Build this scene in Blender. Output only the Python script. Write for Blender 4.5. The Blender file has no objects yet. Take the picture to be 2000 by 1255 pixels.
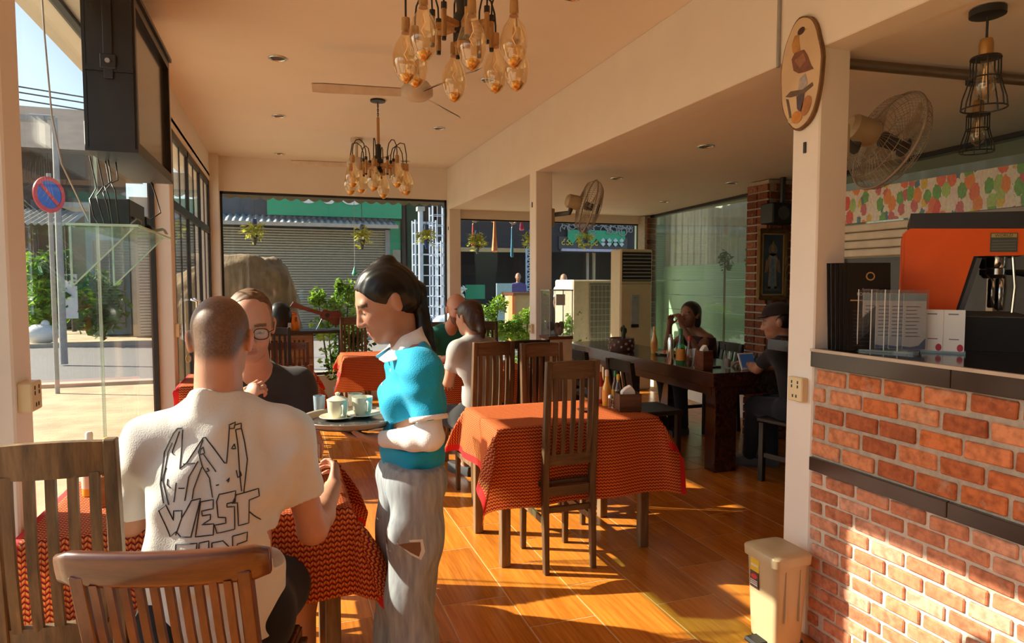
import bpy, bmesh, math, random
import numpy as np
from mathutils import Vector, Matrix
from mathutils.bvhtree import BVHTree
random.seed(7)
SC = bpy.context.scene
COL = SC.collection
# ---------------- camera ----------------
PSI = math.radians(19.02); PITCH = math.atan(77 / 1300.0); CAMZ = 1.47
cd = bpy.data.cameras.new('camera'); cam = bpy.data.objects.new('camera', cd); COL.objects.link(cam)
cd.sensor_width = 36.0; cd.lens = 36.0 * 1300 / 2000; cd.clip_start = .02; cd.clip_end = 300
cam.location = (0, 0, CAMZ); cam.rotation_euler = (math.pi / 2 - PITCH, 0, -PSI)
SC.camera = cam
# ---------------- daylight ----------------
SUNDIR = Vector((1.0, -.475, -.70)).normalized()
sd = bpy.data.lights.new('sun', 'SUN'); sun = bpy.data.objects.new('sun', sd); COL.objects.link(sun)
sd.energy = 14.0; sd.color = (1.0, .88, .70); sd.angle = math.radians(.55)
sun.rotation_euler = SUNDIR.to_track_quat('-Z', 'Y').to_euler(); sun.location = (-8, 6, 8)
W = bpy.data.worlds.new('sky'); SC.world = W; W.use_nodes = True
wn = W.node_tree.nodes; wl = W.node_tree.links
sky = wn.new('ShaderNodeTexSky'); sky.sky_type = 'NISHITA'; sky.sun_disc = False
sky.sun_elevation = math.radians(32); sky.sun_rotation = math.atan2(-1.0, .5); sky.dust_density = 2.0
wl.new(sky.outputs[0], wn['Background'].inputs[0]); wn['Background'].inputs[1].default_value = .26
vs = SC.view_settings; vs.view_transform = 'Standard'; vs.look = 'None'; vs.gamma = 1; vs.use_curve_mapping = False
vs.exposure = 0.0
try:
    cy = SC.cycles; cy.max_bounces = 10; cy.diffuse_bounces = 5; cy.glossy_bounces = 4; cy.transparent_max_bounces = 24
    cy.transmission_bounces = 6; cy.sample_clamp_indirect = 6.0; cy.caustics_reflective = False; cy.caustics_refractive = False
    cy.use_denoising = True
except Exception: pass
# ---------------- mesh helpers ----------------
def V(*a): return np.array(a, float)
def nrm(a): a = np.asarray(a, float); return a / (np.linalg.norm(a) + 1e-12)
def frame(d, up=(0, 0, 1)):
    d = nrm(d); up = np.asarray(up, float)
    if abs(d @ nrm(up)) > .98: up = V(0, 1, 0) if abs(d[1]) < .9 else V(1, 0, 0)
    s = nrm(np.cross(d, up)); return d, s, np.cross(s, d)
def rz(a): c, s = math.cos(a), math.sin(a); return np.array([[c, -s, 0], [s, c, 0], [0, 0, 1.]])
def rx(a): c, s = math.cos(a), math.sin(a); return np.array([[1, 0, 0], [0, c, -s], [0, s, c.real]])
def ry(a): c, s = math.cos(a), math.sin(a); return np.array([[c, 0, s], [0, 1, 0], [-s, 0, c]])
WLOC = {}
class MB:
    def __init__(s): s.v = []; s.f = []; s.uv = None
    def add(s, vs, fs):
        o = len(s.v); s.v.extend([tuple(map(float, p)) for p in vs]); s.f.extend([tuple(i + o for i in f) for f in fs]); return s
    def box(s, lo, hi):
        x0, y0, z0 = lo; x1, y1, z1 = hi
        return s.add([(x0, y0, z0), (x1, y0, z0), (x1, y1, z0), (x0, y1, z0), (x0, y0, z1), (x1, y0, z1), (x1, y1, z1), (x0, y1, z1)],
                     [(0, 3, 2, 1), (4, 5, 6, 7), (0, 1, 5, 4), (1, 2, 6, 5), (2, 3, 7, 6), (3, 0, 4, 7)])
    def cbox(s, c, size): c = np.array(c, float); h = np.array(size, float) / 2; return s.box(c - h, c + h)
    def beam(s, a, b, w, h, up=(0, 0, 1)):
        a = np.array(a, float); b = np.array(b, float); d, sd, u = frame(b - a, up)
        P = []
        for q in (a, b):
            for i, j in ((-1, -1), (1, -1), (1, 1), (-1, 1)): P.append(q + sd * i * w / 2 + u * j * h / 2)
        return s.add(P, [(0, 1, 2, 3), (7, 6, 5, 4), (0, 4, 5, 1), (1, 5, 6, 2), (2, 6, 7, 3), (3, 7, 4, 0)])
    def loft(s, rings, cap=True, closed=True):
        n = len(rings[0]); vs = [p for r in rings for p in r]; fs = []
        for i in range(len(rings) - 1):
            for j in range(n if closed else n - 1):
                k = (j + 1) % n; fs.append((i * n + j, i * n + k, (i + 1) * n + k, (i + 1) * n + j))
        if cap and closed: fs.append(tuple(range(n - 1, -1, -1))); fs.append(tuple((len(rings) - 1) * n + j for j in range(n)))
        return s.add(vs, fs)
    def tube(s, pts, r, n=8, cap=True):
        pts = [np.array(p, float) for p in pts]; m = len(pts)
        rr = [r] * m if np.isscalar(r) else list(r)
        rings = []; u = None
        for i, p in enumerate(pts):
            d = nrm(pts[min(i + 1, m - 1)] - pts[max(i - 1, 0)])
            if u is None: _, sd, u = frame(d)
            else:
                u = u - d * (u @ d); u = nrm(u)
            sd = np.cross(d, u)
            rings.append([p + rr[i] * (math.cos(t) * sd + math.sin(t) * u) for t in [2 * math.pi * k / n for k in range(n)]])
        return s.loft(rings, cap)
    def lathe(s, prof, c=(0, 0, 0), n=20, R=None, cap=True):
        c = np.array(c, float); rings = []
        for r, z in prof:
            ring = [V(r * math.cos(2 * math.pi * k / n), r * math.sin(2 * math.pi * k / n), z) for k in range(n)]
            if R is not None: ring = [R @ p for p in ring]
            rings.append([c + p for p in ring])
        return s.loft(rings, cap)
    def ell(s, c, rad, n=14, m=9, R=None):
        c = np.array(c, float); rings = []
        for i in range(m + 1):
            a = -math.pi / 2 + math.pi * i / m; a = max(-1.54, min(1.54, a))
            ring = [V(rad[0] * math.cos(a) * math.cos(2 * math.pi * k / n), rad[1] * math.cos(a) * math.sin(2 * math.pi * k / n), rad[2] * math.sin(a)) for k in range(n)]
            if R is not None: ring = [R @ p for p in ring]
            rings.append([c + p for p in ring])
        return s.loft(rings)
    def prism(s, poly, o, ax, ay, az, t):
        o, ax, ay, az = [np.array(q, float) for q in (o, ax, ay, az)]
        n = len(poly); P = [o + ax * x + ay * y for x, y in poly]; Q = [p + az * t for p in P]
        fs = [tuple(range(n - 1, -1, -1)), tuple(range(n, 2 * n))] + [(i, (i + 1) % n, n + (i + 1) % n, n + i) for i in range(n)]
        return s.add(P + Q, fs)
    def grid(s, fn, nu, nv):
        vs = [fn(i / nu, j / nv) for j in range(nv + 1) for i in range(nu + 1)]
        fs = [(j * (nu + 1) + i, j * (nu + 1) + i + 1, (j + 1) * (nu + 1) + i + 1, (j + 1) * (nu + 1) + i) for j in range(nv) for i in range(nu)]
        return s.add(vs, fs)
    def quad(s, a, b, c, d): return s.add([a, b, c, d], [(0, 1, 2, 3)])
    def build(s, name, mat, parent=None, smooth=False, bevel=0, world=True, seg=1):
        me = bpy.data.meshes.new(name); vs = s.v
        if parent is not None and world:
            L = WLOC.get(parent.name, (0, 0, 0)); vs = [(p[0] - L[0], p[1] - L[1], p[2] - L[2]) for p in vs]
        me.from_pydata(vs, [], s.f)
        if s.uv is not None:
            ul = me.uv_layers.new(name='UVMap'); idx = np.zeros(len(me.loops), np.int32); me.loops.foreach_get('vertex_index', idx)
            ul.data.foreach_set('uv', np.array(s.uv, np.float32)[idx].ravel())
        if bevel:
            bm = bmesh.new(); bm.from_mesh(me)
            es = [e for e in bm.edges if len(e.link_faces) == 2 and e.calc_face_angle(0) > .5]
            bmesh.ops.bevel(bm, geom=es, offset=bevel, segments=seg, profile=.5, affect='EDGES', clamp_overlap=True)
            bm.to_mesh(me); bm.free()
        me.validate(); me.update()
        if smooth:
            me.polygons.foreach_set('use_smooth', [True] * len(me.polygons))
            if smooth == 'auto':
                try: me.set_sharp_from_angle(angle=math.radians(38))
                except Exception: pass
        o = bpy.data.objects.new(name, me); COL.objects.link(o)
        for m in (mat if isinstance(mat, (list, tuple)) else [mat]): me.materials.append(m)
        if parent is not None:
            o.parent = parent
            L = WLOC.get(parent.name, (0, 0, 0)); WLOC[o.name] = L
        return o
def origin_of(o, world_loc):
    """move a top-level mesh's origin without moving its geometry"""
    o.data.transform(Matrix.Translation(-Vector(world_loc))); o.location = world_loc; WLOC[o.name] = tuple(world_loc); return o
def tag(o, label=None, cat=None, group=None, kind=None):
    if label: o['label'] = label
    if cat: o['category'] = cat
    if group: o['group'] = group
    if kind: o['kind'] = kind
    return o
def thing(name, label, cat, loc=(0, 0, 0), rotz=0, group=None):
    o = bpy.data.objects.new(name, None); COL.objects.link(o); o.empty_display_size = .05
    o.location = loc; o.rotation_euler = (0, 0, rotz); WLOC[o.name] = tuple(loc); return tag(o, label, cat, group)
def struct(name, mb, mat, **k):
    o = mb.build(name, mat, **k); o['kind'] = 'structure'; return o
def sroot(name, loc=(0, 0, 0)):
    o = bpy.data.objects.new(name, None); COL.objects.link(o); o.location = loc; WLOC[o.name] = tuple(loc); o['kind'] = 'structure'; return o
def copy_tree(o, parent=None, depth=0):
    c = o.copy(); COL.objects.link(c)
    for k in ('label', 'group', 'category'):
        pass
    if parent is not None: c.parent = parent
    for ch in list(o.children): copy_tree(ch, c, depth + 1)
    return c
def place(proto, used, loc, rot, label, group=None):
    o = proto if not used else copy_tree(proto)
    o.location = loc; o.rotation_euler = (0, 0, rot); o['label'] = label
    if group: o['group'] = group
    return o
# pixel helper: where a line of sight of the photograph meets a given depth (used for far background placing)
_F = V(math.sin(PSI) * math.cos(PITCH), math.cos(PSI) * math.cos(PITCH), -math.sin(PITCH)); _R = V(math.cos(PSI), -math.sin(PSI), 0); _U = np.cross(_R, _F)
def at(px, py, X=None, Y=None, Z=None, zc=None):
    d = _F + _R * ((px - 1000) / 1300) - _U * ((py - 627.5) / 1300)
    t = X / d[0] if X is not None else Y / d[1] if Y is not None else (Z - CAMZ) / d[2] if Z is not None else zc
    return V(0, 0, CAMZ) + d * t
# ---------------- materials ----------------
def newmat(name):
    m = bpy.data.materials.new(name); m.use_nodes = True; nt = m.node_tree; return m, nt, nt.nodes, nt.links, nt.nodes['Principled BSDF']
def c4(c): return (c[0], c[1], c[2], 1)
def mat(name, col, rough=.6, metal=0., var=.12, scale=14., bump=0., spec=.5, stretch=(1, 1, 1), rand=0., trans=0., coat=0., sheen=0., bscale=None):
    m, nt, n, l, b = newmat(name)
    b.inputs['Roughness'].default_value = rough; b.inputs['Metallic'].default_value = metal; b.inputs['Specular IOR Level'].default_value = spec
    if coat: b.inputs['Coat Weight'].default_value = coat; b.inputs['Coat Roughness'].default_value = .08
    if sheen: b.inputs['Sheen Weight'].default_value = sheen
    tc = n.new('ShaderNodeTexCoord'); mp = n.new('ShaderNodeMapping'); mp.inputs['Scale'].default_value = stretch
    l.new(tc.outputs['Object'], mp.inputs[0])
    nz = n.new('ShaderNodeTexNoise'); nz.inputs['Scale'].default_value = scale; nz.inputs['Detail'].default_value = 4; l.new(mp.outputs[0], nz.inputs['Vector'])
    mx = n.new('ShaderNodeMix'); mx.data_type = 'RGBA'; l.new(nz.outputs['Fac'], mx.inputs['Factor'])
    mx.inputs['A'].default_value = c4([max(0, x * (1 - 2 * var)) for x in col]); mx.inputs['B'].default_value = c4([min(1, x * (1 + 2 * var)) for x in col])
    out = mx.outputs['Result']
    if rand:
        oi = n.new('ShaderNodeObjectInfo'); hs = n.new('ShaderNodeHueSaturation'); mr = n.new('ShaderNodeMapRange')
        mr.inputs['To Min'].default_value = 1 - rand; mr.inputs['To Max'].default_value = 1 + rand
        l.new(oi.outputs['Random'], mr.inputs[0]); l.new(mr.outputs[0], hs.inputs['Value']); l.new(out, hs.inputs['Color']); out = hs.outputs[0]
    l.new(out, b.inputs['Base Color'])
    if bump:
        bp = n.new('ShaderNodeBump'); bp.inputs['Strength'].default_value = bump; bp.inputs['Distance'].default_value = .01
        if bscale:
            nz2 = n.new('ShaderNodeTexNoise'); nz2.inputs['Scale'].default_value = bscale; nz2.inputs['Detail'].default_value = 3; l.new(mp.outputs[0], nz2.inputs['Vector']); l.new(nz2.outputs['Fac'], bp.inputs['Height'])
        else: l.new(nz.outputs['Fac'], bp.inputs['Height'])
        l.new(bp.outputs[0], b.inputs['Normal'])
    if trans:
        b.inputs['Transmission Weight'].default_value = trans
    return m
def glass(name, tint=(.93, .97, .95), refl=1.0, rough=.0, ior=1.45, base=0.0, haze=0.0, hazecol=(.8, .85, .85)):
    """thin pane: clear transmission plus Fresnel reflection (sun and sky pass through it); a little surface dust as diffuse"""
    m, nt, n, l, b = newmat(name); n.remove(b)
    t = n.new('ShaderNodeBsdfTransparent'); t.inputs[0].default_value = c4(tint)
    g = n.new('ShaderNodeBsdfGlossy'); g.inputs['Roughness'].default_value = rough; g.inputs[0].default_value = (1, 1, 1, 1)
    lw = n.new('ShaderNodeLayerWeight'); lw.inputs['Blend'].default_value = .5; pw = n.new('ShaderNodeMath'); pw.operation = 'POWER'; pw.inputs[1].default_value = 5.0; l.new(lw.outputs['Facing'], pw.inputs[0])
    fr = n.new('ShaderNodeMath'); fr.operation = 'MULTIPLY_ADD'; fr.inputs[1].default_value = .62; fr.inputs[2].default_value = .025; l.new(pw.outputs[0], fr.inputs[0])
    mu = n.new('ShaderNodeMath'); mu.operation = 'MULTIPLY_ADD'; mu.inputs[1].default_value = refl; mu.inputs[2].default_value = base; l.new(fr.outputs[0], mu.inputs[0])
    mx = n.new('ShaderNodeMixShader'); l.new(mu.outputs[0], mx.inputs[0]); l.new(t.outputs[0], mx.inputs[1]); l.new(g.outputs[0], mx.inputs[2])
    out = mx.outputs[0]
    if haze:
        d = n.new('ShaderNodeBsdfDiffuse'); d.inputs[0].default_value = c4(hazecol); m2 = n.new('ShaderNodeMixShader')
        nz = n.new('ShaderNodeTexNoise'); nz.inputs['Scale'].default_value = 3; nz.inputs['Detail'].default_value = 5
        mm = n.new('ShaderNodeMath'); mm.operation = 'MULTIPLY'; mm.inputs[1].default_value = haze * 2; l.new(nz.outputs['Fac'], mm.inputs[0]); l.new(mm.outputs[0], m2.inputs[0])
        l.new(out, m2.inputs[1]); l.new(d.outputs[0], m2.inputs[2]); out = m2.outputs[0]
    l.new(out, n['Material Output'].inputs[0]); return m
def wood(name, c1, c2, rough=.5, axis='z', scale=9., bump=.15, coat=0., rand=.12, c3=None):
    m, nt, n, l, b = newmat(name)
    b.inputs['Roughness'].default_value = rough
    if coat: b.inputs['Coat Weight'].default_value = coat; b.inputs['Coat Roughness'].default_value = .12
    tc = n.new('ShaderNodeTexCoord'); mp = n.new('ShaderNodeMapping'); st = {'x': (.12, 1, 1), 'y': (1, .12, 1), 'z': (1, 1, .12)}[axis]
    mp.inputs['Scale'].default_value = st; l.new(tc.outputs['Object'], mp.inputs[0])
    oi = n.new('ShaderNodeObjectInfo'); cb = n.new('ShaderNodeVectorMath'); cb.operation = 'ADD'; l.new(mp.outputs[0], cb.inputs[0])
    sc_ = n.new('ShaderNodeVectorMath'); sc_.operation = 'SCALE'; sc_.inputs['Scale'].default_value = 7.3; l.new(oi.outputs['Random'], sc_.inputs[0]); l.new(sc_.outputs[0], cb.inputs[1])
    nz = n.new('ShaderNodeTexNoise'); nz.inputs['Scale'].default_value = scale * 6; nz.inputs['Detail'].default_value = 6; nz.inputs['Roughness'].default_value = .65; l.new(cb.outputs[0], nz.inputs['Vector'])
    cr = n.new('ShaderNodeValToRGB'); cr.color_ramp.elements[0].position = .32; cr.color_ramp.elements[0].color = c4(c1); cr.color_ramp.elements[1].position = .68; cr.color_ramp.elements[1].color = c4(c2)
    if c3: e = cr.color_ramp.elements.new(.9); e.color = c4(c3)
    l.new(nz.outputs['Fac'], cr.inputs[0])
    hs = n.new('ShaderNodeHueSaturation'); mr = n.new('ShaderNodeMapRange'); mr.inputs['To Min'].default_value = 1 - rand; mr.inputs['To Max'].default_value = 1 + rand
    l.new(oi.outputs['Random'], mr.inputs[0]); l.new(mr.outputs[0], hs.inputs['Value']); l.new(cr.outputs[0], hs.inputs['Color']); l.new(hs.outputs[0], b.inputs['Base Color'])
    bp = n.new('ShaderNodeBump'); bp.inputs['Strength'].default_value = bump; bp.inputs['Distance'].default_value = .004; l.new(nz.outputs['Fac'], bp.inputs['Height']); l.new(bp.outputs[0], b.inputs['Normal'])
    return m
def emit(name, col, s):
    m, nt, n, l, b = newmat(name); b.inputs['Base Color'].default_value = c4(col); b.inputs['Emission Color'].default_value = c4(col); b.inputs['Emission Strength'].default_value = s; return m
def vcol_mat(name, rough=.55, sss=0., bump=.1, bscale=180, spec=.4, sheen=0):
    m, nt, n, l, b = newmat(name); a = n.new('ShaderNodeAttribute'); a.attribute_name = 'Col'; l.new(a.outputs['Color'], b.inputs['Base Color'])
    b.inputs['Roughness'].default_value = rough; b.inputs['Specular IOR Level'].default_value = spec
    if sss: b.inputs['Subsurface Weight'].default_value = sss; b.inputs['Subsurface Radius'].default_value = (.012, .005, .003); b.inputs['Subsurface Scale'].default_value = 1.0
    if sheen: b.inputs['Sheen Weight'].default_value = sheen
    if bump:
        tc = n.new('ShaderNodeTexCoord'); nz = n.new('ShaderNodeTexNoise'); nz.inputs['Scale'].default_value = bscale; l.new(tc.outputs['Object'], nz.inputs['Vector'])
        bp = n.new('ShaderNodeBump'); bp.inputs['Strength'].default_value = bump; bp.inputs['Distance'].default_value = .003; l.new(nz.outputs['Fac'], bp.inputs['Height']); l.new(bp.outputs[0], b.inputs['Normal'])
    return m
M = {}
M['wall'] = mat('wall_paint', (.78, .73, .68), .75, var=.03, scale=4, bump=.04)
M['ceil'] = mat('ceiling_paint', (.80, .73, .67), .6, var=.02, scale=3)
M['grout'] = mat('floor_grout', (.60, .40, .20), .7, var=.1)
M['black'] = mat('black_metal', (.012, .012, .013), .45, var=.2, spec=.5)
M['blackplastic'] = mat('black_plastic', (.012, .012, .013), .4, var=.15, spec=.3)
M['darkgrey'] = mat('dark_grey', (.06, .06, .065), .5)
M['grey'] = mat('grey_paint', (.32, .33, .34), .5)
M['white'] = mat('white_plastic', (.78, .77, .74), .35, var=.03)
M['cream'] = mat('cream_plastic', (.70, .58, .36), .4, var=.04)
M['chrome'] = mat('chrome', (.75, .75, .76), .12, 1.0, var=.02)
M['paper'] = mat('paper', (.80, .78, .76), .7, var=.02)
M['glass'] = glass('window_glass', (.94, .97, .96), .75, haze=.010)
M['glassr'] = glass('side_glass', (.86, .95, .90), 1.3, haze=.03, base=.02)
M['shelfglass'] = glass('green_shelf_glass', (.62, .86, .78), 1.2, base=.03, haze=.08, hazecol=(.6, .9, .8))
M['clearglass'] = glass('clear_glass', (.93, .95, .95), 1.6, base=.03, haze=.03)
M['acrylic'] = glass('acrylic', (.92, .93, .95), 1.3, base=.03, haze=.05)
M['amber'] = glass('amber_glass', (.97, .87, .68), 2.0, base=.07, haze=.012, hazecol=(.9, .6, .3))
M['chairwood'] = wood('weathered_chair_wood', (.045, .023, .010), (.15, .082, .037), .5, 'z', 6, c3=(.32, .21, .11))
M['chairwoodx'] = wood('weathered_chair_rail', (.045, .023, .010), (.15, .082, .037), .5, 'x', 6, c3=(.32, .21, .11))
M['tablewood'] = wood('table_leg_wood', (.10, .055, .026), (.25, .15, .075), .55, 'z', 7)
M['redwood'] = wood('red_brown_wood', (.060, .016, .007), (.16, .048, .018), .32, 'x', 6, coat=.35)
M['redwoodz'] = wood('red_brown_wood_upright', (.060, .016, .007), (.16, .048, .018), .32, 'z', 6, coat=.3)
M['barwood'] = wood('dark_bar_wood', (.022, .007, .004), (.075, .024, .012), .18, 'y', 5, coat=.6)
M['blackwood'] = wood('black_chair_wood', (.006, .004, .003), (.022, .012, .008), .4, 'z', 6)
M['brass'] = mat('brass', (.45, .27, .10), .3, .8, var=.1)
M['lampwood'] = wood('lamp_wood', (.30, .15, .05), (.55, .31, .12), .45, 'z', 8)
# ================= THE ROOM =================
XL, XR, YR = -.76, 2.04, 8.5
ZC, ZB = 2.93, 2.40
def wallx(y): return 4.36 + (y - 2.88) * .107         # slightly skewed right wall
def tile_mat():
    m, nt, n, l, b = newmat('wood_look_floor_tile')
    oi = n.new('ShaderNodeObjectInfo'); g = n.new('ShaderNodeNewGeometry'); mp = n.new('ShaderNodeMapping'); mp.inputs['Scale'].default_value = (1, .05, 1)
    l.new(g.outputs['Position'], mp.inputs[0]); sc_ = n.new('ShaderNodeVectorMath'); sc_.operation = 'SCALE'; sc_.inputs['Scale'].default_value = 11.
    l.new(oi.outputs['Random'], sc_.inputs[0]); ad = n.new('ShaderNodeVectorMath'); l.new(mp.outputs[0], ad.inputs[0]); l.new(sc_.outputs[0], ad.inputs[1])
    nz = n.new('ShaderNodeTexNoise'); nz.inputs['Scale'].default_value = 75; nz.inputs['Detail'].default_value = 6; nz.inputs['Roughness'].default_value = .6; l.new(ad.outputs[0], nz.inputs['Vector'])
    n2 = n.new('ShaderNodeTexNoise'); n2.inputs['Scale'].default_value = 9; n2.inputs['Detail'].default_value = 3; l.new(ad.outputs[0], n2.inputs['Vector'])
    mxf = n.new('ShaderNodeMath'); mxf.operation = 'MULTIPLY_ADD'; mxf.inputs[1].default_value = .6; l.new(nz.outputs['Fac'], mxf.inputs[0])
    m3 = n.new('ShaderNodeMath'); m3.operation = 'MULTIPLY'; m3.inputs[1].default_value = .4; l.new(n2.outputs['Fac'], m3.inputs[0]); l.new(m3.outputs[0], mxf.inputs[2])
    cr = n.new('ShaderNodeValToRGB'); e = cr.color_ramp.elements; e[0].position = .30; e[0].color = (.33, .088, .009, 1); e[1].position = .68; e[1].color = (.68, .245, .032, 1)
    l.new(mxf.outputs[0], cr.inputs[0]); hs = n.new('ShaderNodeHueSaturation'); mr = n.new('ShaderNodeMapRange'); mr.inputs['To Min'].default_value = .88; mr.inputs['To Max'].default_value = 1.12
    l.new(oi.outputs['Random'], mr.inputs[0]); l.new(mr.outputs[0], hs.inputs['Value']); l.new(cr.outputs[0], hs.inputs['Color']); l.new(hs.outputs[0], b.inputs['Base Color'])
    b.inputs['Roughness'].default_value = .24; b.inputs['Specular IOR Level'].default_value = .38; return m
M['tile'] = tile_mat()
fl = struct('floor', MB().box((-1.0, -1.6, -.16), (5.3, 8.65, -.0014)), M['grout'])
TW, TL = .31, .61
tilemesh = None
for i in range(-6, 14):
    x0 = .66 + i * TW
    for j in range(-2, 16):
        y0 = -.2 + (j - .5 * (i % 2)) * TL + .04
        xc, yc = x0 + TW / 2, y0 + TL / 2
        if yc < -1.5 or yc > 8.4 or xc < -.82 or xc > min(4.6, 1.1 + .85 * (yc + .2)): continue
        if xc > 2.25 and yc < 2.2: continue
        if tilemesh is None:
            o = MB().cbox((0, 0, -.005), (TW - .005, TL - .005, .010)).build('tile', M['tile'], fl, bevel=.0012); tilemesh = o
        else:
            o = tilemesh.copy(); COL.objects.link(o); o.parent = fl
        o.location = (xc, yc, random.uniform(-.0004, .0004))
# ceilings and beams
struct('ceiling', MB().box((-.92, -1.6, ZC), (XR + .15, YR + .15, ZC + .12)), M['ceil'])
struct('ceiling_lower', MB().box((XR + .15, -1.6, ZB + .01), (5.15, YR + .15, ZC + .12)), M['ceil'])
struct('sun_shield_rear', MB().box((2.3, YR + .16, 3.2), (5.15, YR + 2.4, 3.3)), M['grey'])  # unseen slab, added to keep the sun off the fence beyond the right glass
struct('beam', MB().box((XR, -1.6, ZB), (XR + .15, YR + .1, ZC)), M['wall'], bevel=.004)
struct('wall_rear', MB().box((-.92, YR, 2.53), (XR, YR + .15, ZC)).box((XR, YR, 2.30), (5.2, YR + .15, ZB + .02)).box((-.92, YR, -.05), (5.2, YR + .15, .32)), M['wall'])
struct('wall_left', MB().box((-.92, -1.6, 2.67), (XL, YR + .1, ZC)).box((-.92, 5.6, 2.62), (XL, YR, 2.7)).box((-.92, 8.36, -.05), (XL + .09, 8.6, ZC)), M['wall'])
struct('wall_back', MB().box((-1.0, -1.7, -.1), (5.3, -1.6, 3.0)), wood('dark_back_wall', (.05, .03, .018), (.12, .07, .04), .6, 'z', 3))
# right wall is glass on a low kerb
pr_ = []
def rseg(y0, y1, z0, z1, mb, t=.06):
    a, b_ = wallx(y0), wallx(y1)
    mb.add([(a, y0, z0), (b_, y1, z0), (b_, y1, z1), (a, y0, z1), (a + t, y0, z0), (b_ + t, y1, z0), (b_ + t, y1, z1), (a + t, y0, z1)],
           [(0, 1, 2, 3), (7, 6, 5, 4), (0, 4, 5, 1), (1, 5, 6, 2), (2, 6, 7, 3), (3, 7, 4, 0)]); return mb
struct('wall_right', rseg(-1.6, 8.6, -.05, .25, MB()), M['wall'])
struct('trim_1', rseg(-1.6, 8.5, 2.375, 2.415, MB(), .08), M['black'])
w5 = sroot('window_5')
for k, (a, b_) in enumerate(((5.32, 8.45), (2.2, 5.0), (-1.55, 2.2))):
    rseg(a, b_, .25, 2.38, MB(), .008).build('pane', M['glassr'], w5)
# pillars
def pillar(name, x, y, z1, w=.15, d=.15):
    return struct(name, MB().box((x, y, -.02), (x + w, y + d, z1)), M['wall'], bevel=.006)
pillar('pillar', XR, 2.15, ZB + .01)
pillar('pillar', XR, 5.30, ZB + .01)
pillar('pillar', XR, 8.38, ZB + .01)
pillar('pillar', -.91, 2.34, 2.68)
pillar('pillar', -.91, 5.45, 2.68)
pillar('pillar', -.91, -.8, 2.68)
# brick columns on the right wall
M['mortar'] = mat('mortar', (.42, .36, .29), .9, var=.18, scale=30, bump=.5, bscale=120)
def brick_mat(name, a, b_, c_):
    m, nt, n, l, b = newmat(name); oi = n.new('ShaderNodeObjectInfo'); cr = n.new('ShaderNodeValToRGB'); e = cr.color_ramp.elements
    e[0].color = c4(a); e[0].position = 0; e[1].color = c4(b_); e[1].position = .55; e2 = e.new(1.0); e2.color = c4(c_); l.new(oi.outputs['Random'], cr.inputs[0])
    tc = n.new('ShaderNodeNewGeometry'); nz = n.new('ShaderNodeTexNoise'); nz.inputs['Scale'].default_value = 38; nz.inputs['Detail'].default_value = 6; l.new(tc.outputs['Position'], nz.inputs['Vector'])
    mx = n.new('ShaderNodeMix'); mx.data_type = 'RGBA'; mx.blend_type = 'MULTIPLY'; mx.inputs['Factor'].default_value = 1
    c2 = n.new('ShaderNodeValToRGB'); c2.color_ramp.elements[0].position = .3; c2.color_ramp.elements[0].color = (.62, .60, .58, 1); c2.color_ramp.elements[1].position = .62; c2.color_ramp.elements[1].color = (1.1, 1.1, 1.1, 1)
    l.new(nz.outputs['Fac'], c2.inputs[0]); l.new(cr.outputs[0], mx.inputs['A']); l.new(c2.outputs[0], mx.inputs['B'])
    # patches of pale cement smeared over the faces
    n3 = n.new('ShaderNodeTexNoise'); n3.inputs['Scale'].default_value = 11; n3.inputs['Detail'].default_value = 7; n3.inputs['Roughness'].default_value = .7; l.new(tc.outputs['Position'], n3.inputs['Vector'])
    c3 = n.new('ShaderNodeValToRGB'); c3.color_ramp.elements[0].position = .57; c3.color_ramp.elements[0].color = (0, 0, 0, 1); c3.color_ramp.elements[1].position = .72; c3.color_ramp.elements[1].color = (.7, .7, .7, 1); l.new(n3.outputs['Fac'], c3.inputs[0])
    m4 = n.new('ShaderNodeMix'); m4.data_type = 'RGBA'; l.new(c3.outputs[0], m4.inputs['Factor']); l.new(mx.outputs['Result'], m4.inputs['A']); m4.inputs['B'].default_value = (.48, .33, .24, 1)
    l.new(m4.outputs['Result'], b.inputs['Base Color']); b.inputs['Roughness'].default_value = .85; b.inputs['Specular IOR Level'].default_value = .2
    bp = n.new('ShaderNodeBump'); bp.inputs['Strength'].default_value = .5; bp.inputs['Distance'].default_value = .006; l.new(nz.outputs['Fac'], bp.inputs['Height']); l.new(bp.outputs[0], b.inputs['Normal'])
    return m
M['brick'] = brick_mat('clay_brick', (.36, .105, .045), (.56, .17, .06), (.62, .27, .14))
M['bricksun'] = brick_mat('sunlit_tone_brick', (.46, .17, .09), (.60, .25, .14), (.66, .37, .26))  # lower rows: same clay, sunlight on the bricks painted into a paler colour
M['mortarsun'] = mat('sunlit_tone_mortar', (.60, .53, .44), .9, var=.15, scale=30, bump=.5, bscale=120)  # lower mortar, lightened in its colour to look sunlit
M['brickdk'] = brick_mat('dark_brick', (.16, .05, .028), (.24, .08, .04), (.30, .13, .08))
def brick_proto(w, h, t, seed):
    rnd = random.Random(seed); mb = MB().cbox((0, 0, 0), (t, w, h))
    mb.v = [(p[0] + rnd.uniform(-.0015, .0015), p[1] + rnd.uniform(-.003, .003), p[2] + rnd.uniform(-.0025, .0025)) for p in mb.v]; return mb
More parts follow.
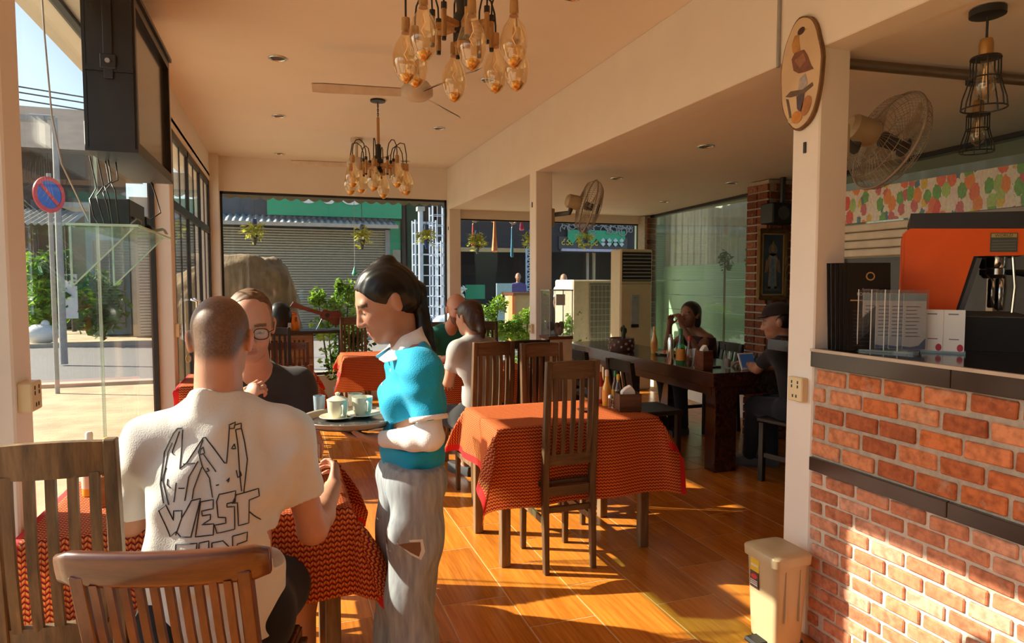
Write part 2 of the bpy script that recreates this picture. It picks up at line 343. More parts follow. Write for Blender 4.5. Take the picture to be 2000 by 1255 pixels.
# ---- brick service counter ----
cnt = sroot('wall_counter', (XR + .10, 1.3, 0))
MB().box((XR + .006, .75, -.02), (XR + .20, 2.15, 1.128)).build('mortar_core', M['mortar'], cnt)
MB().box((XR + .0055, .75, -.02), (XR + .02, 2.15, .705)).build('mortar_core', M['mortarsun'], cnt)
MB().box((XR + .55, .75, -.02), (XR + .62, 2.15, 1.128)).build('rear_panel', M['darkgrey'], cnt)
prot = {}
def bricks(parent, y0, y1, z0, rows, pitch, bl, bh, mt, xf, key):
    for r in range(rows):
        y = y1 - random.uniform(0, .02) - (bl * .5 if r % 2 else 0)
        first = True
        z = z0 + (r + .5) * pitch
        if r % 2:
            L = bl * .5 - .012; spots = [(y1 - L / 2 - .003, 'h')]
        else: spots = []
        while y - bl * .3 > y0:
            spots.append((y - bl / 2, 'f')); y -= bl + .014
        for yc, kind in spots:
            k = (key, kind, random.randrange(4))
            if k not in prot:
                w = bl if kind == 'f' else bl * .5 - .012
                o = brick_proto(w, bh, .03, hash(k) % 999).build('brick', mt, parent, world=False, bevel=.004); prot[k] = o
            else:
                o = prot[k].copy(); COL.objects.link(o); o.parent = parent
            L = WLOC[parent.name]
            o.location = (xf + .013 + random.uniform(-.003, .002) - L[0], yc - L[1] + random.uniform(-.002, .002), z - L[2] + random.uniform(-.002, .002)); o.rotation_euler = (random.uniform(-.012, .012), 0, random.uniform(-.01, .01))
bricks(cnt, .78, 2.15, .757, 5, .074, .145, .056, M['brick'], XR, 'up')
bricks(cnt, .78, 2.15, .0, 12, .0583, .135, .046, M['bricksun'], XR, 'lo')
M['bandtile'] = mat('brown_black_tile', (.045, .030, .024), .16, var=.25, scale=3)
for a, b_ in ((1.55, 2.148), (.95, 1.547), (.75, .947)):
    MB().box((XR - .012, a, .702), (XR + .01, b_, .757)).build('band_tile', M['bandtile'], cnt, bevel=.002)
    MB().box((XR - .018, a, 1.128), (XR + .01, b_, 1.192)).build('edge_tile', M['bandtile'], cnt, bevel=.002)
M['granite'] = mat('black_granite', (.014, .012, .012), .1, var=.3, scale=60)
MB().box((XR - .005, .75, 1.15), (XR + .64, 2.148, 1.200)).box((XR + .15, 2.148, 1.15), (XR + .64, 2.6, 1.2)).build('worktop', M['granite'], cnt)
MB().box((XR - .021, .75, 1.190), (XR - .004, 2.148, 1.2015)).build('edge_strip', mat('pale_edge_strip', (.45, .36, .28), .4), cnt)
# brick pier on the right wall, carrying the picture
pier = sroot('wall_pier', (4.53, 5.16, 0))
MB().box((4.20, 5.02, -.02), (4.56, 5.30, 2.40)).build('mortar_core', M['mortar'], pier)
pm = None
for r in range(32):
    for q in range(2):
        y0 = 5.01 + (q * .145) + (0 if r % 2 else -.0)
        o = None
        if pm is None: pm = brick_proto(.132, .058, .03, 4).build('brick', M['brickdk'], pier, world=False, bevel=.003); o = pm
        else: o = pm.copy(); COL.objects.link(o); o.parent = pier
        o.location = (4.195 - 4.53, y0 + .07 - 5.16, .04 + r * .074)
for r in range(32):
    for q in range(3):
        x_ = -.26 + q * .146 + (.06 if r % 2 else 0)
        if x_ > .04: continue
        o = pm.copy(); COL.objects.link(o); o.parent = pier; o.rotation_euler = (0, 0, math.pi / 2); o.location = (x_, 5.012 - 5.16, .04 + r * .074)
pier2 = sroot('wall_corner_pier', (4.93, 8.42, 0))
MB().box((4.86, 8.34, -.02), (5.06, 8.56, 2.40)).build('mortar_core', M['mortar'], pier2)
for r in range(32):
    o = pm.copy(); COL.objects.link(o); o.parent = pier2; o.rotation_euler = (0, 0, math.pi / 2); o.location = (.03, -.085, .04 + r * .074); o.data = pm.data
# ---- left glass bays ----
def bay(name, y0, y1, joints, z0=.03, z1=2.67, x=-.885):
    r = sroot(name, (x, (y0 + y1) / 2, 0)); ys = [y0] + joints + [y1]
    for a, b_ in zip(ys[:-1], ys[1:]): MB().box((x - .005, a + .002, z0), (x + .005, b_ - .002, z1)).build('pane', M['glass'], r)
    fr = MB().box((x - .02, y0, z0 - .03), (x + .02, y1, z0)).box((x - .02, y0, z1 - .02), (x + .02, y1, z1 + .01))
    fr.build('frame_rail', M['black'], r); MB().box((x - .02, y1 - .03, z0), (x + .02, y1, z1)).build('frame_post', M['black'], r)
    MB().box((x - .02, y0, z0), (x + .02, y0 + .02, z1)).build('frame_post', M['black'], r)
    return r
w1 = bay('window_1', 2.49, 5.45, [3.92])
M['seal'] = glass('silicone_joint', (.8, .9, .85), 1, haze=.35, hazecol=(.9, .95, .9))
MB().box((-.892, 3.914, .03), (-.878, 3.926, 2.67)).build('glass_fin', M['seal'], w1)
bay('window_6', -.65, 2.34, [.9])
# black metal door front, left rear
d1 = sroot('door_1', (XL - .03, 7.0, 0))
X0, X1 = XL - .032, XL - .004
for y in (5.60, 6.50, 7.40, 8.30): MB().box((X0, y, 0), (X1, y + .06, 2.62)).build('frame_post', M['black'], d1)
MB().box((X0, 5.6, 2.56), (X1, 8.36, 2.62)).build('frame_rail', M['black'], d1)
MB().box((X0 - .002, 5.6, 2.02), (X1 + .002, 8.36, 2.09)).build('transom', M['black'], d1)
MB().box((X0, 5.6, 0), (X1, 8.36, .08)).build('frame_rail', M['black'], d1)
for y in (5.66, 6.56, 7.46):
    MB().box((XL - .021, y, .08), (XL - .015, y + .84, 2.02)).build('pane', M['glass'], d1)
    MB().box((XL - .021, y, 2.09), (XL - .015, y + .84, 2.56)).build('pane', M['glass'], d1)
    MB().box((XL - .022, y + .40, .08), (XL - .012, y + .425, 2.56)).build('glazing_bar', M['black'], d1)
MB().tube([(XL + .0, 6.62, .95), (XL + .05, 6.62, .97), (XL + .05, 6.62, 1.3), (XL + .0, 6.62, 1.32)], .012).build('handle', M['chrome'], d1, smooth=True)
MB().tube([(XL + .0, 6.42, .95), (XL + .05, 6.42, .97), (XL + .05, 6.42, 1.3), (XL + .0, 6.42, 1.32)], .012).build('handle', M['chrome'], d1, smooth=True)
# ---- rear windows ----
def rwin(name, x0, x1, z0, z1, joints):
    r = sroot(name, ((x0 + x1) / 2, YR + .05, 0)); xs = [x0] + joints + [x1]
    for a, b_ in zip(xs[:-1], xs[1:]): MB().box((a + .002, YR + .045, z0), (b_ - .002, YR + .055, z1)).build('pane', M['glass'], r)
    MB().box((x0, YR + .03, z1 - .03), (x1, YR + .07, z1)).build('frame_rail', M['black'], r)
    MB().box((x0, YR + .03, z0), (x1, YR + .07, z0 + .03)).build('frame_rail', M['black'], r)
    for x in (x0, x1 - .025): MB().box((x, YR + .03, z0), (x + .025, YR + .07, z1)).build('frame_post', M['black'], r)
    return r
rwin('window_2', XL + .09, XR, .32, 2.53, [.7])
rwin('window_3', XR + .15, 4.88, .32, 2.31, [3.3])
# eave outside along the left wall
struct('awning_left', MB().box((-1.13, -2.0, 2.75), (-.92, 8.7, 2.85)), M['wall'])
# ================= CHAIRS =================
def make_chair(name, label, group, h=1.08, w=.29, dep=.33, wz=None, wx=None, nslat=5, rail=.09):
    """tall slat-back dining chair; the sitter looks along +Y; origin on the floor under the seat"""
    wz = wz or M['chairwood']; wx = wx or M['chairwoodx']
    r = thing(name, label, 'chair', (0, 0, 0), 0, group)
    yb, yf, hw = -dep / 2, dep / 2, w / 2
    def backy(z): return yb - max(0, z - .45) * .07
    for s in (-1, 1):
        x = s * (hw - .015)
        mb = MB(); rings = []
        for z, ww in ((0, .026), (.45, .034), (.8, .032), (h, .028)):
            y = backy(z) - (.02 * (1 - z / .45) if z < .45 else 0)
            rings.append([(x - ww / 2, y - .018, z), (x + ww / 2, y - .018, z), (x + ww / 2, y + .018, z), (x - ww / 2, y + .018, z)])
        mb.loft(rings); mb.build('leg', wz, r, bevel=.003)
        MB().loft([[(x * .97 - q, yf - q, z), (x * .97 + q, yf - q, z), (x * .97 + q, yf + q, z), (x * .97 - q, yf + q, z)] for z, q in ((0, .014), (.43, .017))]).build('leg', wz, r, bevel=.003)
        MB().beam((x, yb, .26), (x, yf, .26), .016, .036).build('stretcher', M['tablewood'], r, bevel=.002)
    MB().beam((-hw + .02, yf - .005, .32), (hw - .02, yf - .005, .32), .018, .03).build('stretcher', wx, r, bevel=.002)
    MB().beam((-hw + .02, yb, .32), (hw - .02, yb, .32), .018, .03).build('stretcher', wx, r, bevel=.002)
    # seat with a shallow dish
    sm = MB()
    def seat(u, v):
        x = (u - .5) * (w + .02); y = yb + .02 + v * (dep + .015); return (x, y, .462 - .010 * (1 - (2 * u - 1) ** 2) * math.sin(math.pi * v))
    sm.grid(seat, 8, 6); n = len(sm.v); sm.v += [(p[0], p[1], .438) for p in sm.v]; sm.f += [tuple(q + n for q in reversed(f)) for f in sm.f[:48]]
    ring = [i for i in range(9)] + [8 + 9 * j for j in range(1, 7)] + [62 - i for i in range(1, 9)] + [54 - 9 * j for j in range(1, 6)]
    for a, b_ in zip(ring, ring[1:] + ring[:1]): sm.f.append((b_, a, a + n, b_ + n))
    sm.build('seat', wx, r, smooth='auto')
    MB().beam((-hw + .02, yf, .415), (hw - .02, yf, .415), .016, .05).build('apron', wx, r)
    MB().beam((-hw + .02, yb, .415), (hw - .02, yb, .415), .016, .05).build('apron', wx, r)
    # back: two rails and slats
    def brail(z0, z1, name, crown=0):
        mb = MB()
        def f(u, v):
            z = z0 + (z1 - z0) * v + crown * v * (1 - (2 * u - 1) ** 2); return ((u - .5) * (w - .05), backy(z) - .012 - .012 * (1 - (2 * u - 1) ** 2), z)
        mb.grid(f, 8, 1); k = len(mb.v); fs = list(mb.f); mb.v += [(p[0], p[1] + .024, p[2]) for p in mb.v]; mb.f += [tuple(q + k for q in reversed(q_)) for q_ in fs]
        for i in range(8): mb.f += [(i + 1, i, i + k, i + 1 + k), (9 + i, 10 + i, 10 + i + k, 9 + i + k)]
        return mb.build(name, wx, r, smooth='auto')
    brail(h - rail, h - .005, 'top_rail', .006); brail(.55, .61, 'back_rail')
    for i in range(nslat):
        x = (i + .5) / nslat * (w - .055) - (w - .055) / 2; c = 1 - (2 * x / w) ** 2
        sw = (w - .05) / nslat * .46
        pts = [(z, backy(z) - .006 - .010 * c - .010 * math.sin(math.pi * (z - .6) / (h - rail - .6)) * 1) for z in (.6, .68, .76, .84, .92, h - rail + .01)]
        MB().loft([[(x - sw / 2, y - .007, z), (x + sw / 2, y - .007, z), (x + sw / 2, y + .007, z), (x - sw / 2, y + .007, z)] for z, y in pts]).build('slat', wz, r, smooth='auto')
    return r
chair = make_chair('dining_chair', '', 'tall slat-back wooden dining chairs')
chair_spots = [
    ((1.36, 3.225, 0), 0, 'tall brown slat-back chair in front of the middle table beside the bar'),
    ((-.533, 2.10, 0), math.radians(-3), 'worn tall wooden chair in the lower left corner by the window'),
    ((1.29, 4.36, 0), math.radians(4), 'brown wooden chair the girl in the pale grey tee sits on'),
    ((1.575, 3.78, 0), math.pi, 'brown wooden chair on the far side of the middle table, half hidden'),
    ((1.90, 6.14, 0), math.pi + .05, 'brown wooden chair on the far side of the couple\'s table, unoccupied'),
    ((1.40, 6.16, 0), math.pi, 'brown wooden chair behind the bald bearded man'),
    ((.745, 7.42, 0), math.pi, 'brown slat-back chair behind the far red table, against the bush'),
]
for i, (loc, rot, lab) in enumerate(chair_spots): place(chair, i, loc, rot, lab, 'tall slat-back wooden dining chairs')
M['oldwood'] = wood('worn_olive_wood', (.055, .030, .012), (.21, .125, .055), .55, 'z', 6, c3=(.42, .28, .14))
for q in list(bpy.data.objects['dining_chair.001'].children):
    q.material_slots[0].link = 'OBJECT'; q.material_slots[0].material = M['oldwood']
black = make_chair('dining_chair', '', 'black painted chairs', h=1.06, w=.33, wz=M['blackwood'], wx=M['blackwood'], nslat=6, rail=.06)
for i, (loc, rot, lab) in enumerate([
    ((1.64, 4.62, 0), 0, 'black slat-back chair beside the girl at the couple\'s table'),
    ((-.10, 6.15, 0), math.pi, 'dark chair on the far side of the red table behind the man in charcoal'),
]): place(black, i, loc, rot, lab, 'dark slat-back chairs at the red tables')
def make_bar_chair():
    r = thing('bar_chair', '', 'chair', (0, 0, 0)); w = M['blackwood']; W_ = .40; h = .86
    for s in (-1, 1):
        x = s * .18
        MB().loft([[(x - .02, y - .02, z), (x + .02, y - .02, z), (x + .02, y + .02, z), (x - .02, y + .02, z)] for z, y in ((0, -.21), (.45, -.18), (h, -.24))]).build('leg', w, r, bevel=.003)
        MB().box((x - .02, .16, 0), (x + .02, .20, .44)).build('leg', w, r, bevel=.003)
        MB().beam((x, -.19, .2), (x, .18, .2), .02, .035).build('stretcher', w, r)
    MB().box((-.20, -.19, .44), (.20, .22, .475)).build('seat', w, r, bevel=.008)
    MB().beam((-.16, -.235, h - .04), (.16, -.235, h - .04), .022, .09).build('top_rail', w, r, bevel=.004)
    MB().beam((-.16, -.19, .56), (.16, -.19, .56), .022, .05).build('back_rail', w, r, bevel=.003)
    for i in range(4):
        x = -.12 + .08 * i
        MB().beam((x, -.193, .57), (x, -.235, h - .06), .04, .014, up=(0, 1, 0)).build('slat', w, r)
    return r
bc = make_bar_chair()
for i, (loc, rot, lab) in enumerate([
    ((2.72, 4.62, 0), -math.pi / 2, 'black low-back chair nearest the corner on the left side of the bar'),
    ((2.72, 5.45, 0), -math.pi / 2 + .05, 'black low-back chair farther back on the left side of the bar'),
    ((3.55, 3.86, 0), .25, 'black chair under the man in the dark cap at the bar'),
    ((4.02, 5.60, 0), math.pi / 2, 'black chair under the woman at the bar by the green wall'),
]): place(bc, i, loc, rot, lab, 'black bar chairs')
# low chairs with a broad top rail (farther back)
lowc = make_chair('low_back_chair', '', 'low reddish chairs', h=.90, w=.42, dep=.36, wz=M['redwoodz'], wx=M['redwood'], nslat=9, rail=.07)
for i, (loc, rot, lab) in enumerate([
    ((.02, 6.42, 0), math.pi, 'low reddish chair with many slats in front of the wooden cabinet'),
    ((-.02, 4.98, 0), 0, 'low reddish chair behind the man in charcoal, back to the camera'),
    ((-.12, 3.20, 0), math.pi, 'low reddish chair the man in charcoal sits on'),
]): place(lowc, i, loc, rot, lab, 'low reddish chairs')
# ---- folding chair in the foreground ----
FA = math.atan2(1.536 - 1.682, -.012 + .438)
fc = thing('folding_chair', 'reddish-brown folding wooden chair with rounded top rail in the foreground', 'chair', (-.215, 1.80, 0), FA * .75)
def fcy(z): return -.09 - (z - .42) * .26          # the back leans towards the camera
HW = .205
tr = MB(); rings = []
for i in range(15):
    u = i / 14; x = (u - .5) * .455; bow = .028 * (1 - (2 * u - 1) ** 2)
    e = .75 if i in (0, 14) else 1
    ring = []
    for k in range(12):
        a = 2 * math.pi * k / 12; dy = .019 * e * (1 if math.cos(a) > 0 else -1) * abs(math.cos(a)) ** .55; dz = .043 * e * (1 if math.sin(a) > 0 else -1) * abs(math.sin(a)) ** .55
        z = .842 + dz; ring.append((x, fcy(.842) - bow + .02 + dy - dz * .22, z))
    rings.append(ring)
tr.loft(rings).build('top_rail', M['redwood'], fc, smooth=True, world=False)
for s in (-1, 1):
    x = s * (HW - .028)
    MB().loft([[(x - .016 - s * .0, y - .013, z), (x + .016, y - .013, z), (x + .016, y + .013, z), (x - .016, y + .013, z)] for z, y in ((.0, .30), (.42, -.0 + .02), (.62, fcy(.62)), (.83, fcy(.83)))]).build('leg', M['redwoodz'], fc, world=False, bevel=.003)
    x2 = s * (HW + .0)
    MB().loft([[(x2 - .012, y - .016, z), (x2 + .012, y - .016, z), (x2 + .012, y + .016, z), (x2 - .012, y + .016, z)] for z, y in ((.0, -.22), (.44, .22))]).build('leg', M['redwoodz'], fc, world=False, bevel=.003)
MB().beam((-HW + .03, fcy(.50), .50), (HW - .03, fcy(.50), .50), .022, .045).build('back_rail', M['redwood'], fc, world=False, bevel=.003)
for i in range(10):
    x = -.142 + i * .0316
    MB().loft([[(x - .0085, y - .006, z), (x + .0085, y - .006, z), (x + .0085, y + .006, z), (x - .0085, y + .006, z)] for z, y in ((.50, fcy(.5)), (.58, fcy(.58) - .006), (.68, fcy(.68) - .012), (.81, fcy(.81) - .012))]).build('slat', M['redwoodz'], fc, world=False, smooth='auto')
for i in range(7):
    MB().box((-.18, -.06 + i * .052, .430), (.18, -.06 + i * .052 + .044, .446)).build('seat_slat', M['redwood'], fc, world=False, bevel=.003)
for s in (-1, 1): MB().box((s * .17 - .012, -.08, .40), (s * .17 + .012, .31, .430)).build('seat_rail', M['redwoodz'], fc, world=False)
# ================= TABLES =================
def cloth_material():
    m, nt, n, l, b = newmat('woven_red_tablecloth'); tc = n.new('ShaderNodeTexCoord'); sp = n.new('ShaderNodeSeparateXYZ'); l.new(tc.outputs['UV'], sp.inputs[0])
    def math_(op, a, b_=None, c=None):
        q = n.new('ShaderNodeMath'); q.operation = op
        for i, v in enumerate((a, b_, c)):
            if v is None: continue
            if isinstance(v, (int, float)): q.inputs[i].default_value = v
            else: l.new(v, q.inputs[i])
        return q.outputs[0]
    u, v = sp.outputs[0], sp.outputs[1]
    S = 1 / .019
    us = math_('MULTIPLY', u, S); vs_ = math_('MULTIPLY', v, S * 1.15)
    zig = math_('PINGPONG', us, .5)                                   # zig-zag lines of woven diamonds
    row = math_('FRACT', math_('ADD', vs_, zig))
    line = math_('GREATER_THAN', row, .52)
    dash = math_('GREATER_THAN', math_('FRACT', math_('ADD', math_('MULTIPLY', us, 2), math_('FLOOR', vs_))), .30)
    gold = math_('MULTIPLY', line, dash)
    dk = math_('LESS_THAN', row, .31)
    mx = n.new('ShaderNodeMix'); mx.data_type = 'RGBA'; l.new(gold, mx.inputs['Factor']); mx.inputs['A'].default_value = (.54, .052, .017, 1); mx.inputs['B'].default_value = (.74, .265, .06, 1)
    m2 = n.new('ShaderNodeMix'); m2.data_type = 'RGBA'; l.new(dk, m2.inputs['Factor']); l.new(mx.outputs['Result'], m2.inputs['A']); m2.inputs['B'].default_value = (.135, .014, .012, 1)
    # plain red hem: uv z channel is stored as distance to the edge in attribute 'hem'
    at_ = n.new('ShaderNodeAttribute'); at_.attribute_name = 'hem'
    hem = math_('LESS_THAN', at_.outputs['Fac'], .038)
    m3 = n.new('ShaderNodeMix'); m3.data_type = 'RGBA'; l.new(hem, m3.inputs['Factor']); l.new(m2.outputs['Result'], m3.inputs['A']); m3.inputs['B'].default_value = (.62, .022, .022, 1)
    l.new(m3.outputs['Result'], b.inputs['Base Color']); b.inputs['Roughness'].default_value = .75; b.inputs['Specular IOR Level'].default_value = .25; b.inputs['Sheen Weight'].default_value = .0
    bp = n.new('ShaderNodeBump'); bp.inputs['Strength'].default_value = .25; bp.inputs['Distance'].default_value = .002; l.new(row, bp.inputs['Height']); l.new(bp.outputs[0], b.inputs['Normal'])
    # cloth lets a little sun through
    tl = n.new('ShaderNodeBsdfTranslucent'); l.new(m3.outputs['Result'], tl.inputs[0]); ms = n.new('ShaderNodeMixShader'); ms.inputs[0].default_value = .22
    l.new(b.outputs[0], ms.inputs[1]); l.new(tl.outputs[0], ms.inputs[2]); l.new(ms.outputs[0], n['Material Output'].inputs[0]); return m
M['cloth'] = cloth_material()
def tablecloth(x0, x1, y0, y1, ztop, over, label, seed=0, group='red woven tablecloths', skew=0.0, N=.02):
    """over = overhang (left, right, front, back); the flat cloth is draped over the table edges, corners hang in folded points"""
    rnd = random.Random(seed); oL, oR, oF, oB = over; ph = [rnd.uniform(0, 6.28) for _ in range(8)]
    us = []; u = x0 - oL
    def axis(a, b_, lo, hi):
        n1 = max(1, int(round(lo / N))); n2 = int(round((b_ - a) / (N * 2))); n3 = max(1, int(round(hi / N)))
        return [a - lo + lo * i / n1 for i in range(n1)] + [a + (b_ - a) * i / n2 for i in range(n2)] + [b_ + hi * i / n3 for i in range(n3 + 1)]
    A = axis(x0, x1, oL, oR); B = axis(y0, y1, oF, oB); vs, uvs, hem = [], [], []
    cx, cy = (x0 + x1) / 2, (y0 + y1) / 2
    for v in B:
        for u in A:
            du = max(x0 - u, u - x1, 0); dv = max(y0 - v, v - y1, 0); sx = -1 if u < cx else 1; sy = -1 if v < cy else 1
            px = min(max(u, x0), x1); py = min(max(v, y0), y1); z = ztop + .004
            if du == 0 and dv == 0:
                z += .0012 * math.sin(9 * u + ph[0]) * math.sin(11 * v + ph[1]); p = (u, v, z)
            elif du > 0 and dv > 0:
                r = math.hypot(du, dv); a = math.atan2(dv, du); s2 = math.sin(2 * a)
                bulge = r * .36 * s2; ox = sx * (bulge * .75 + .012 * (1 - math.exp(-du * 20)) + r * .10 * math.cos(a)); oy = sy * (bulge * .55 + .012 * (1 - math.exp(-dv * 20)) + r * .10 * math.sin(a))
                fold = .03 * s2 * math.sin(a * 6 + ph[2]) * min(1, r / .15)
                p = (px + ox + fold, py + oy - fold * sx * sy, z - math.sqrt(max(r * r - bulge * bulge, 0)) * .985)
            elif du > 0:
                w = min(1, min(v - y0, y1 - v) / .12); wave = .016 * w * math.sin(15 * v + ph[3]) * min(1, du / .2)
                p = (px + sx * (.012 * (1 - math.exp(-du * 20)) + du * .10 + wave), v, z - du * .99)
            else:
                w = min(1, min(u - x0, x1 - u) / .12); wave = .016 * w * math.sin(14 * u + ph[4]) * min(1, dv / .2)
                p = (u, py + sy * (.012 * (1 - math.exp(-dv * 20)) + dv * .10 + wave), z - dv * .99)
            vs.append(p); uvs.append((u, v)); hem.append(min(u - A[0], A[-1] - u))
    na, nb = len(A), len(B); mb = MB(); mb.v = vs; mb.f = [(j * na + i, j * na + i + 1, (j + 1) * na + i + 1, (j + 1) * na + i) for j in range(nb - 1) for i in range(na - 1)]; mb.uv = uvs
    o = mb.build('tablecloth', M['cloth'], smooth=True)
    at_ = o.data.attributes.new('hem', 'FLOAT', 'POINT'); at_.data.foreach_set('value', hem)
    origin_of(o, (cx, cy, ztop)); return tag(o, label, 'tablecloth', group)
def table(x0, x1, y0, y1, label, inset=.035, z=.73, leg=.05):
    r = thing('dining_table', label, 'table', ((x0 + x1) / 2, (y0 + y1) / 2, 0), 0, 'wooden dining tables under red cloths')
    MB().box((x0, y0, z - .03), (x1, y1, z)).build('tabletop', M['chairwoodx'], r)
    a = .03
    MB().box((x0 + .03, y0 + .03, z - .10), (x1 - .03, y1 - .03, z - .03)).build('apron', M['chairwoodx'], r)
    for x in (x0 + inset, x1 - inset - leg):
        for y in (y0 + inset, y1 - inset - leg): MB().box((x, y, 0), (x + leg, y + leg, z - .03)).build('leg', M['tablewood'], r, bevel=.003)
    return r
TB = [  # x0,x1,y0,y1, overhang L R F B, table label, cloth label
    (1.005, 1.935, 3.145, 3.76, (.26, .16, .40, .22), 'bare-legged wooden table in the middle of the room holding the sauce bottles', 'red woven cloth on the middle table, one corner hanging low'),
    (-.74, .20, 2.20, 2.81, (.02, .30, .28, .2), 'wooden table between the two men by the left window', 'red woven cloth on the table between the two seated men'),
    (-.72, .235, 5.16, 5.84, (.02, .16, .36, .2), 'wooden table behind the man in charcoal', 'red woven cloth on the table just behind the man in charcoal'),
    (.56, 1.22, 6.66, 7.16, (.16, .2, .34, .2), 'small wooden table far back in front of the bush', 'red woven cloth on the far table in front of the bush'),
    (1.185, 2.0, 5.24, 5.82, (.18, .2, .4, .2), 'wooden table where the bald man and the girl sit', 'red woven cloth on the table of the bald man and the girl'),
]
for i, (x0, x1, y0, y1, ov, tl, cl) in enumerate(TB):
    table(x0, x1, y0, y1, tl); tablecloth(x0, x1, y0, y1, .73, ov, cl, seed=i + 3)
# ================= THE BAR =================
bar = thing('bar_counter', 'long dark varnished wooden bar table on the right before the green wall', 'bar', (3.5, 5.4, 0))
MB().box((3.05, 4.20, .675), (3.68, 7.0, .785)).build('worktop', M['barwood'], bar, bevel=.004)
MB().box((3.68, 4.20, .675), (4.40, 4.75, .785)).build('worktop', M['barwood'], bar, bevel=.004)
for x, y in ((3.12, 4.27), (3.12, 5.6), (3.12, 6.85), (3.54, 6.85), (3.54, 5.6), (4.25, 4.3)):
    MB().box((x, y, 0), (x + (.2 if y < 4.28 else .11), y + .13, .675)).build('leg', M['barwood'], bar, bevel=.004)
MB().box((3.10, 4.3, .60), (3.14, 6.9, .675)).build('apron', M['barwood'], bar)
MB().box((3.10, 4.25, .60), (4.35, 4.29, .675)).build('apron', M['barwood'], bar)
# ================= CEILING FIXTURES =================
ANG8 = [math.radians(22 + 45 * k) for k in range(8)]
M['filament'] = emit('warm_filament', (1.0, .62, .25), .2)
M['bulbmetal'] = mat('bulb_gold', (.75, .42, .10), .25, .6)
def make_chandelier():
    r = thing('chandelier', '', 'chandelier', (0, 0, 0)); w = M['lampwood']; bk = M['black']        # origin at the hub
    MB().lathe([(.0, .54), (.055, .54), (.06, .525), (.06, .505), (.02, .50)], n=20).build('canopy', bk, r, smooth='auto')
    ch = MB()
    for i in range(7):
        z = .49 - i * .017; pts = [((.006 * math.cos(t)) * (1 if i % 2 else 0), (.006 * math.cos(t)) * (0 if i % 2 else 1), z + .013 * math.sin(t)) for t in np.linspace(0, 2 * math.pi, 9)]
        ch.tube(pts, .0025, 5)
    ch.build('chain', bk, r)
    MB().tube([(0, 0, .38), (0, 0, .17)], .012, 10).build('rod', w, r, smooth='auto')
    MB().lathe([(.012, .17), (.02, .165), (.022, .06), (.034, .045), (.036, .02), (.024, .0), (.024, -.02), (.036, -.035), (.034, -.06), (.012, -.07), (.006, -.085)], n=16).build('hub', bk, r, smooth='auto')
    MB().lathe([(.0, -.060), (.03, -.062), (.033, -.075), (.012, -.080), (.0, -.08)], n=16).build('hub_cap', w, r, smooth='auto')
    for k, a in enumerate(ANG8):
        c, s = math.cos(a), math.sin(a); low = (k % 2) * .035; R0, R1 = .12, .245 - (k % 2) * .02
        MB().beam((c * .03, s * .03, .0), (c * R0, s * R0, -.005), .022, .022).build('spoke', w, r, bevel=.003)
        MB().tube([(c * R0, s * R0, .04), (c * R0, s * R0, -.075)], .0105, 8).build('peg', w, r, smooth='auto')
        pts = [(R0, .045), (R0 + .002, .10), (R0 + .02, .155), (R0 + .055, .18), (R0 + .09, .172), (R1 - .008, .13), (R1, .08), (R1, .045 - low)]
        wire = MB().tube([(c * q, s * q, z) for q, z in pts], .0042, 6); MB().tube([(c * R0, s * R0, .03), (c * R0, s * R0, .055)], .012, 8).build('connector', bk, r, smooth='auto'); MB().tube([(c * R0, s * R0, -.07), (c * R0, s * R0, -.088)], .009, 8).build('peg_tip', bk, r, smooth='auto')
        wire.build('arm', bk, r, smooth='auto')
        o = (c * R1, s * R1, 0); z0 = .045 - low
        MB().lathe([(.006, z0 + .008), (.016, z0 + .004), (.018, z0 - .055), (.0, z0 - .055)], o, 12).build('socket', w, r, smooth='auto')
        zb = z0 - .055
        b_ = MB().lathe([(.017, zb + .012), (.022, zb - .012), (.043, zb - .045), (.054, zb - .085), (.053, zb - .12), (.041, zb - .16), (.022, zb - .186), (.004, zb - .196)], o, 20).build('bulb', M['amber'], r, smooth=True)
        MB().lathe([(.003, zb - .192), (.016, zb - .184), (.031, zb - .164), (.028, zb - .160), (.012, zb - .176), (.003, zb - .180)], o, 16).build('bulb_tip', M['bulbmetal'], b_, smooth=True)
        MB().tube([(o[0], o[1], zb - .02), (o[0] + .008, o[1], zb - .05), (o[0] - .006, o[1] + .006, zb - .08), (o[0] + .006, o[1], zb - .105)], .0018, 5).build('filament', M['filament'], b_)
    return r
ch = make_chandelier()
place(ch, 0, (.705, 2.66, 2.495), .3, 'large amber bulb chandelier nearest the camera, cut by the top edge', 'amber bulb chandeliers')
place(ch, 1, (.755, 5.50, 2.41), .1, 'smaller-looking amber bulb chandelier hanging farther back before the rear window', 'amber bulb chandeliers')
def make_downlight():
    r = thing('ceiling_downlight', '', 'ceiling light', (0, 0, 0))
    MB().lathe([(.058, .0), (.060, -.005), (.046, -.008), (.044, .0)], n=24, cap=False).build('trim_ring', M['chrome'], r, smooth=True)
    MB().lathe([(.0, -.002), (.044, -.002)], n=20, cap=False).build('lens', M['darkgrey'], r); return r
dl = make_downlight()
nth = ['nearest', 'second', 'third', 'fourth']
i = 0
for x, w_ in ((0.0, 'left'), (1.435, 'right')):
    for y, q in ((3.2, 'nearest'), (4.70, 'second'), (6.30, 'third'), (8.12, 'rearmost')):
        if (x == 0 and y < 4): continue
        place(dl, i, (x, y, ZC), 0, '%s recessed downlight in the %s row of the high ceiling' % (q, w_), 'recessed downlights'); i += 1
for (x, y), q in (((2.79, 3.98), 'nearest recessed downlight in the low ceiling right of the beam'), ((2.88, 5.45), 'recessed downlight in the low ceiling behind the back wall fan'), ((4.05, 5.35), 'recessed downlight in the low ceiling near the picture pier'), ((4.25, 6.85), 'recessed downlight in the low ceiling by the corrugated sheets')):
    place(dl, 1, (x, y, ZB + .01), 0, q, 'recessed downlights')
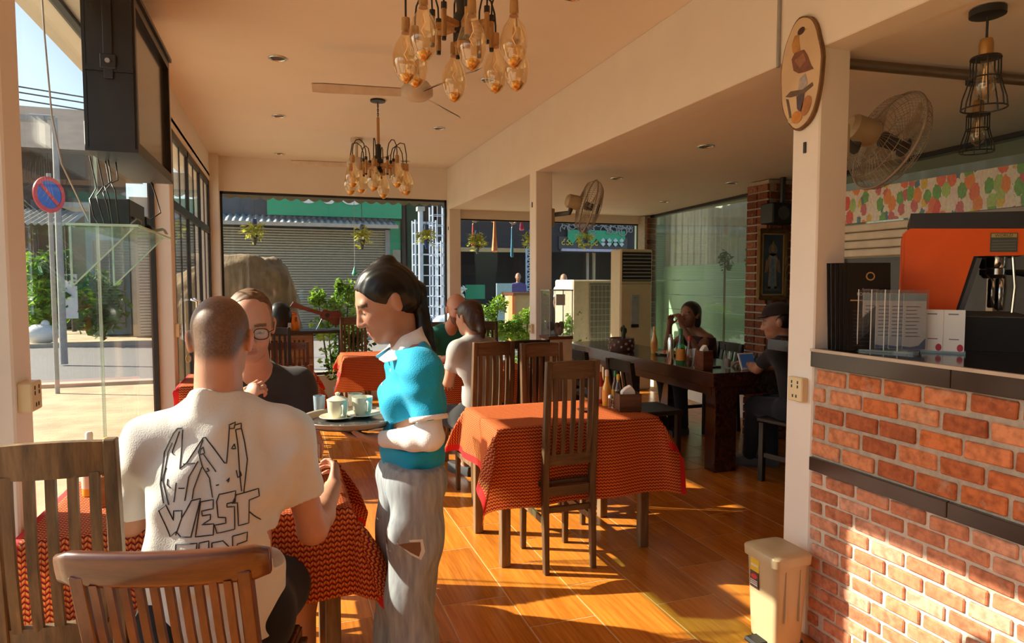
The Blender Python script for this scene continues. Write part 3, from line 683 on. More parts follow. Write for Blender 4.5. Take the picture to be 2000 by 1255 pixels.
def make_cfan():
    r = thing('ceiling_fan', '', 'fan', (0, 0, 0)); wp = M['wfan']
    MB().lathe([(.0, .26), (.06, .26), (.06, .22), (.014, .20), (.014, .06), (.0, .06)], n=16).build('downrod', wp, r, smooth='auto')
    MB().lathe([(.0, .07), (.07, .06), (.10, .02), (.10, -.02), (.06, -.05), (.0, -.06)], n=24).build('motor', wp, r, smooth=True)
    for k in range(3):
        a = 2 * math.pi * k / 3; d = V(math.cos(a), math.sin(a), 0); s = V(-math.sin(a), math.cos(a), 0)
        mb = MB()
        def f(u, v):
            rr = .10 + .54 * u; wd = .032 + .02 * u - (.02 * max(0, u - .9) / .1); q = d * rr + s * (v - .5) * wd * 2 * .8; return (q[0], q[1], -.01 + (v - .5) * .035)
        mb.grid(f, 8, 2); n0 = len(mb.v); ff = list(mb.f); mb.v += [(p[0], p[1], p[2] + .006) for p in mb.v]; mb.f += [tuple(q + n0 for q in reversed(t)) for t in ff]
        mb.build('blade', wp, r, smooth='auto')
    return r
M['wfan'] = mat('aged_white', (.55, .47, .40), .5)
cf = make_cfan()
place(cf, 0, (.83, 4.25, 2.67), math.radians(172), 'white ceiling fan with three thin blades behind the near chandelier', 'white ceiling fans')
p = at(697, 330, Z=2.62); place(cf, 1, (p[0], p[1], 2.67), math.radians(172), 'white ceiling fan far back behind the far chandelier', 'white ceiling fans')
# caged pendants
def make_pendant():
    r = thing('pendant_lamp', '', 'lamp', (0, 0, 0)); bk = M['black']          # origin at canopy
    MB().lathe([(0, 0), (.055, 0), (.055, -.022), (.045, -.026), (0, -.026)], n=20).build('canopy', bk, r, smooth='auto')
    MB().tube([(0, 0, -.02), (0, 0, -.10)], .004, 6).build('cord', bk, r)
    MB().lathe([(.0, -.095), (.018, -.10), (.022, -.115), (.022, -.16), (.0, -.16)], n=14).build('socket', M['brass'], r, smooth='auto')
    cg = MB().lathe([(.0, -.158), (.045, -.160), (.048, -.168), (.0, -.17)], n=18)
    cg.build('cage_top', bk, r, smooth='auto')
    c2 = MB()
    for k in range(8):
        a = 2 * math.pi * k / 8; c, s = math.cos(a), math.sin(a)
        c2.tube([(c * q, s * q, z) for q, z in ((.044, -.165), (.045, -.23), (.052, -.26), (.064, -.30), (.068, -.335))], .0026, 5)
    for q, z in ((.068, -.335), (.0455, -.232)): c2.tube([(q * math.cos(t), q * math.sin(t), z) for t in np.linspace(0, 2 * math.pi, 25)], .003, 5)
    c2.build('cage', bk, r)
    b_ = MB().lathe([(.014, -.165), (.018, -.19), (.030, -.225), (.033, -.26), (.024, -.29), (.006, -.305)], n=16).build('bulb', M['amber2'], r, smooth=True)
    MB().tube([(.006, 0, -.19), (.008, .0, -.26), (-.004, .006, -.265), (-.006, 0, -.20)], .0018, 5).build('filament', M['filament'], b_)
    return r
M['amber2'] = glass('pale_amber_glass', (.92, .82, .64), 1.5, base=.05, haze=.04)
pe = make_pendant()
place(pe, 0, (2.31, 1.685, 2.405), 0, 'black wire cage pendant lamp nearer the camera at upper right', 'caged pendant lamps')
place(pe, 1, (3.05, 2.25, 2.405), 0, 'black wire cage pendant lamp hanging behind the nearer one', 'caged pendant lamps')
# conduit and ceiling pipe
tag(MB().tube([(2.032, 2.388, 2.93), (2.032, 2.388, 2.42), (2.032, 2.386, 2.39)], .008, 8).build('conduit', M['grey'], smooth='auto'), 'thin grey conduit running down the beam beside the oval plaque', 'conduit')
M['pipe'] = mat('brown_pipe', (.16, .11, .075), .35, .3)
tag(MB().tube([(2.2, 2.21, 2.372), (3.3, 2.12, 2.372), (4.25, 2.05, 2.372)], .022, 12).build('ceiling_pipe', M['pipe'], smooth='auto'), 'brown pipe under the low ceiling running right from the near pillar', 'pipe')
# ---- wall fans ----
M['fangrille'] = mat('fan_grille', (.30, .24, .18), .45)
M['fanblade'] = glass('fan_blade_plastic', (.75, .68, .58), .8, base=.02, haze=.25, hazecol=(.5, .43, .35))
def make_wfan(name, axis, c, wallpt, label):
    d, s, u = frame(axis); c = np.array(c, float); r = thing(name, label, 'fan', tuple(np.array(wallpt, float)), 0, 'wall fans on the pillars'); R = .225
    def pt(rr, a, h): return c + (s * math.cos(a) + u * math.sin(a)) * rr + d * h
    prof_f = [(.045, .085), (.12, .082), (.18, .066), (.215, .035), (R, .0)]; prof_b = [(.06, -.075), (.13, -.072), (.19, -.055), (R, .0)]
    for nm, prof in (('front_grille', prof_f), ('rear_grille', prof_b)):
        mb = MB()
        for k in range(60):
            a = 2 * math.pi * k / 60; mb.tube([pt(q, a + (.25 * (1 - q / R)), h) for q, h in prof], .0012, 3, cap=False)
        for q, h in prof[:-1]: mb.tube([pt(q, t, h) for t in np.linspace(0, 2 * math.pi, 31)], .0015, 4)
        mb.build(nm, M['fangrille'], r)
    MB().tube([pt(R, t, 0) for t in np.linspace(0, 2 * math.pi, 41)], .006, 6).build('rim', M['fangrille'], r, smooth=True)
    Rm = np.column_stack([s, u, d])
    MB().lathe([(.0, .088), (.042, .086), (.045, .078), (.0, .076)], c, 20, Rm).build('badge', M['darkgrey'], r, smooth='auto')
    MB().lathe([(.0, .05), (.03, .045), (.035, -.03), (.0, -.03)], c, 16, Rm).build('hub', M['darkgrey'], r, smooth='auto')
    for k in range(3):
        a0 = 2 * math.pi * k / 3 + .4; mb = MB()
        mb.grid(lambda x, y: pt(.03 + .165 * x, a0 + (y - .5) * (.9 + .5 * x), .0 + (y - .5) * .05), 6, 6); mb.build('blade', M['fanblade'], r, smooth=True)
    MB().lathe([(.0, -.07), (.055, -.075), (.062, -.10), (.058, -.18), (.04, -.20), (.0, -.205)], c, 18, Rm).build('motor_housing', M['cream2'], r, smooth='auto')
    w = np.array(wallpt, float); m0 = c - d * .15
    mb = MB().tube([m0 - V(0, 0, .04), m0 - V(0, 0, .10) - d * .02, w + V(.035, 0, .03)], [.022, .020, .02], 10); mb.build('arm', M['darkgrey'], r, smooth='auto')
    MB().box(w + V(-.001, -.045, -.07), w + V(.035, .045, .08)).build('wall_plate', M['cream2'], r, bevel=.006); return r
M['cream2'] = mat('yellowed_plastic', (.42, .34, .22), .4)
make_wfan('wall_fan', (.88, -.22, -.33), (2.60, 2.33, 2.105), (2.192, 2.22, 2.04), 'large round wall fan on the near pillar above the service counter')
make_wfan('wall_fan', (.92, -.20, -.25), (2.45, 5.13, 2.105), (2.192, 5.37, 2.02), 'round wall fan on the second pillar, over the bar')
# ================= PILLAR FITTINGS =================
pq = thing('oval_plaque', 'oval wood-slice plaque with a painted pheasant high on the near pillar', 'plaque', (2.035, 2.242, 2.322))
def oval(ry_, rz_, wob, n=44, sd=1):
    q = random.Random(sd); ph = [q.uniform(0, 6) for _ in range(3)]
    return [((ry_ * (1 + wob * (math.sin(7 * t + ph[0]) + .6 * math.sin(11 * t + ph[1])))) * math.cos(t), (rz_ * (1 + wob * .5 * math.sin(9 * t + ph[2]))) * math.sin(t)) for t in [2 * math.pi * k / n for k in range(n)]]
o_ = V(2.038, 2.242, 2.322); AY, AZ, AX = V(0, -1, 0), V(0, 0, 1), V(-1, 0, 0)      # seen from the left: +y image right is -Y
M['slice'] = mat('pale_wood_slice', (.62, .46, .30), .35, scale=5, var=.15, coat=.4)
M['bark'] = wood('bark', (.10, .05, .02), (.22, .12, .05), .8, 'z', 6)
MB().prism(oval(.115, .228, .022), o_, AY, AZ, AX, .016).build('bark_edge', M['bark'], pq)
MB().prism(oval(.108, .220, .018), o_ + AX * .016, AY, AZ, AX, .003).build('wood_face', M['slice'], pq)
def pl(poly, name, col, k, par=pq, o=o_, ax=AY, ay=AZ, az=AX, base=.019, rough=.5):
    return MB().prism(poly, o + az * (base + k * .0006), ax, ay, az, .0008).build(name, mat(name + '_paint', col, rough, var=.25, scale=40), par)
def blob(cx, cy, a, b, rot=0, n=18): return [(cx + a * math.cos(t) * math.cos(rot) - b * math.sin(t) * math.sin(rot), cy + a * math.cos(t) * math.sin(rot) + b * math.sin(t) * math.cos(rot)) for t in [2 * math.pi * k / n for k in range(n)]]
pl([(-.045, .10), (-.05, .13), (-.035, .16), (-.01, .16), (-.008, .13), (.0, .09), (-.02, .065)], 'bird_neck', (.45, .22, .06), 1)
pl(blob(.002, .168, .020, .014, .2), 'bird_head', (.06, .02, .02), 2)
pl([(.018, .172), (.034, .166), (.018, .162)], 'bird_beak', (.4, .3, .12), 1)
pl([(-.048, .07), (-.03, .09), (.02, .088), (.04, .06), (.062, .012), (.075, -.004), (.03, -.004), (-.005, .0), (-.035, .02)], 'bird_body', (.20, .075, .05), 3)
pl([(-.03, .06), (.02, .075), (.035, .04), (.0, .02)], 'bird_wing', (.30, .13, .08), 4)
pl([(-.08, -.075), (-.05, -.060), (.02, -.07), (.07, -.055), (.075, -.07), (.02, -.09), (-.05, -.085)], 'branch', (.14, .09, .06), 2)
pl([(.0, -.02), (.03, -.01), (.045, -.05), (.02, -.09), (-.01, -.08)], 'waterfall_paint', (.38, .34, .36), 1)
pl([(-.015, -.09), (.03, -.085), (.022, -.135), (.012, -.165), (-.01, -.14)], 'tree_trunk_paint', (.08, .06, .09), 3)
pl([(-.075, -.085), (-.062, -.09), (-.04, -.17), (-.052, -.17)], 'twig', (.12, .08, .05), 3)
pl(blob(-.01, -.175, .03, .025), 'autumn_leaves', (.55, .22, .04), 4); pl(blob(.04, -.14, .025, .04, -.4), 'autumn_leaves', (.40, .17, .06), 3); pl(blob(-.04, -.175, .022, .018), 'grass_paint', (.50, .40, .22), 2)
def socket_box(name, lo, hi, label, face):
    r = thing(name, label, 'socket', ((lo[0] + hi[0]) / 2, (lo[1] + hi[1]) / 2, lo[2])); MB().box(lo, hi).build('box', M['cream'], r, bevel=.004)
    lo = np.array(lo); hi = np.array(hi); sz = hi - lo
    for k, (a, b_) in enumerate(((.3, .8), (.7, .8), (.3, .62), (.7, .62), (.38, .22), (.62, .22))):
        z = lo[2] + sz[2] * b_
        if face == 'x': MB().cbox((lo[0] - .0005, lo[1] + sz[1] * (1 - a), z), (.002, .006, .012)).build('slot', M['black'], r)
        else: MB().cbox((hi[0] + .0005, lo[1] + sz[1] * a, z), (.002, .006, .012)).build('slot', M['black'], r)
    return r
socket_box('power_socket', (2.008, 2.175, .975), (2.0405, 2.258, 1.075), 'cream double power socket on the near white pillar', 'x')
socket_box('power_socket', (-.762, 2.36, 1.075), (-.722, 2.45, 1.165), 'wooden-coloured socket box on the left pillar behind the corner chair', 'r')
socket_box('power_socket', (-.762, 5.47, 1.06), (-.728, 5.55, 1.16), 'small socket box on the second left pillar beside the black door', 'r')
socket_box('power_socket', (2.012, 5.33, 1.03), (2.0405, 5.40, 1.11), 'small socket box low on the second pillar behind the chairs', 'x')
for y, z, q in ((2.225, 2.02, 'near'), (5.38, 2.13, 'second'), (8.43, 2.16, 'rearmost')):
    tag(origin_of(MB().box((2.034, y - .006, z - .022), (2.0405, y + .006, z + .022)).build('cable_clip', M['black']), (2.04, y, z)), 'tiny black bracket high on the %s pillar of the beam' % q, 'bracket')
# ================= BIN =================
bn = thing('pedal_bin', 'beige plastic pedal bin with a yellow and red sticker beside the brick counter', 'bin', (1.91, 2.13, 0))
M['beige'] = mat('beige_plastic', (.47, .37, .22), .35, var=.05)
bx0, bx1, by0, by1 = 1.80, 1.965, 2.06, 2.24
def ringr(x0, x1, y0, y1, z, r=.02):
    P = []
    for cx, cy, a0 in ((x1 - r, y1 - r, 0), (x0 + r, y1 - r, 90), (x0 + r, y0 + r, 180), (x1 - r, y0 + r, 270)):
        for k in range(4): a = math.radians(a0 + 30 * k); P.append((cx + r * math.cos(a), cy + r * math.sin(a), z))
    return P
MB().loft([ringr(bx0 + t, bx1 - t, by0 + t, by1 - t, z) for z, t in ((.02, .014), (.06, .012), (.375, .0))]).build('bucket', M['beige'], bn, smooth='auto')
MB().loft([ringr(bx0 - a, bx1 + a, by0 - a, by1 + a, z, .024) for z, a in ((.352, .010), (.385, .012), (.392, .008))] + [ringr(bx0 + .01, bx1 - .01, by0 + .01, by1 - .01, .402, .03)]).build('lid', M['beige'], bn, smooth='auto')
for a, b_ in (((bx0 + .05, by0 + .0045, .12), (bx0 + .055, by0 + .008, .33)), ((bx0 + .12, by0 + .0045, .12), (bx0 + .125, by0 + .008, .33))): MB().box((a[0], a[1] - .006, a[2]), b_).build('moulded_rib', M['beige'], bn)
MB().box((bx0 - .045, by0 + .05, .008), (bx0 + .03, by0 + .13, .03)).build('pedal', M['blackplastic'], bn, bevel=.008)
MB().loft([ringr(bx0 + .02, bx1 - .004, by0 + .01, by1 - .01, z) for z in (0, .025)]).build('base', M['blackplastic'], bn)
MB().box((bx0 + .0005, by0 + .10, .245), (bx0 + .004, by0 + .15, .345)).build('sticker', mat('sticker_yellow', (.75, .52, .03), .5), bn)
MB().box((bx0 - .0005, by0 + .10, .225), (bx0 + .003, by0 + .15, .292)).build('sticker_panel', mat('sticker_dark', (.06, .03, .03), .5), bn)
MB().prism(blob(0, 0, .019, .010, .1), V(bx0 - .0005, by0 + .125, .272), V(0, -1, 0), V(0, 0, 1), V(-1, 0, 0), .001).build('sticker_oval', mat('sticker_red', (.62, .03, .04), .5), bn)
txt = MB()
for r_ in range(3):
    for q in range(5): txt.box((bx0 - .0015, by0 + .106 + q * .0085, .236 + r_ * .008), (bx0, by0 + .112 + q * .0085, .241 + r_ * .008))
for q in range(6): txt.box((bx0 - .0002, by0 + .106 + q * .0068, .313), (bx0 + .001, by0 + .110 + q * .0068, .322))
txt.build('sticker_print', M['paper'], bn)['kind'] = 'stuff'
# ================= THINGS ON THE SERVICE COUNTER =================
Z0 = 1.2005
M['menublack'] = mat('menu_black', (.014, .011, .010), .35)
M['gold'] = mat('gold_print', (.45, .27, .10), .4)
M['greyprint'] = mat('grey_print', (.30, .27, .25), .5)
def text_obj(name, body, size, m, parent, o, ax, ay, align='CENTER', ext=.0004):
    cu = bpy.data.curves.new(name, 'FONT'); cu.body = body; cu.size = size; cu.align_x = align; cu.align_y = 'CENTER'; cu.extrude = ext
    ob = bpy.data.objects.new(name, cu); COL.objects.link(ob); bpy.context.view_layer.update()
    me = bpy.data.meshes.new_from_object(ob.evaluated_get(bpy.context.evaluated_depsgraph_get())); bpy.data.objects.remove(ob)
    az = np.cross(ax, ay); Mx = Matrix([[ax[i], ay[i], az[i], o[i]] for i in range(3)] + [[0, 0, 0, 1]]); me.transform(Mx)
    L = WLOC.get(parent.name, (0, 0, 0)) if parent is not None else (0, 0, 0); me.transform(Matrix.Translation(-Vector(L)))
    q = bpy.data.objects.new(name, me); COL.objects.link(q); me.materials.append(m); q.parent = parent; return q
for i in range(6):
    q = 5 - i; lean = .055 + .004 * i
    y = 2.105 - .014 * (i); x0 = 2.060 + .006 * i; a = math.radians(-14 - i * 2.2)
    ax = V(math.cos(a), math.sin(a), 0); up = nrm(V(-.20 + .022 * i, .12, 1)); nn = nrm(np.cross(ax, up)); up = np.cross(nn, ax)
    wdt = .16; hh = .345; lab = ['rearmost', 'second from the back', 'third from the back', 'third from the front', 'second from the front', 'front']
    o = V(x0 + .006, y - .0, Z0 + .0005)
    t = thing('menu_book', '%s black menu book of the leaning row by the pillar' % lab[i] if i < 5 else 'front black menu book with gold emblem leaning by the pillar', 'menu', tuple(o), 0, 'black menu books on the counter')
    MB().prism([(0, 0), (wdt, 0), (wdt, hh), (0, hh)], o, ax, up, nn, .0045).build('cover', M['menublack'], t)
    MB().prism([(.001, .001), (wdt - .002, .001), (wdt - .002, hh - .002), (.001, hh - .002)], o - nn * .0022, ax, up, nn, .002).build('pages', M['paper'], t)
    if i == 5:
        f_ = o + nn * .0046
        MB().prism(blob(.085, .292, .017, .017, n=20), f_, ax, up, nn, .0006).build('emblem', M['gold'], t); MB().prism(blob(.085, .292, .012, .012, n=20), f_ + nn * .0004, ax, up, nn, .0006).build('emblem_core', M['menublack'], t)
        text_obj('lettering', 'Restaurant', .014, M['greyprint'], t, f_ + ax * .085 + up * .240, ax, up); text_obj('lettering', 'FOOD MENU', .017, M['paper'], t, f_ + ax * .085 + up * .222, ax, up)
        MB().prism([(.01, .195), (.055, .195), (.055, .200), (.01, .200)], f_, ax, up, nn, .0005).build('gold_line', M['gold'], t)
        mb = MB()
        for r_ in range(10): mb.prism([(.02, .02 + r_ * .015), (.06 + .05 * random.random(), .02 + r_ * .015), (.06 + .05 * random.random(), .0225 + r_ * .015), (.02, .0225 + r_ * .015)], f_, ax, up, nn, .0003)
        mb.build('small_print', M['darkgrey'], t)
# acrylic stand with cards
st = thing('menu_stand', 'clear acrylic stand of printed white cards on the service counter', 'stand', (2.17, 1.93, Z0))
sA = V(2.125, 2.035, Z0); sB = V(2.214, 1.858, Z0); sd_ = nrm(sB - sA); sn = V(sd_[1], -sd_[0], 0); sn = -sn if sn[0] > 0 else sn
M['cardblue'] = mat('card_blue', (.10, .16, .32), .5); M['cardteal'] = mat('card_teal', (.36, .50, .52), .5); M['cardprint'] = mat('card_print', (.22, .20, .24), .5)
L_ = np.linalg.norm(sB - sA); up = V(0, 0, 1)
MB().prism([(-.012, -.004), (L_ + .012, -.004), (L_ + .012, .085), (-.012, .085)], sA, sd_, -sn, up, .008).build('base', M['acrylic'], st)
cdir = nrm(V(.93, -.36, 0)); cn = V(cdir[1], -cdir[0], 0)
for k in range(4):
    o = sA + sd_ * (.012 + k * .047) + up * .008; wd = .105
    cn2 = np.cross(cdir, up)
    b_ = MB().prism([(.02, .006), (wd, .006), (wd, .218), (.02, .218)], o, cdir, up, cn2, .0015).build('card', M['paper'], st)
    MB().prism([(.02, .19), (wd, .19), (wd, .217), (.02, .217)], o + cn2 * .0015, cdir, up, cn2, .0004).build('card_header', M['cardteal'], b_)
    MB().prism([(.02, .007), (wd, .007), (wd, .05), (.08, .022), (.05, .016), (.02, .02)], o + cn2 * .0015, cdir, up, cn2, .0004).build('card_wave', M['cardblue'], b_)
    mb = MB()
    for r_ in range(9): mb.prism([(.03, .055 + r_ * .014), (.06 + .03 * random.random(), .055 + r_ * .014), (.075, .0585 + r_ * .014), (.03, .0585 + r_ * .014)], o + cn2 * .0015, cdir, up, cn2, .0004)
    mb.build('card_print', M['cardprint'], b_)
    MB().prism([(.0, 0), (wd + .006, 0), (wd + .006, .232), (0, .232)], o + cn2 * .005, cdir, up, cn2, .002).build('acrylic_sleeve', M['acrylic'], st)
    MB().prism([(-.0015, 0), (.0015, 0), (.0015, .233), (-.0015, .233)], o + cn2 * .005, cdir, up, cn2, .0025).build('sleeve_edge', M['cardteal'] if 0 else M['paper'], st)
# two folded payment cards (codes left out)
pc = thing('payment_card_holder', 'two white payment cards with red corner marks in a low holder on the counter', 'card holder', (2.345, 1.85, Z0))
cA = V(2.325, 1.90, Z0); cB = V(2.405, 1.79, Z0); d_ = nrm(cB - cA); n_ = np.cross(d_, up); L_ = np.linalg.norm(cB - cA)
MB().prism([(-.004, -.01), (L_ + .004, -.01), (L_ + .004, .03), (-.004, .03)], cA, d_, -n_, up, .012).build('foot', M['acrylic'], pc)
for k in range(2):
    a = k * L_ / 2; b_ = MB().prism([(a, .008), (a + L_ / 2 - .001, .008), (a + L_ / 2 - .001, .165), (a, .165)], cA, d_, up, n_, .002).build('card', M['paper'], pc)
    MB().prism([(a + .014, .146), (a + .046, .146), (a + .046, .151), (a + .014, .151)], cA + n_ * .002, d_, up, n_, .0004).build('card_print', M['cardprint'], b_)
    MB().prism([(a + .018, .052), (a + .05, .052), (a + .05, .056), (a + .018, .056)], cA + n_ * .002, d_, up, n_, .0004).build('card_print', M['cardprint'], b_)
    MB().prism(blob(a + L_ / 2 - .014, .022, .010, .014), cA + n_ * .002, d_, up, n_, .0006).build('red_mark', mat('card_red', (.45, .02, .05), .5), b_)
# espresso machine : long axis along Y, front towards the staff side and camera
em = thing('espresso_machine', 'big orange and black two-group coffee machine on the service counter', 'coffee machine', (2.5, 1.75, Z0))
M['orange'] = mat('orange_panel', (.80, .105, .004), .42, var=.05, spec=.3)
# side profile in a local plane: q along the machine's depth axis, z up
m0 = V(2.385, 2.045, Z0); q_ = nrm(V(.66, -.75, 0)); s_ = V(q_[1], -q_[0], 0); s_ = -s_ if s_[0] < 0 else s_    # q_: back->front, s_: along the row of groups
prof = [(0, .06), (0, .47), (.02, .485), (.40, .47), (.40, .37), (.235, .37), (.16, .06)]
MB().prism(prof, m0, q_, up, s_, .012).build('side_panel', M['orange'], em)
MB().prism(prof, m0 + s_ * .63, q_, up, s_, .012).build('side_panel', M['orange'], em)
MB().prism([(.245, .362), (.262, .362), (.185, .06), (.168, .06)], m0 + s_ * -.002, q_, up, s_, .016).build('panel_edge', M['darkgrey'], em)
MB().prism([(.006, .06), (.006, .465), (.40, .455), (.40, .372), (.25, .372), (.17, .06)], m0 + s_ * .012, q_, up, s_, .618).build('body', M['blackplastic'], em)
MB().prism([(-.006, .07), (.003, .07), (.003, .465), (-.006, .465)], m0, q_, up, s_, .64).build('back_panel', M['orange'], em)
MB().prism([(.02, .486), (.40, .472), (.40, .535), (.02, .545)], m0 + s_ * .0, q_, up, s_, .64).build('cup_rail', M['black'], em)
MB().prism([(-.01, .0), (.46, .0), (.46, .115), (.43, .13), (.17, .13), (.15, .06), (-.01, .06)], m0 + s_ * .02, q_, up, s_, .60).build('drip_base', M['blackplastic'], em)
MB().prism([(.18, .131), (.44, .131), (.44, .136), (.18, .136)], m0 + s_ * .03, q_, up, s_, .58).build('drip_grate', M['darkgrey'], em)
lab = m0 - s_ * .001
b_ = MB().prism([(.285, .385), (.37, .383), (.37, .455), (.285, .458)], lab, q_, up, -s_, .0012).build('rating_label', mat('label_dark', (.05, .06, .045), .4), em)
MB().prism([(.288, .44), (.367, .438), (.367, .452), (.288, .455)], lab - s_ * .0012, q_, up, -s_, .0004).build('label_stripe', mat('label_yellow', (.42, .30, .08), .5), b_)
text_obj('label_text', 'WORLD', .015, M['black'], b_, lab - s_ * .0018 + q_ * .327 + up * .446, q_, up)
mb = MB()
for r_ in range(4): mb.prism([(.29, .39 + r_ * .011), (.365, .39 + r_ * .011), (.365, .396 + r_ * .011), (.29, .396 + r_ * .011)], lab - s_ * .0012, q_, up, -s_, .0003)
mb.build('label_print', mat('label_green', (.10, .11, .08), .5), b_)
for k in range(2):
    g0 = m0 + s_ * (.20 + k * .25) + q_ * .33 + up * .37
    g = MB().lathe([(0, .0), (.036, .0), (.036, -.035), (.030, -.045), (.0, -.045)], g0, 18).build('group_head', M['chrome'], em, smooth='auto')
    MB().lathe([(.0, -.046), (.034, -.046), (.034, -.07), (.02, -.085), (0, -.085)], g0, 16).build('portafilter', M['chrome'], em, smooth='auto')
    MB().tube([g0 + up * -.058 + q_ * .03, g0 + up * -.062 + q_ * .10, g0 + up * -.075 + q_ * .17], [.008, .011, .012], 8).build('portafilter_handle', M['blackplastic'], em, smooth='auto')
    MB().tube([g0 + s_ * -.10 + q_ * .04, g0 + s_ * -.105 + q_ * .05 - up * .12, g0 + s_ * -.10 + q_ * .045 - up * .22], .006, 8).build('steam_wand', M['chrome'], em, smooth='auto')
    MB().lathe([(.012, -.215), (.016, -.21), (.016, -.09), (.012, -.085)], g0 + s_ * .05 + q_ * .02, 14).build('steel_jug', M['chrome'], em, smooth='auto')
for k in range(5): MB().cbox(m0 + q_ * .402 + s_ * (.2 + .05 * k) + up * .42, (.012, .012, .012)).build('button', M['darkgrey'], em)
MB().cbox(m0 + q_ * .402 + s_ * .36 + up * .435, (.05, .05, .006)).build('red_lamp', emit('red_lamp', (.8, .03, .01), .8), em)
sq = thing('syrup_bottle', 'yellow-labelled bottle behind the acrylic card stand', 'bottle', (2.29, 1.97, Z0))
MB().lathe([(0, 0), (.03, 0), (.032, .01), (.032, .14), (.014, .17), (.012, .2), (0, .2)], (2.29, 1.97, Z0), 16).build('body', mat('yellow_liquid', (.55, .34, .04), .2), sq, smooth='auto')
MB().lathe([(.0328, .05), (.0328, .11)], (2.29, 1.97, Z0), 16, cap=False).build('label', M['cardteal'], sq, smooth=True)
# ---- banner and shelf unit behind the counter ----
M['candy'] = None
def candy():
    m, nt, n, l, b = newmat('printed_sweets_banner'); tc = n.new('ShaderNodeTexCoord'); mp = n.new('ShaderNodeMapping'); mp.inputs['Scale'].default_value = (1, 15, 9); l.new(tc.outputs['Object'], mp.inputs[0])
    v = n.new('ShaderNodeTexVoronoi'); v.inputs['Scale'].default_value = 1.3; v.inputs['Randomness'].default_value = .9; l.new(mp.outputs[0], v.inputs['Vector'])
    sp = n.new('ShaderNodeSeparateColor'); l.new(v.outputs['Color'], sp.inputs[0]); cr = n.new('ShaderNodeValToRGB'); cr.color_ramp.interpolation = 'CONSTANT'
    cols = [(.55, .05, .03), (.62, .20, .03), (.10, .30, .06), (.55, .40, .05), (.05, .16, .20), (.45, .10, .12), (.30, .45, .12), (.60, .12, .05)]
    e = cr.color_ramp.elements; e[0].position = 0; e[0].color = c4(cols[0]); e[1].position = 1 / 8; e[1].color = c4(cols[1])
    for k in range(2, 8): q = e.new(k / 8); q.color = c4(cols[k])
    l.new(sp.outputs[0], cr.inputs[0]); nz = n.new('ShaderNodeTexNoise'); nz.inputs['Scale'].default_value = 6; nz.inputs['Detail'].default_value = 5; l.new(mp.outputs[0], nz.inputs['Vector'])
    mm = n.new('ShaderNodeMath'); mm.operation = 'GREATER_THAN'; mm.inputs[1].default_value = .74
    ad = n.new('ShaderNodeMath'); ad.operation = 'ADD'; l.new(v.outputs['Distance'], ad.inputs[0]); sc_ = n.new('ShaderNodeMath'); sc_.operation = 'MULTIPLY'; sc_.inputs[1].default_value = .35; l.new(nz.outputs['Fac'], sc_.inputs[0]); l.new(sc_.outputs[0], ad.inputs[1]); l.new(ad.outputs[0], mm.inputs[0])
    mx = n.new('ShaderNodeMix'); mx.data_type = 'RGBA'; l.new(mm.outputs[0], mx.inputs['Factor']); l.new(cr.outputs[0], mx.inputs['A']); mx.inputs['B'].default_value = (.62, .57, .50, 1)
    m2 = n.new('ShaderNodeMix'); m2.data_type = 'RGBA'; m2.blend_type = 'OVERLAY'; m2.inputs['Factor'].default_value = .7; l.new(mx.outputs['Result'], m2.inputs['A']); l.new(nz.outputs['Color'], m2.inputs['B'])
    l.new(m2.outputs['Result'], b.inputs['Base Color']); b.inputs['Roughness'].default_value = .4; return m
bnr = MB().box((3.395, 1.2, 1.838), (3.401, 3.43, 2.043)).build('banner', candy()); tag(origin_of(bnr, (3.4, 2.3, 1.84)), 'long banner printed with bright sweets and fruit above the coffee machine', 'banner')
sh = thing('shelf_unit', 'cream louvred cabinet with dark glass doors under the sweets banner', 'cabinet', (3.6, 2.4, 0))
M['offw'] = mat('offwhite_panel', (.58, .50, .38), .5)
MB().box((3.44, 1.2, 0), (3.9, 3.42, 1.62)).build('carcass', M['darkgrey'], sh)
for k in range(4): MB().box((3.402, 2.7, 1.835 - (k + 1) * .052), (3.45, 3.42, 1.835 - k * .052 - .006)).build('louvre', M['offw'], sh, bevel=.006)
MB().box((3.45, 1.2, 1.62), (3.9, 3.42, 1.83)).build('header_box', M['offw'], sh)
MB().box((3.404, 1.2, 1.63), (3.45, 2.69, 1.835)).build('header_panel', M['greyprint'], sh)
for y in (3.38, 2.9, 2.4, 1.9): MB().box((3.41, y, 0), (3.44, y + .035, 1.62)).build('door_frame', M['offw'], sh)
# ================= TV CORNER =================
tv = thing('television_box', 'black steel cabinet holding a television, hung high by the left window', 'television', (-.72, 3.76, 2.03))
M['tvblk'] = mat('worn_black_steel', (.016, .016, .018), .4, var=.3, scale=8)
MB().box((-.82, 3.28, 2.035), (-.64, 3.295, 2.715)).build('side_panel', M['tvblk'], tv, bevel=.003)
MB().box((-.82, 4.225, 2.035), (-.64, 4.24, 2.715)).build('side_panel', M['tvblk'], tv, bevel=.003)
MB().box((-.83, 3.275, 2.70), (-.62, 4.245, 2.72)).build('top_panel', M['tvblk'], tv); MB().box((-.83, 3.275, 2.025), (-.63, 4.245, 2.04)).build('bottom_panel', M['tvblk'], tv)
MB().box((-.83, 3.28, 2.04), (-.815, 4.24, 2.70)).build('back_panel', M['tvblk'], tv)
fr_ = MB().box((-.66, 3.29, 2.04), (-.632, 3.32, 2.70)).box((-.66, 4.20, 2.04), (-.632, 4.23, 2.70)).box((-.66, 3.32, 2.04), (-.632, 4.20, 2.075)).box((-.66, 3.32, 2.655), (-.632, 4.20, 2.70)); fr_.build('bezel', M['tvblk'], tv)
MB().box((-.665, 3.32, 2.07), (-.655, 4.20, 2.66)).build('screen', mat('dark_screen', (.05, .045, .04), .12), tv)
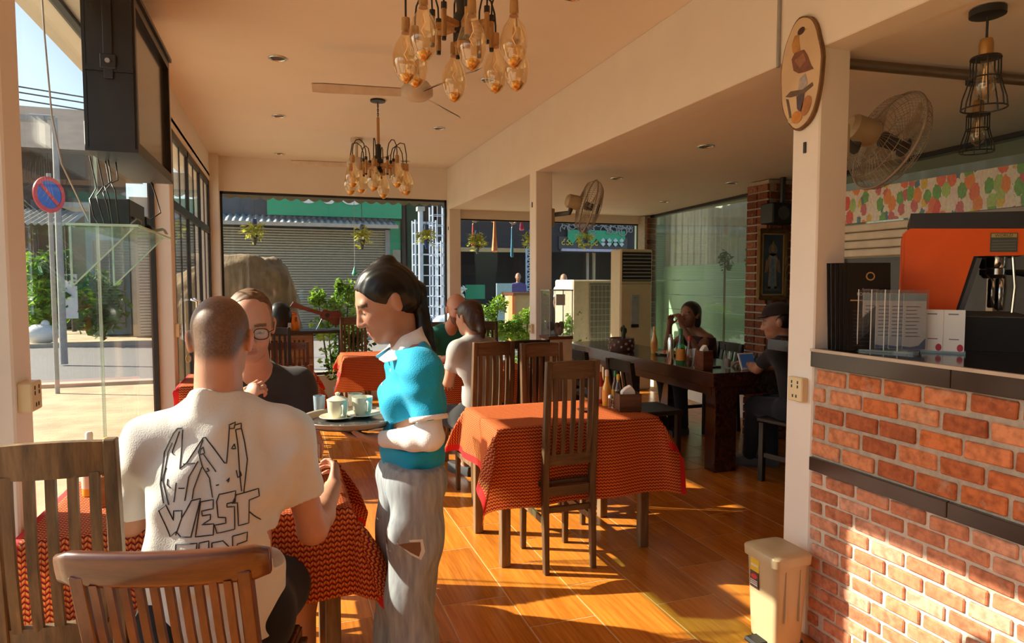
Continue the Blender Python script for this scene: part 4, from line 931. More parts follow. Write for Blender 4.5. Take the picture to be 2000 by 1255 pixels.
MB().beam((-.732, 3.272, 2.93), (-.732, 3.272, 2.33), .035, .012, up=(0, 1, 0)).build('hanger', M['tvblk'], tv, bevel=.002)
MB().beam((-.732, 4.25, 2.93), (-.732, 4.25, 2.33), .035, .012, up=(0, 1, 0)).build('hanger', M['tvblk'], tv)
MB().cbox((-.732, 3.268, 2.40), (.06, .012, .06)).build('bracket', M['tvblk'], tv, bevel=.003); MB().tube([(-.732, 3.268, 2.40), (-.732, 3.252, 2.40)], .010, 8).build('bolt', M['grey'], tv)
MB().box((-.82, 3.271, 2.36), (-.64, 3.281, 2.385)).build('side_strap', M['tvblk'], tv)
MB().box((-.852, 3.36, 2.06), (-.832, 3.52, 2.17)).build('adapter', M['white'], tv, bevel=.006)
tv.location.x += .055; WLOC[tv.name] = tuple(tv.location)
sh2 = thing('glass_wall_shelf', 'green-edged glass shelf on triangular glass brackets under the television', 'shelf', (-.75, 3.83, 1.72))
MB().box((-.878, 3.36, 1.715), (-.60, 4.27, 1.725)).build('shelf_plate', M['shelfglass'], sh2)
edge = glass('bright_glass_edge', (.5, .8, .72), 1.2, base=.06, haze=.5, hazecol=(.85, 1.0, .95))
mb = MB().box((-.603, 3.36, 1.7149), (-.5985, 4.27, 1.7251)).box((-.878, 3.357, 1.7149), (-.60, 3.361, 1.7251)); mb.build('plate_edge', edge, sh2)
for y in (3.42, 4.20):
    MB().prism([(-.878, 1.714), (-.63, 1.714), (-.878, 1.45)], V(0, y - .004, 0), V(1, 0, 0), V(0, 0, 1), V(0, 1, 0), .008).build('bracket', M['clearglass'], sh2)
    mb = MB().beam((-.878, y, 1.714), (-.878, y, 1.45), .008, .006).beam((-.63, y, 1.714), (-.878, y, 1.45), .008, .006); mb.build('bracket_edge', edge, sh2)
rt = thing('receiver_box', 'dark grey receiver box with loose cables on the glass shelf', 'receiver', (-.76, 3.8, 1.726))
MB().box((-.85, 3.62, 1.727), (-.68, 3.98, 1.865)).build('case', mat('dark_box', (.035, .04, .042), .45), rt, bevel=.004)
MB().tube([(-.67 + .012 * math.sin(3 * t), 3.70 + .08 * math.cos(t), 1.755 + .028 * math.sin(t)) for t in np.linspace(0, 2 * math.pi, 20)], .004, 6).build('cable_coil', M['grey'], rt, smooth=True)
for k in range(5):
    x, y = -.80 + .02 * k, 3.45 + .03 * (k % 3)
    MB().tube([(x, y + .1, 1.74), (x + .02, y - .05, 1.76 + .03 * k), (x - .01, y + .02, 1.84 + .02 * k), (x + .01, y + .06, 1.90 + .01 * k), (x, y + .02 * k, 2.03)], .0028, 5).build('cable', M['black'], rt, smooth=True)
sw = thing('network_switch', 'small black modem at the far end of the glass shelf', 'modem', (-.70, 4.12, 1.726))
MB().box((-.80, 4.05, 1.727), (-.66, 4.20, 1.77)).build('case', M['blackplastic'], sw, bevel=.006); MB().box((-.78, 4.03, 1.775), (-.68, 4.16, 1.82)).build('upper_case', M['blackplastic'], sw, bevel=.006)
for k in range(3): MB().tube([(-.66, 4.07 + .04 * k, 1.75), (-.61, 4.07 + .04 * k, 1.76), (-.60, 4.1 + .03 * k, 1.735)], .004, 5).build('plug', M['grey'], sw)
MB().tube([(-.70, 4.16, 1.80), (-.64, 4.22, 1.86), (-.66, 4.22, 1.95), (-.68, 4.2, 2.03)], .004, 5).build('cable', M['black'], sw, smooth=True)
tag(MB().tube([(-.745, 2.66, 2.93), (-.75, 2.70, 2.5), (-.74, 2.68, 2.3), (-.75, 2.76, 2.05), (-.75, 2.85, 1.9), (-.80, 3.40, 1.74)], .003, 5).build('loose_wire', M['grey'], smooth=True), 'thin loose wire dangling from the ceiling inside the left window', 'wire')
# ================= RIGHT SIDE FITTINGS =================
fp = thing('framed_picture', 'ornate gold-framed picture of a robed figure on the brick pier', 'picture', (4.235, 4.98, 1.33))
fx0, fx1, fz0, fz1, fy = 4.085, 4.38, 1.325, 1.935, 4.985
M['goldframe'] = mat('carved_gold_frame', (.22, .13, .04), .35, .7, bump=.8, bscale=150, scale=60)
def framebar(a, b_, w): MB().tube([a, (np.array(a) + np.array(b_)) / 2, b_], w, 6).build('frame_bar', M['goldframe'], fp)
for a, b_ in (((fx0, fy, fz0), (fx1, fy, fz0)), ((fx0, fy, fz1), (fx1, fy, fz1)), ((fx0, fy, fz0), (fx0, fy, fz1)), ((fx1, fy, fz0), (fx1, fy, fz1))): framebar(a, b_, .022)
mb = MB()
for k in range(14):
    for z in (fz0, fz1): mb.ell((fx0 + (fx1 - fx0) * k / 13, fy - .012, z), (.014, .012, .014), 6, 4)
for k in range(28):
    for x in (fx0, fx1): mb.ell((x, fy - .012, fz0 + (fz1 - fz0) * k / 27), (.014, .012, .014), 6, 4)
mb.build('frame_carving', M['goldframe'], fp)
mb = MB()
for a, b_ in (((fx0 + .03, fz0 + .03), (fx1 - .03, fz0 + .03)), ((fx0 + .03, fz1 - .03), (fx1 - .03, fz1 - .03)), ((fx0 + .03, fz0 + .03), (fx0 + .03, fz1 - .03)), ((fx1 - .03, fz0 + .03), (fx1 - .03, fz1 - .03))): mb.beam((a[0], fy - .004, a[1]), (b_[0], fy - .004, b_[1]), .012, .012, up=(0, 1, 0))
mb.build('inner_frame', M['gold'], fp)
MB().box((fx0, fy, fz0), (fx1, fy + .012, fz1)).build('picture_ground', mat('picture_blue', (.035, .05, .085), .3, var=.4, scale=5), fp)
PO = V((fx0 + fx1) / 2, fy - .001, (fz0 + fz1) / 2)
def pp(poly, name, col, k): return MB().prism(poly, PO - V(0, .0006 * k, 0), V(1, 0, 0), V(0, 0, 1), V(0, -1, 0), .0006).build(name, mat(name + '_c', col, .5, var=.3, scale=30), fp)
pp([(-.05, -.22), (.05, -.22), (.04, -.05), (.055, .05), (.03, .10), (-.03, .10), (-.055, .05), (-.04, -.05)], 'robe', (.30, .28, .26), 1); pp([(-.018, -.22), (.02, -.22), (.016, .05), (-.014, .05)], 'blue_sash', (.14, .24, .36), 2)
pp(blob(0, .135, .020, .026), 'face', (.36, .20, .12), 2); pp([(-.02, .155), (.02, .155), (.0, .22)], 'headdress', (.36, .24, .08), 3); pp(blob(0, .13, .05, .055), 'halo', (.16, .17, .20), 1)
pp([(-.09, -.08), (-.05, -.06), (-.045, .05), (-.075, .04)], 'left_arm', (.30, .17, .12), 2); pp([(.09, -.08), (.05, -.06), (.045, .05), (.075, .04)], 'right_arm', (.30, .17, .12), 2); pp([(-.1, -.24), (.1, -.24), (.07, -.2), (-.07, -.2)], 'pedestal', (.12, .10, .07), 1)
spk = thing('wall_speaker', 'black loudspeaker hanging under the low ceiling above the framed picture', 'speaker', (4.2, 4.9, 1.99))
MB().box((4.085, 4.82, 1.985), (4.335, 4.99, 2.17)).build('cabinet', M['blackplastic'], spk, bevel=.01); MB().tube([(4.28, 4.93, 2.17), (4.28, 4.93, 2.42)], .025, 8).build('bracket', M['black'], spk); MB().lathe([(0, 0), (.06, 0), (.06, .006), (0, .006)], (4.2, 4.821, 2.08), 20, rx(math.pi / 2)).build('cone', M['darkgrey'], spk, smooth='auto')
ac = thing('standing_air_conditioner', 'tall cream floor-standing air conditioner with black louvres by the rear glass', 'air conditioner', (4.52, 8.05, 0))
ax0, ax1, ay0, ay1 = 4.275, 4.76, 7.95, 8.25
M['accream'] = mat('aged_cream_casing', (.60, .48, .29), .4, var=.05)
MB().box((ax0, ay0, 0), (ax1, ay1, 1.91)).build('casing', M['accream'], ac, bevel=.02); MB().box((ax0 + .02, ay0 - .004, 1.48), (ax1 - .02, ay0 + .02, 1.87)).build('vent_recess', M['black'], ac)
for k in range(8): MB().beam((ax0 + .03, ay0 - .006, 1.50 + k * .048), (ax1 - .03, ay0 - .006, 1.50 + k * .048), .022, .008, up=(0, -.6, .8)).build('louvre', M['greyprint'], ac)
MB().box((ax0 + .16, ay0 - .012, .90), (ax0 + .28, ay0 + .01, 1.30)).build('control_panel', M['grey'], ac, bevel=.004); MB().box((ax0 + .165, ay0 - .016, .86), (ax0 + .275, ay0, .90)).build('display', M['black'], ac); text_obj('brand_mark', 'air', .03, M['black'], ac, V(ax0 + .22, ay0 - .014, 1.26), V(1, 0, 0), V(0, 0, 1))
MB().box((ax0 + .01, ay0 - .004, .44), (ax1 - .01, ay0, .45)).build('seam', M['greyprint'], ac); MB().box((ax0 + .01, ay0 - .004, 1.44), (ax1 - .01, ay0, 1.45)).build('seam', M['greyprint'], ac)
# glass box on stand at the second pillar
gb = thing('glass_display_box', 'glass box of small dark keepsakes on a wooden stand by the second pillar', 'display box', (2.155, 5.13, 0))
MB().box((2.06, 5.03, 0), (2.26, 5.22, 1.0)).build('stand', M['offw'], gb); MB().box((2.05, 5.02, 1.0), (2.265, 5.235, 1.025)).build('shelf_plate', M['redwood'], gb)
mb = MB()
for a, b_ in (((2.06, 5.03), (2.26, 5.034)), ((2.06, 5.216), (2.26, 5.22)), ((2.06, 5.03), (2.064, 5.22)), ((2.256, 5.03), (2.26, 5.22))): mb.box((a[0], a[1], 1.025), (b_[0], b_[1], 1.40))
mb.build('panes', M['clearglass'], gb)
mb = MB()
for x in (2.058, 2.258):
    for y in (5.028, 5.218): mb.box((x, y, 1.025), (x + .006, y + .006, 1.405))
mb.box((2.055, 5.025, 1.398), (2.268, 5.23, 1.408)); mb.build('frame', M['grey'], gb)
rr = random.Random(5)
for k in range(7): MB().ell((2.1 + rr.uniform(0, .12), 5.08 + rr.uniform(0, .1), 1.05 + rr.uniform(0, .06)), (.03, .03, .035), 8, 6).build('keepsake', mat('keepsake', [(.10, .03, .03), (.25, .12, .08), (.05, .04, .05), (.30, .22, .18)][k % 4], .5), gb, smooth=True)
MB().box((2.12, 5.04, 1.28), (2.20, 5.043, 1.37)).build('paper_slip', M['paper'], gb)
# ---- cabinet, guitar and odds at the rear window ----
cb = thing('wooden_cabinet', 'low brown wooden cabinet with a dark top by the rear window', 'cabinet', (.09, 7.95, 0))
M['cabwood'] = wood('cabinet_wood', (.11, .055, .025), (.22, .12, .055), .5, 'x', 4)
MB().box((-.14, 7.75, 0), (.32, 8.15, .895)).build('carcass', M['cabwood'], cb, bevel=.006); MB().box((-.17, 7.72, .895), (.66, 8.18, .925)).build('top', M['blackwood'], cb, bevel=.004)
for k in range(2): MB().box((-.13 + .228 * k, 7.735, .05), (.085 + .228 * k, 7.752, .62)).build('door', M['cabwood'], cb, bevel=.004)
MB().box((-.13, 7.735, .64), (.31, 7.752, .88)).build('drawer', M['cabwood'], cb, bevel=.004)
MB().tube([(.62, 7.9, 0), (.62, 7.9, .895)], .02, 8).build('leg', M['blackwood'], cb)
gt = thing('guitar', 'reddish-brown wooden guitar leaning tilted on the dark cabinet top', 'guitar', (.45, 7.95, .925))
M['guitar'] = wood('mahogany', (.12, .022, .012), (.22, .05, .025), .3, 'x', 4, coat=.4)
gax = nrm(V(-.41, 0, .135)); gay = nrm(np.cross(V(0, -1, 0), gax)); go = V(.50, 7.92, 1.085)
def gp(pts): return pts
bodyp = [(-.15, 0), (-.145, .05), (-.12, .082), (-.08, .09), (-.04, .075), (-.005, .055), (.03, .058), (.06, .062), (.085, .045), (.095, .02), (.095, -.02), (.085, -.045), (.06, -.062), (.03, -.058), (-.005, -.055), (-.04, -.075), (-.08, -.09), (-.12, -.082), (-.145, -.05)]
MB().prism(bodyp, go, gax, gay, V(0, -1, 0), .06).build('body', M['guitar'], gt, bevel=.006)
MB().prism([(.08, -.02), (.33, -.026), (.42, -.040), (.44, .03), (.33, .022), (.08, .02)], go + V(0, -.045, 0), gax, gay, V(0, -1, 0), .022).build('neck', M['guitar'], gt, bevel=.004)
MB().prism(blob(.02, 0, .026, .026), go + V(0, -.0605, 0), gax, gay, V(0, -1, 0), .001).build('sound_hole', M['black'], gt)
MB().tube([(.36, 7.93, .925), (.42, 7.93, 1.05), (.48, 7.93, .925)], .007, 6).build('stand', M['chrome'], gt)
jg = thing('orange_jug', 'bright orange domed jug on the cabinet beside the guitar', 'jug', (.10, 7.9, .925))
MB().lathe([(0, 0), (.078, 0), (.082, .02), (.078, .10), (.06, .165), (.03, .19), (0, .195)], (.10, 7.9, .925), 18).build('body', mat('orange_plastic', (.85, .26, .02), .35), jg, smooth='auto'); MB().box((.13, 7.815, 1.03), (.15, 7.84, 1.08)).build('spout', M['redwood'], jg)
MB().tube([(.05, 7.9, 1.09), (.06, 7.87, 1.13), (.13, 7.87, 1.13), (.15, 7.9, 1.08)], .008, 6).build('handle', M['orange'], jg)
hm = thing('black_helmet', 'rounded black helmet with a pale band behind the man in charcoal', 'helmet', (-.03, 7.86, .925))
MB().lathe([(0, .0), (.10, .01), (.125, .08), (.13, .16), (.11, .25), (.06, .31), (0, .325)], (-.03, 7.86, .925), 20).build('shell', M['blackplastic'], hm, smooth=True); MB().box((.05, 7.76, .95), (.09, 7.79, 1.02)).build('pale_band', M['grey'], hm, bevel=.006)
# ================= TABLE THINGS =================
def lathe_thing(name, label, cat, loc, parts, group=None, n=16):
    r = thing(name, label, cat, loc, 0, group)
    for nm, prof, m in parts: MB().lathe(prof, loc, n).build(nm, m, r, smooth='auto')
    return r
def sauce(label, loc, h, rad, liquid, cap, labelc=None, group='sauce bottles on the tables'):
    ps = [('body', [(0, 0), (rad, 0), (rad * 1.05, .006), (rad * 1.05, h * .5), (rad * .55, h * .68), (rad * .42, h * .84), (0, h * .84)], liquid), ('cap', [(rad * .46, h * .82), (rad * .46, h * .97), (rad * .3, h), (0, h)], cap)]
    if labelc: ps.append(('label', [(rad * 1.08, h * .12), (rad * 1.08, h * .44)], labelc))
    r = thing('sauce_bottle', label, 'bottle', loc, 0, group)
    for nm, prof, m in ps: MB().lathe(prof, loc, 14, cap=nm != 'label').build(nm, m, r, smooth='auto')
    return r
M['red_l'] = mat('red_sauce', (.45, .03, .015), .15, coat=.5); M['yel_l'] = mat('yellow_sauce', (.68, .36, .03), .15, coat=.5); M['brn_l'] = mat('brown_sauce', (.10, .03, .01), .12, coat=.5); M['grn'] = mat('green_cap', (.02, .20, .07), .4); M['yelcap'] = mat('yellow_cap', (.65, .42, .05), .4); M['redcap'] = mat('red_cap', (.5, .03, .03), .4); M['grnglass'] = glass('green_glass', (.25, .62, .30), 1.4, base=.05, haze=.15, hazecol=(.1, .4, .15)); M['pinklabel'] = mat('pale_label', (.70, .55, .45), .5); M['orl'] = mat('orange_label', (.72, .30, .05), .5)
zt = .7355
sauce('red sauce bottle with white cap, leftmost on the middle table', (1.815, 3.625, zt), .235, .026, M['red_l'], M['white'], M['pinklabel'])
sauce('yellow mustard bottle in front of the red one on the middle table', (1.815, 3.535, zt), .215, .025, M['yel_l'], M['pinklabel'], M['orl'])
sauce('clear green-capped bottle behind the napkin box on the middle table', (1.895, 3.58, zt), .20, .024, M['brn_l'], M['grn'], M['yelcap'])
sauce('green-capped bottle with yellow neck beside the napkin box on the middle table', (1.872, 3.50, zt), .19, .023, M['clearglass'], M['yelcap'], M['yelcap'])
lathe_thing('salt_shaker', 'little glass shaker with steel top against the napkin box', 'shaker', (1.80, 3.455, zt), [('glass_body', [(0, 0), (.016, 0), (.018, .01), (.015, .06), (0, .06)], M['clearglass']), ('steel_top', [(.016, .058), (.016, .07), (.01, .08), (0, .082)], M['chrome'])])
def napkin_box(loc, w, d, h, rot, label, m):
    r = thing('napkin_box', label, 'napkin holder', loc, rot, 'wooden napkin boxes')
    mb = MB().box((-w / 2, -d / 2, 0), (w / 2, d / 2, .008)); t = .008
    mb.box((-w / 2, -d / 2, .008), (w / 2, -d / 2 + t, h)).box((-w / 2, d / 2 - t, .008), (w / 2, d / 2, h)).box((-w / 2, -d / 2 + t, .008), (-w / 2 + t, d / 2 - t, h)).box((w / 2 - t, -d / 2 + t, .008), (w / 2, d / 2 - t, h))
    mb.build('box', m, r, world=False, bevel=.002)
    MB().prism([(-w * .35, .01), (w * .35, .01), (w * .3, h + .012), (w * .1, h + .045), (-w * .12, h + .03), (-w * .3, h + .008)], V(0, -.02, 0), V(1, 0, 0), V(0, 0, 1), V(0, 1, 0), .04).build('napkins', M['paper'], r, world=False, bevel=.004); return r
napkin_box((1.865, 3.37, zt), .13, .115, .10, math.radians(-12), 'dark wooden napkin box with white napkins on the middle table', wood('napkin_box_wood', (.05, .02, .01), (.12, .05, .025), .4, 'x', 6))
lathe_thing('ashtray', 'small dark dish lying on the middle table behind the tall chair', 'dish', (1.62, 3.42, zt), [('dish', [(0, 0), (.035, 0), (.048, .012), (.044, .012), (.03, .005), (0, .005)], M['redwood'])])
sauce('yellow bottle seen between the corner chair slats', (-.640, 2.62, zt), .22, .026, M['yel_l'], M['white'], M['pinklabel'])
sauce('slim yellow sauce bottle beside the first one behind the corner chair', (-.585, 2.60, zt), .20, .022, M['yel_l'], M['yelcap'], M['orl'])
sauce('green-capped dark bottle by the right post of the corner chair', (-.45, 2.66, zt), .21, .024, M['brn_l'], M['grn'], M['grn'])
napkin_box((-.53, 2.52, zt), .12, .11, .10, .25, 'orange wooden napkin box behind the corner chair', wood('orange_box_wood', (.30, .10, .03), (.48, .18, .05), .4, 'x', 6))
lathe_thing('tumbler', 'pale blue water glass between the corner chair and the man in white', 'glass', (-.42, 2.36, zt), [('glass', [(0, 0), (.03, 0), (.036, .10), (.033, .10), (.028, .006), (0, .006)], mat('pale_blue_glass', (.45, .62, .72), .15, trans=.3))])
lathe_thing('tumbler', 'clear tumbler by the watch of the man in charcoal', 'glass', (.11, 2.73, zt), [('glass', [(0, 0), (.03, 0), (.034, .095), (.031, .095), (.027, .006), (0, .006)], M['clearglass'])])
# ---- on the bar ----
zb = .7855
pt = thing('succulent_pot', 'round brown pot with a small cactus and pebbles at the far end of the bar', 'plant pot', (3.19, 5.9, zb))
MB().lathe([(0, 0), (.11, 0), (.125, .02), (.125, .13), (.115, .13), (.11, .115), (0, .115)], (3.19, 5.9, zb), 22).build('pot', mat('brown_pot', (.11, .055, .04), .6, bump=.4), pt, smooth='auto')
mb = MB()
for k in range(26): a = k * 2.4; mb.ell((3.19 + .125 * math.cos(a), 5.9 + .125 * math.sin(a), zb + .02 + .1 * (k / 26)), (.016, .016, .014), 6, 4)
mb.build('pebble_band', mat('pebbles', (.32, .27, .24), .6), pt)
ca = MB().ell((3.21, 5.9, zb + .18), (.024, .024, .08), 8, 6).ell((3.235, 5.9, zb + .20), (.014, .014, .03), 7, 5).ell((3.188, 5.9, zb + .215), (.013, .013, .028), 7, 5); ca.build('cactus', mat('cactus_green', (.05, .08, .03), .6), pt, smooth=True)
sauce('yellow sauce bottle on the bar beside the plate', (3.37, 5.58, zb), .26, .03, M['yel_l'], M['yelcap'], M['orl'], 'bottles on the bar')
sauce('green glass bottle in front of the woman on the bar', (3.125, 4.76, zb), .30, .036, M['grnglass'], M['grn'], M['orl'], 'bottles on the bar')
sauce('dark brown bottle just right of the green one on the bar', (3.17, 4.70, zb), .24, .03, M['brn_l'], M['redcap'], None, 'bottles on the bar')
lathe_thing('steel_flask', 'slim steel flask standing on the bar left of the green bottle', 'flask', (3.055, 4.80, zb), [('body', [(0, 0), (.026, 0), (.028, .01), (.028, .19), (.018, .225), (0, .225)], M['chrome']), ('cap', [(.016, .222), (.016, .25), (0, .25)], M['grey'])])
lathe_thing('tumbler', 'clear stemmed glass beside the dark napkin box on the bar', 'glass', (3.10, 4.55, zb), [('glass', [(0, 0), (.03, 0), (.006, .01), (.006, .05), (.028, .08), (.034, .15), (.031, .15), (.02, .085), (0, .08)], M['clearglass'])])
napkin_box((3.115, 4.42, zb), .10, .10, .15, .1, 'tall dark red napkin box on the near corner of the bar', M['redwood'])
pl_ = lathe_thing('food_plate', 'plate of food before the woman at the bar', 'plate', (3.45, 5.46, zb), [('plate', [(0, 0), (.07, 0), (.125, .018), (.12, .02), (.065, .006), (0, .006)], M['white'])])
for k, (dx, dy, c) in enumerate(((-.03, 0, (.50, .12, .04)), (.02, .03, (.55, .35, .05)), (.03, -.03, (.15, .32, .06)), (-.01, -.03, (.6, .3, .1)))): MB().ell((3.45 + dx, 5.46 + dy, zb + .02), (.035, .03, .02), 8, 6).build('food', mat('food', c, .5), pl_, smooth=True)
gs = lathe_thing('straw_glass', 'iced drink with a black straw near the payment tablet on the bar', 'drink', (3.36, 4.45, zb), [('glass', [(0, 0), (.024, 0), (.034, .12), (.031, .12), (.022, .006), (0, .006)], M['clearglass']), ('drink', [(0, .007), (.022, .007), (.027, .07), (0, .07)], mat('pink_drink', (.5, .32, .26), .3))]); MB().tube([(3.36, 4.45, zb + .02), (3.33, 4.45, zb + .19)], .004, 6).build('straw', M['black'], gs)
tag(origin_of(MB().cbox((3.25, 4.5, zb + .006), (.15, .04, .009)).build('dark_tray_knife', M['black'], bevel=.002), (3.25, 4.5, zb)), 'dark flat knife-shaped bar lying on the bar', 'utensil')
tb = thing('payment_tablet', 'blue-screened payment tablet propped on the bar beside the man in the cap', 'tablet', (3.42, 4.33, zb))
tx, tyy = V(.96, .05, 0), nrm(V(0, .45, 1)); to = V(3.36, 4.27, zb + .002); tn = nrm(np.cross(tx, tyy))
MB().prism([(0, 0), (.16, 0), (.16, .14), (0, .14)], to, tx, tyy, -tn, .012).build('case', M['white'], tb, bevel=.003); MB().prism([(.012, .02), (.148, .02), (.148, .128), (.012, .128)], to + tn * .0005, tx, tyy, tn, .001).build('screen', emit('blue_screen', (.03, .07, .16), .25), tb); MB().prism([(0, 0), (.1, 0), (0, .13)], to + tx * .15, V(0, 1, 0), V(0, 0, 1), V(1, 0, 0), .006).build('stand', M['black'], tb)
bg = thing('backpack', 'black backpack with pale stripes standing on the floor under the bar', 'bag', (2.98, 4.98, 0))
MB().ell((3.0, 4.98, .2), (.15, .11, .22), 16, 10).build('bag_body', mat('black_fabric', (.015, .016, .02), .8), bg, smooth=True); MB().ell((2.92, 4.90, .16), (.10, .07, .12), 12, 8).build('front_pocket', mat('navy_fabric', (.02, .03, .05), .8), bg, smooth=True)
for k in range(3): MB().tube([(2.86 + .03 * k, 4.865 - .005 * k, .12 + .05 * k), (2.92 + .03 * k, 4.84, .14 + .05 * k)], .006, 5).build('pale_stripe', M['grey'], bg)
# ================= OUTSIDE =================
M['rack'] = mat('rack_white', (.42, .50, .62), .5)
M['gravel'] = mat('gravel_yard', (.50, .38, .24), .9, var=.3, scale=2.5, bump=.4, bscale=90)
M['asphalt'] = mat('asphalt', (.20, .19, .185), .85, var=.1, scale=6, bump=.2, bscale=120)
M['concrete'] = mat('concrete', (.42, .37, .30), .85, var=.12, scale=5)
struct('ground', MB().box((-45, -8, -.4), (-.95, 11.6, -.12)).box((-.95, 8.66, -.4), (45, 11.6, -.12)).box((5.3, -8, -.4), (45, 8.66, -.12)).box((-45, 11.6, -.4), (45, 45, -.17)), M['gravel'])
struct('road', MB().box((-45, 12.0, -.19), (45, 19.2, -.15)), M['asphalt'])
struct('kerb', MB().box((-45, 11.75, -.19), (45, 12.0, -.08)).box((-45, 19.2, -.19), (45, 19.5, -.05)), M['concrete'])
# ---- plants ----
def leafmat(name, a, b_, tr=.45):
    m, nt, n, l, b = newmat(name); g = n.new('ShaderNodeNewGeometry'); cr = n.new('ShaderNodeMix'); cr.data_type = 'RGBA'; cr.inputs['A'].default_value = c4(a); cr.inputs['B'].default_value = c4(b_)
    l.new(g.outputs['Random Per Island'], cr.inputs['Factor']); l.new(cr.outputs['Result'], b.inputs['Base Color']); b.inputs['Roughness'].default_value = .5
    t = n.new('ShaderNodeBsdfTranslucent'); l.new(cr.outputs['Result'], t.inputs[0]); ms = n.new('ShaderNodeMixShader'); ms.inputs[0].default_value = tr; l.new(b.outputs[0], ms.inputs[1]); l.new(t.outputs[0], ms.inputs[2]); l.new(ms.outputs[0], n['Material Output'].inputs[0]); return m
M['leaf'] = leafmat('fresh_leaf', (.10, .26, .02), (.34, .52, .05)); M['leafdk'] = leafmat('dark_leaf', (.03, .09, .015), (.12, .22, .03)); M['leafyl'] = leafmat('yellow_leaf', (.35, .40, .04), (.60, .58, .10))
M['stem'] = mat('stem', (.12, .08, .04), .8)
def leaves(mb, c, rad, n, size, rnd, hollow=.3, long=1.5):
    for _ in range(n):
        d = nrm(V(rnd.gauss(0, 1), rnd.gauss(0, 1), rnd.gauss(0, 1))); q = (hollow + (1 - hollow) * rnd.random()) ; p = np.array(c, float) + d * np.array(rad) * q
        a = nrm(V(rnd.gauss(0, 1), rnd.gauss(0, 1), rnd.gauss(0, .6) + .2)); b_ = nrm(np.cross(a, V(rnd.gauss(0, 1), rnd.gauss(0, 1), rnd.gauss(0, 1)))); s = size * rnd.uniform(.6, 1.3)
        nn = np.cross(a, b_) * s * .15
        mb.add([p - a * s * long / 2, p + b_ * s * .42 + nn, p + a * s * long / 2, p - b_ * s * .42 + nn], [(0, 1, 2), (0, 2, 3)])
    return mb
def bush(name, label, c, clumps, n, size, m, stems, seed, cat='shrub', group=None, pot=None):
    rnd = random.Random(seed); r = thing(name, label, cat, c, 0, group); mb = MB()
    for (dx, dy, dz, a, b_, h) in clumps: leaves(mb, (c[0] + dx, c[1] + dy, c[2] + dz), (a, b_, h), n, size, rnd)
    o = mb.build('foliage', m, r); o['kind'] = 'stuff'
    sm = MB()
    for (dx, dy, dz, a, b_, h) in clumps[:stems]: sm.tube([(c[0] + dx * .1, c[1] + dy * .1, c[2] - .0), (c[0] + dx * .6, c[1] + dy * .6, c[2] + dz * .5), (c[0] + dx, c[1] + dy, c[2] + dz + h * .6)], [.018, .012, .006], 5)
    so = sm.build('stems', M['stem'], r); so['kind'] = 'stuff'
    if pot: MB().lathe([(0, 0), (pot * .75, 0), (pot, pot * 1.3), (pot * .9, pot * 1.3), (pot * .85, pot * 1.1), (0, pot * 1.1)], c, 18).build('pot', M['darkgrey'], r, smooth='auto')
    return r
G = -.12
def gp_(px, Y): p = at(px, 600, Y=Y); return (p[0], Y, G)
def clump(px, py, Y, base, a, h): p = at(px, py, Y=Y); return (p[0] - base[0], 0, p[2] - base[2], a, a * .8, h)
b0 = gp_(655, 9.1)
bush('leafy_bush', 'tall bright leafy bush outside the glass between the boulder and the waitress', b0, [clump(620, 585, 9.1, b0, .13, .16), clump(655, 600, 9.1, b0, .16, .20), clump(683, 575, 9.1, b0, .13, .22), clump(640, 640, 9.1, b0, .24, .20), clump(690, 630, 9.1, b0, .20, .22), clump(665, 690, 9.1, b0, .30, .24), clump(662, 560, 9.1, b0, .05, .12)], 170, .055, M['leaf'], 6, 1)
b1 = (.72, 8.1, 0)
bush('potted_bush', 'dark shaded bush in a pot beside the wooden cabinet', b1, [(0, 0, .62, .24, .2, .25), (-.1, 0, .45, .2, .2, .2), (.15, .05, .75, .18, .15, .2), (.05, 0, .85, .15, .15, .16)], 190, .045, M['leafdk'], 4, 2, cat='plant', pot=.17)
for i, (px, tops, lab) in enumerate(((945, [(930, 625), (955, 610), (975, 595), (940, 650), (965, 645), (985, 640)], 'sunlit green shrub outside right of the girl in the pale tee'), (1025, [(1010, 635), (1030, 620), (1045, 610), (1020, 655), (1042, 650), (995, 650)], 'sunlit green shrub outside just left of the second pillar'), (1125, [(1112, 640), (1122, 620), (1130, 655), (1110, 668), (1145, 665), (1165, 672)], 'sunlit green shrub outside right of the second pillar'), (820, [(812, 620), (818, 605), (822, 640), (830, 655)], 'narrow green shrub outside behind the ponytail of the waitress'))):
    bb = gp_(px, 9.3); bush('hedge_shrub', lab, bb, [clump(x, y, 9.3, bb, .15, .17) for x, y in tops] + [(0, 0, .55, .35, .2, .3), (0, 0, .25, .35, .2, .25)], 130, .05, M['leaf'], 4, 10 + i, group='shrubs along the rear glass')
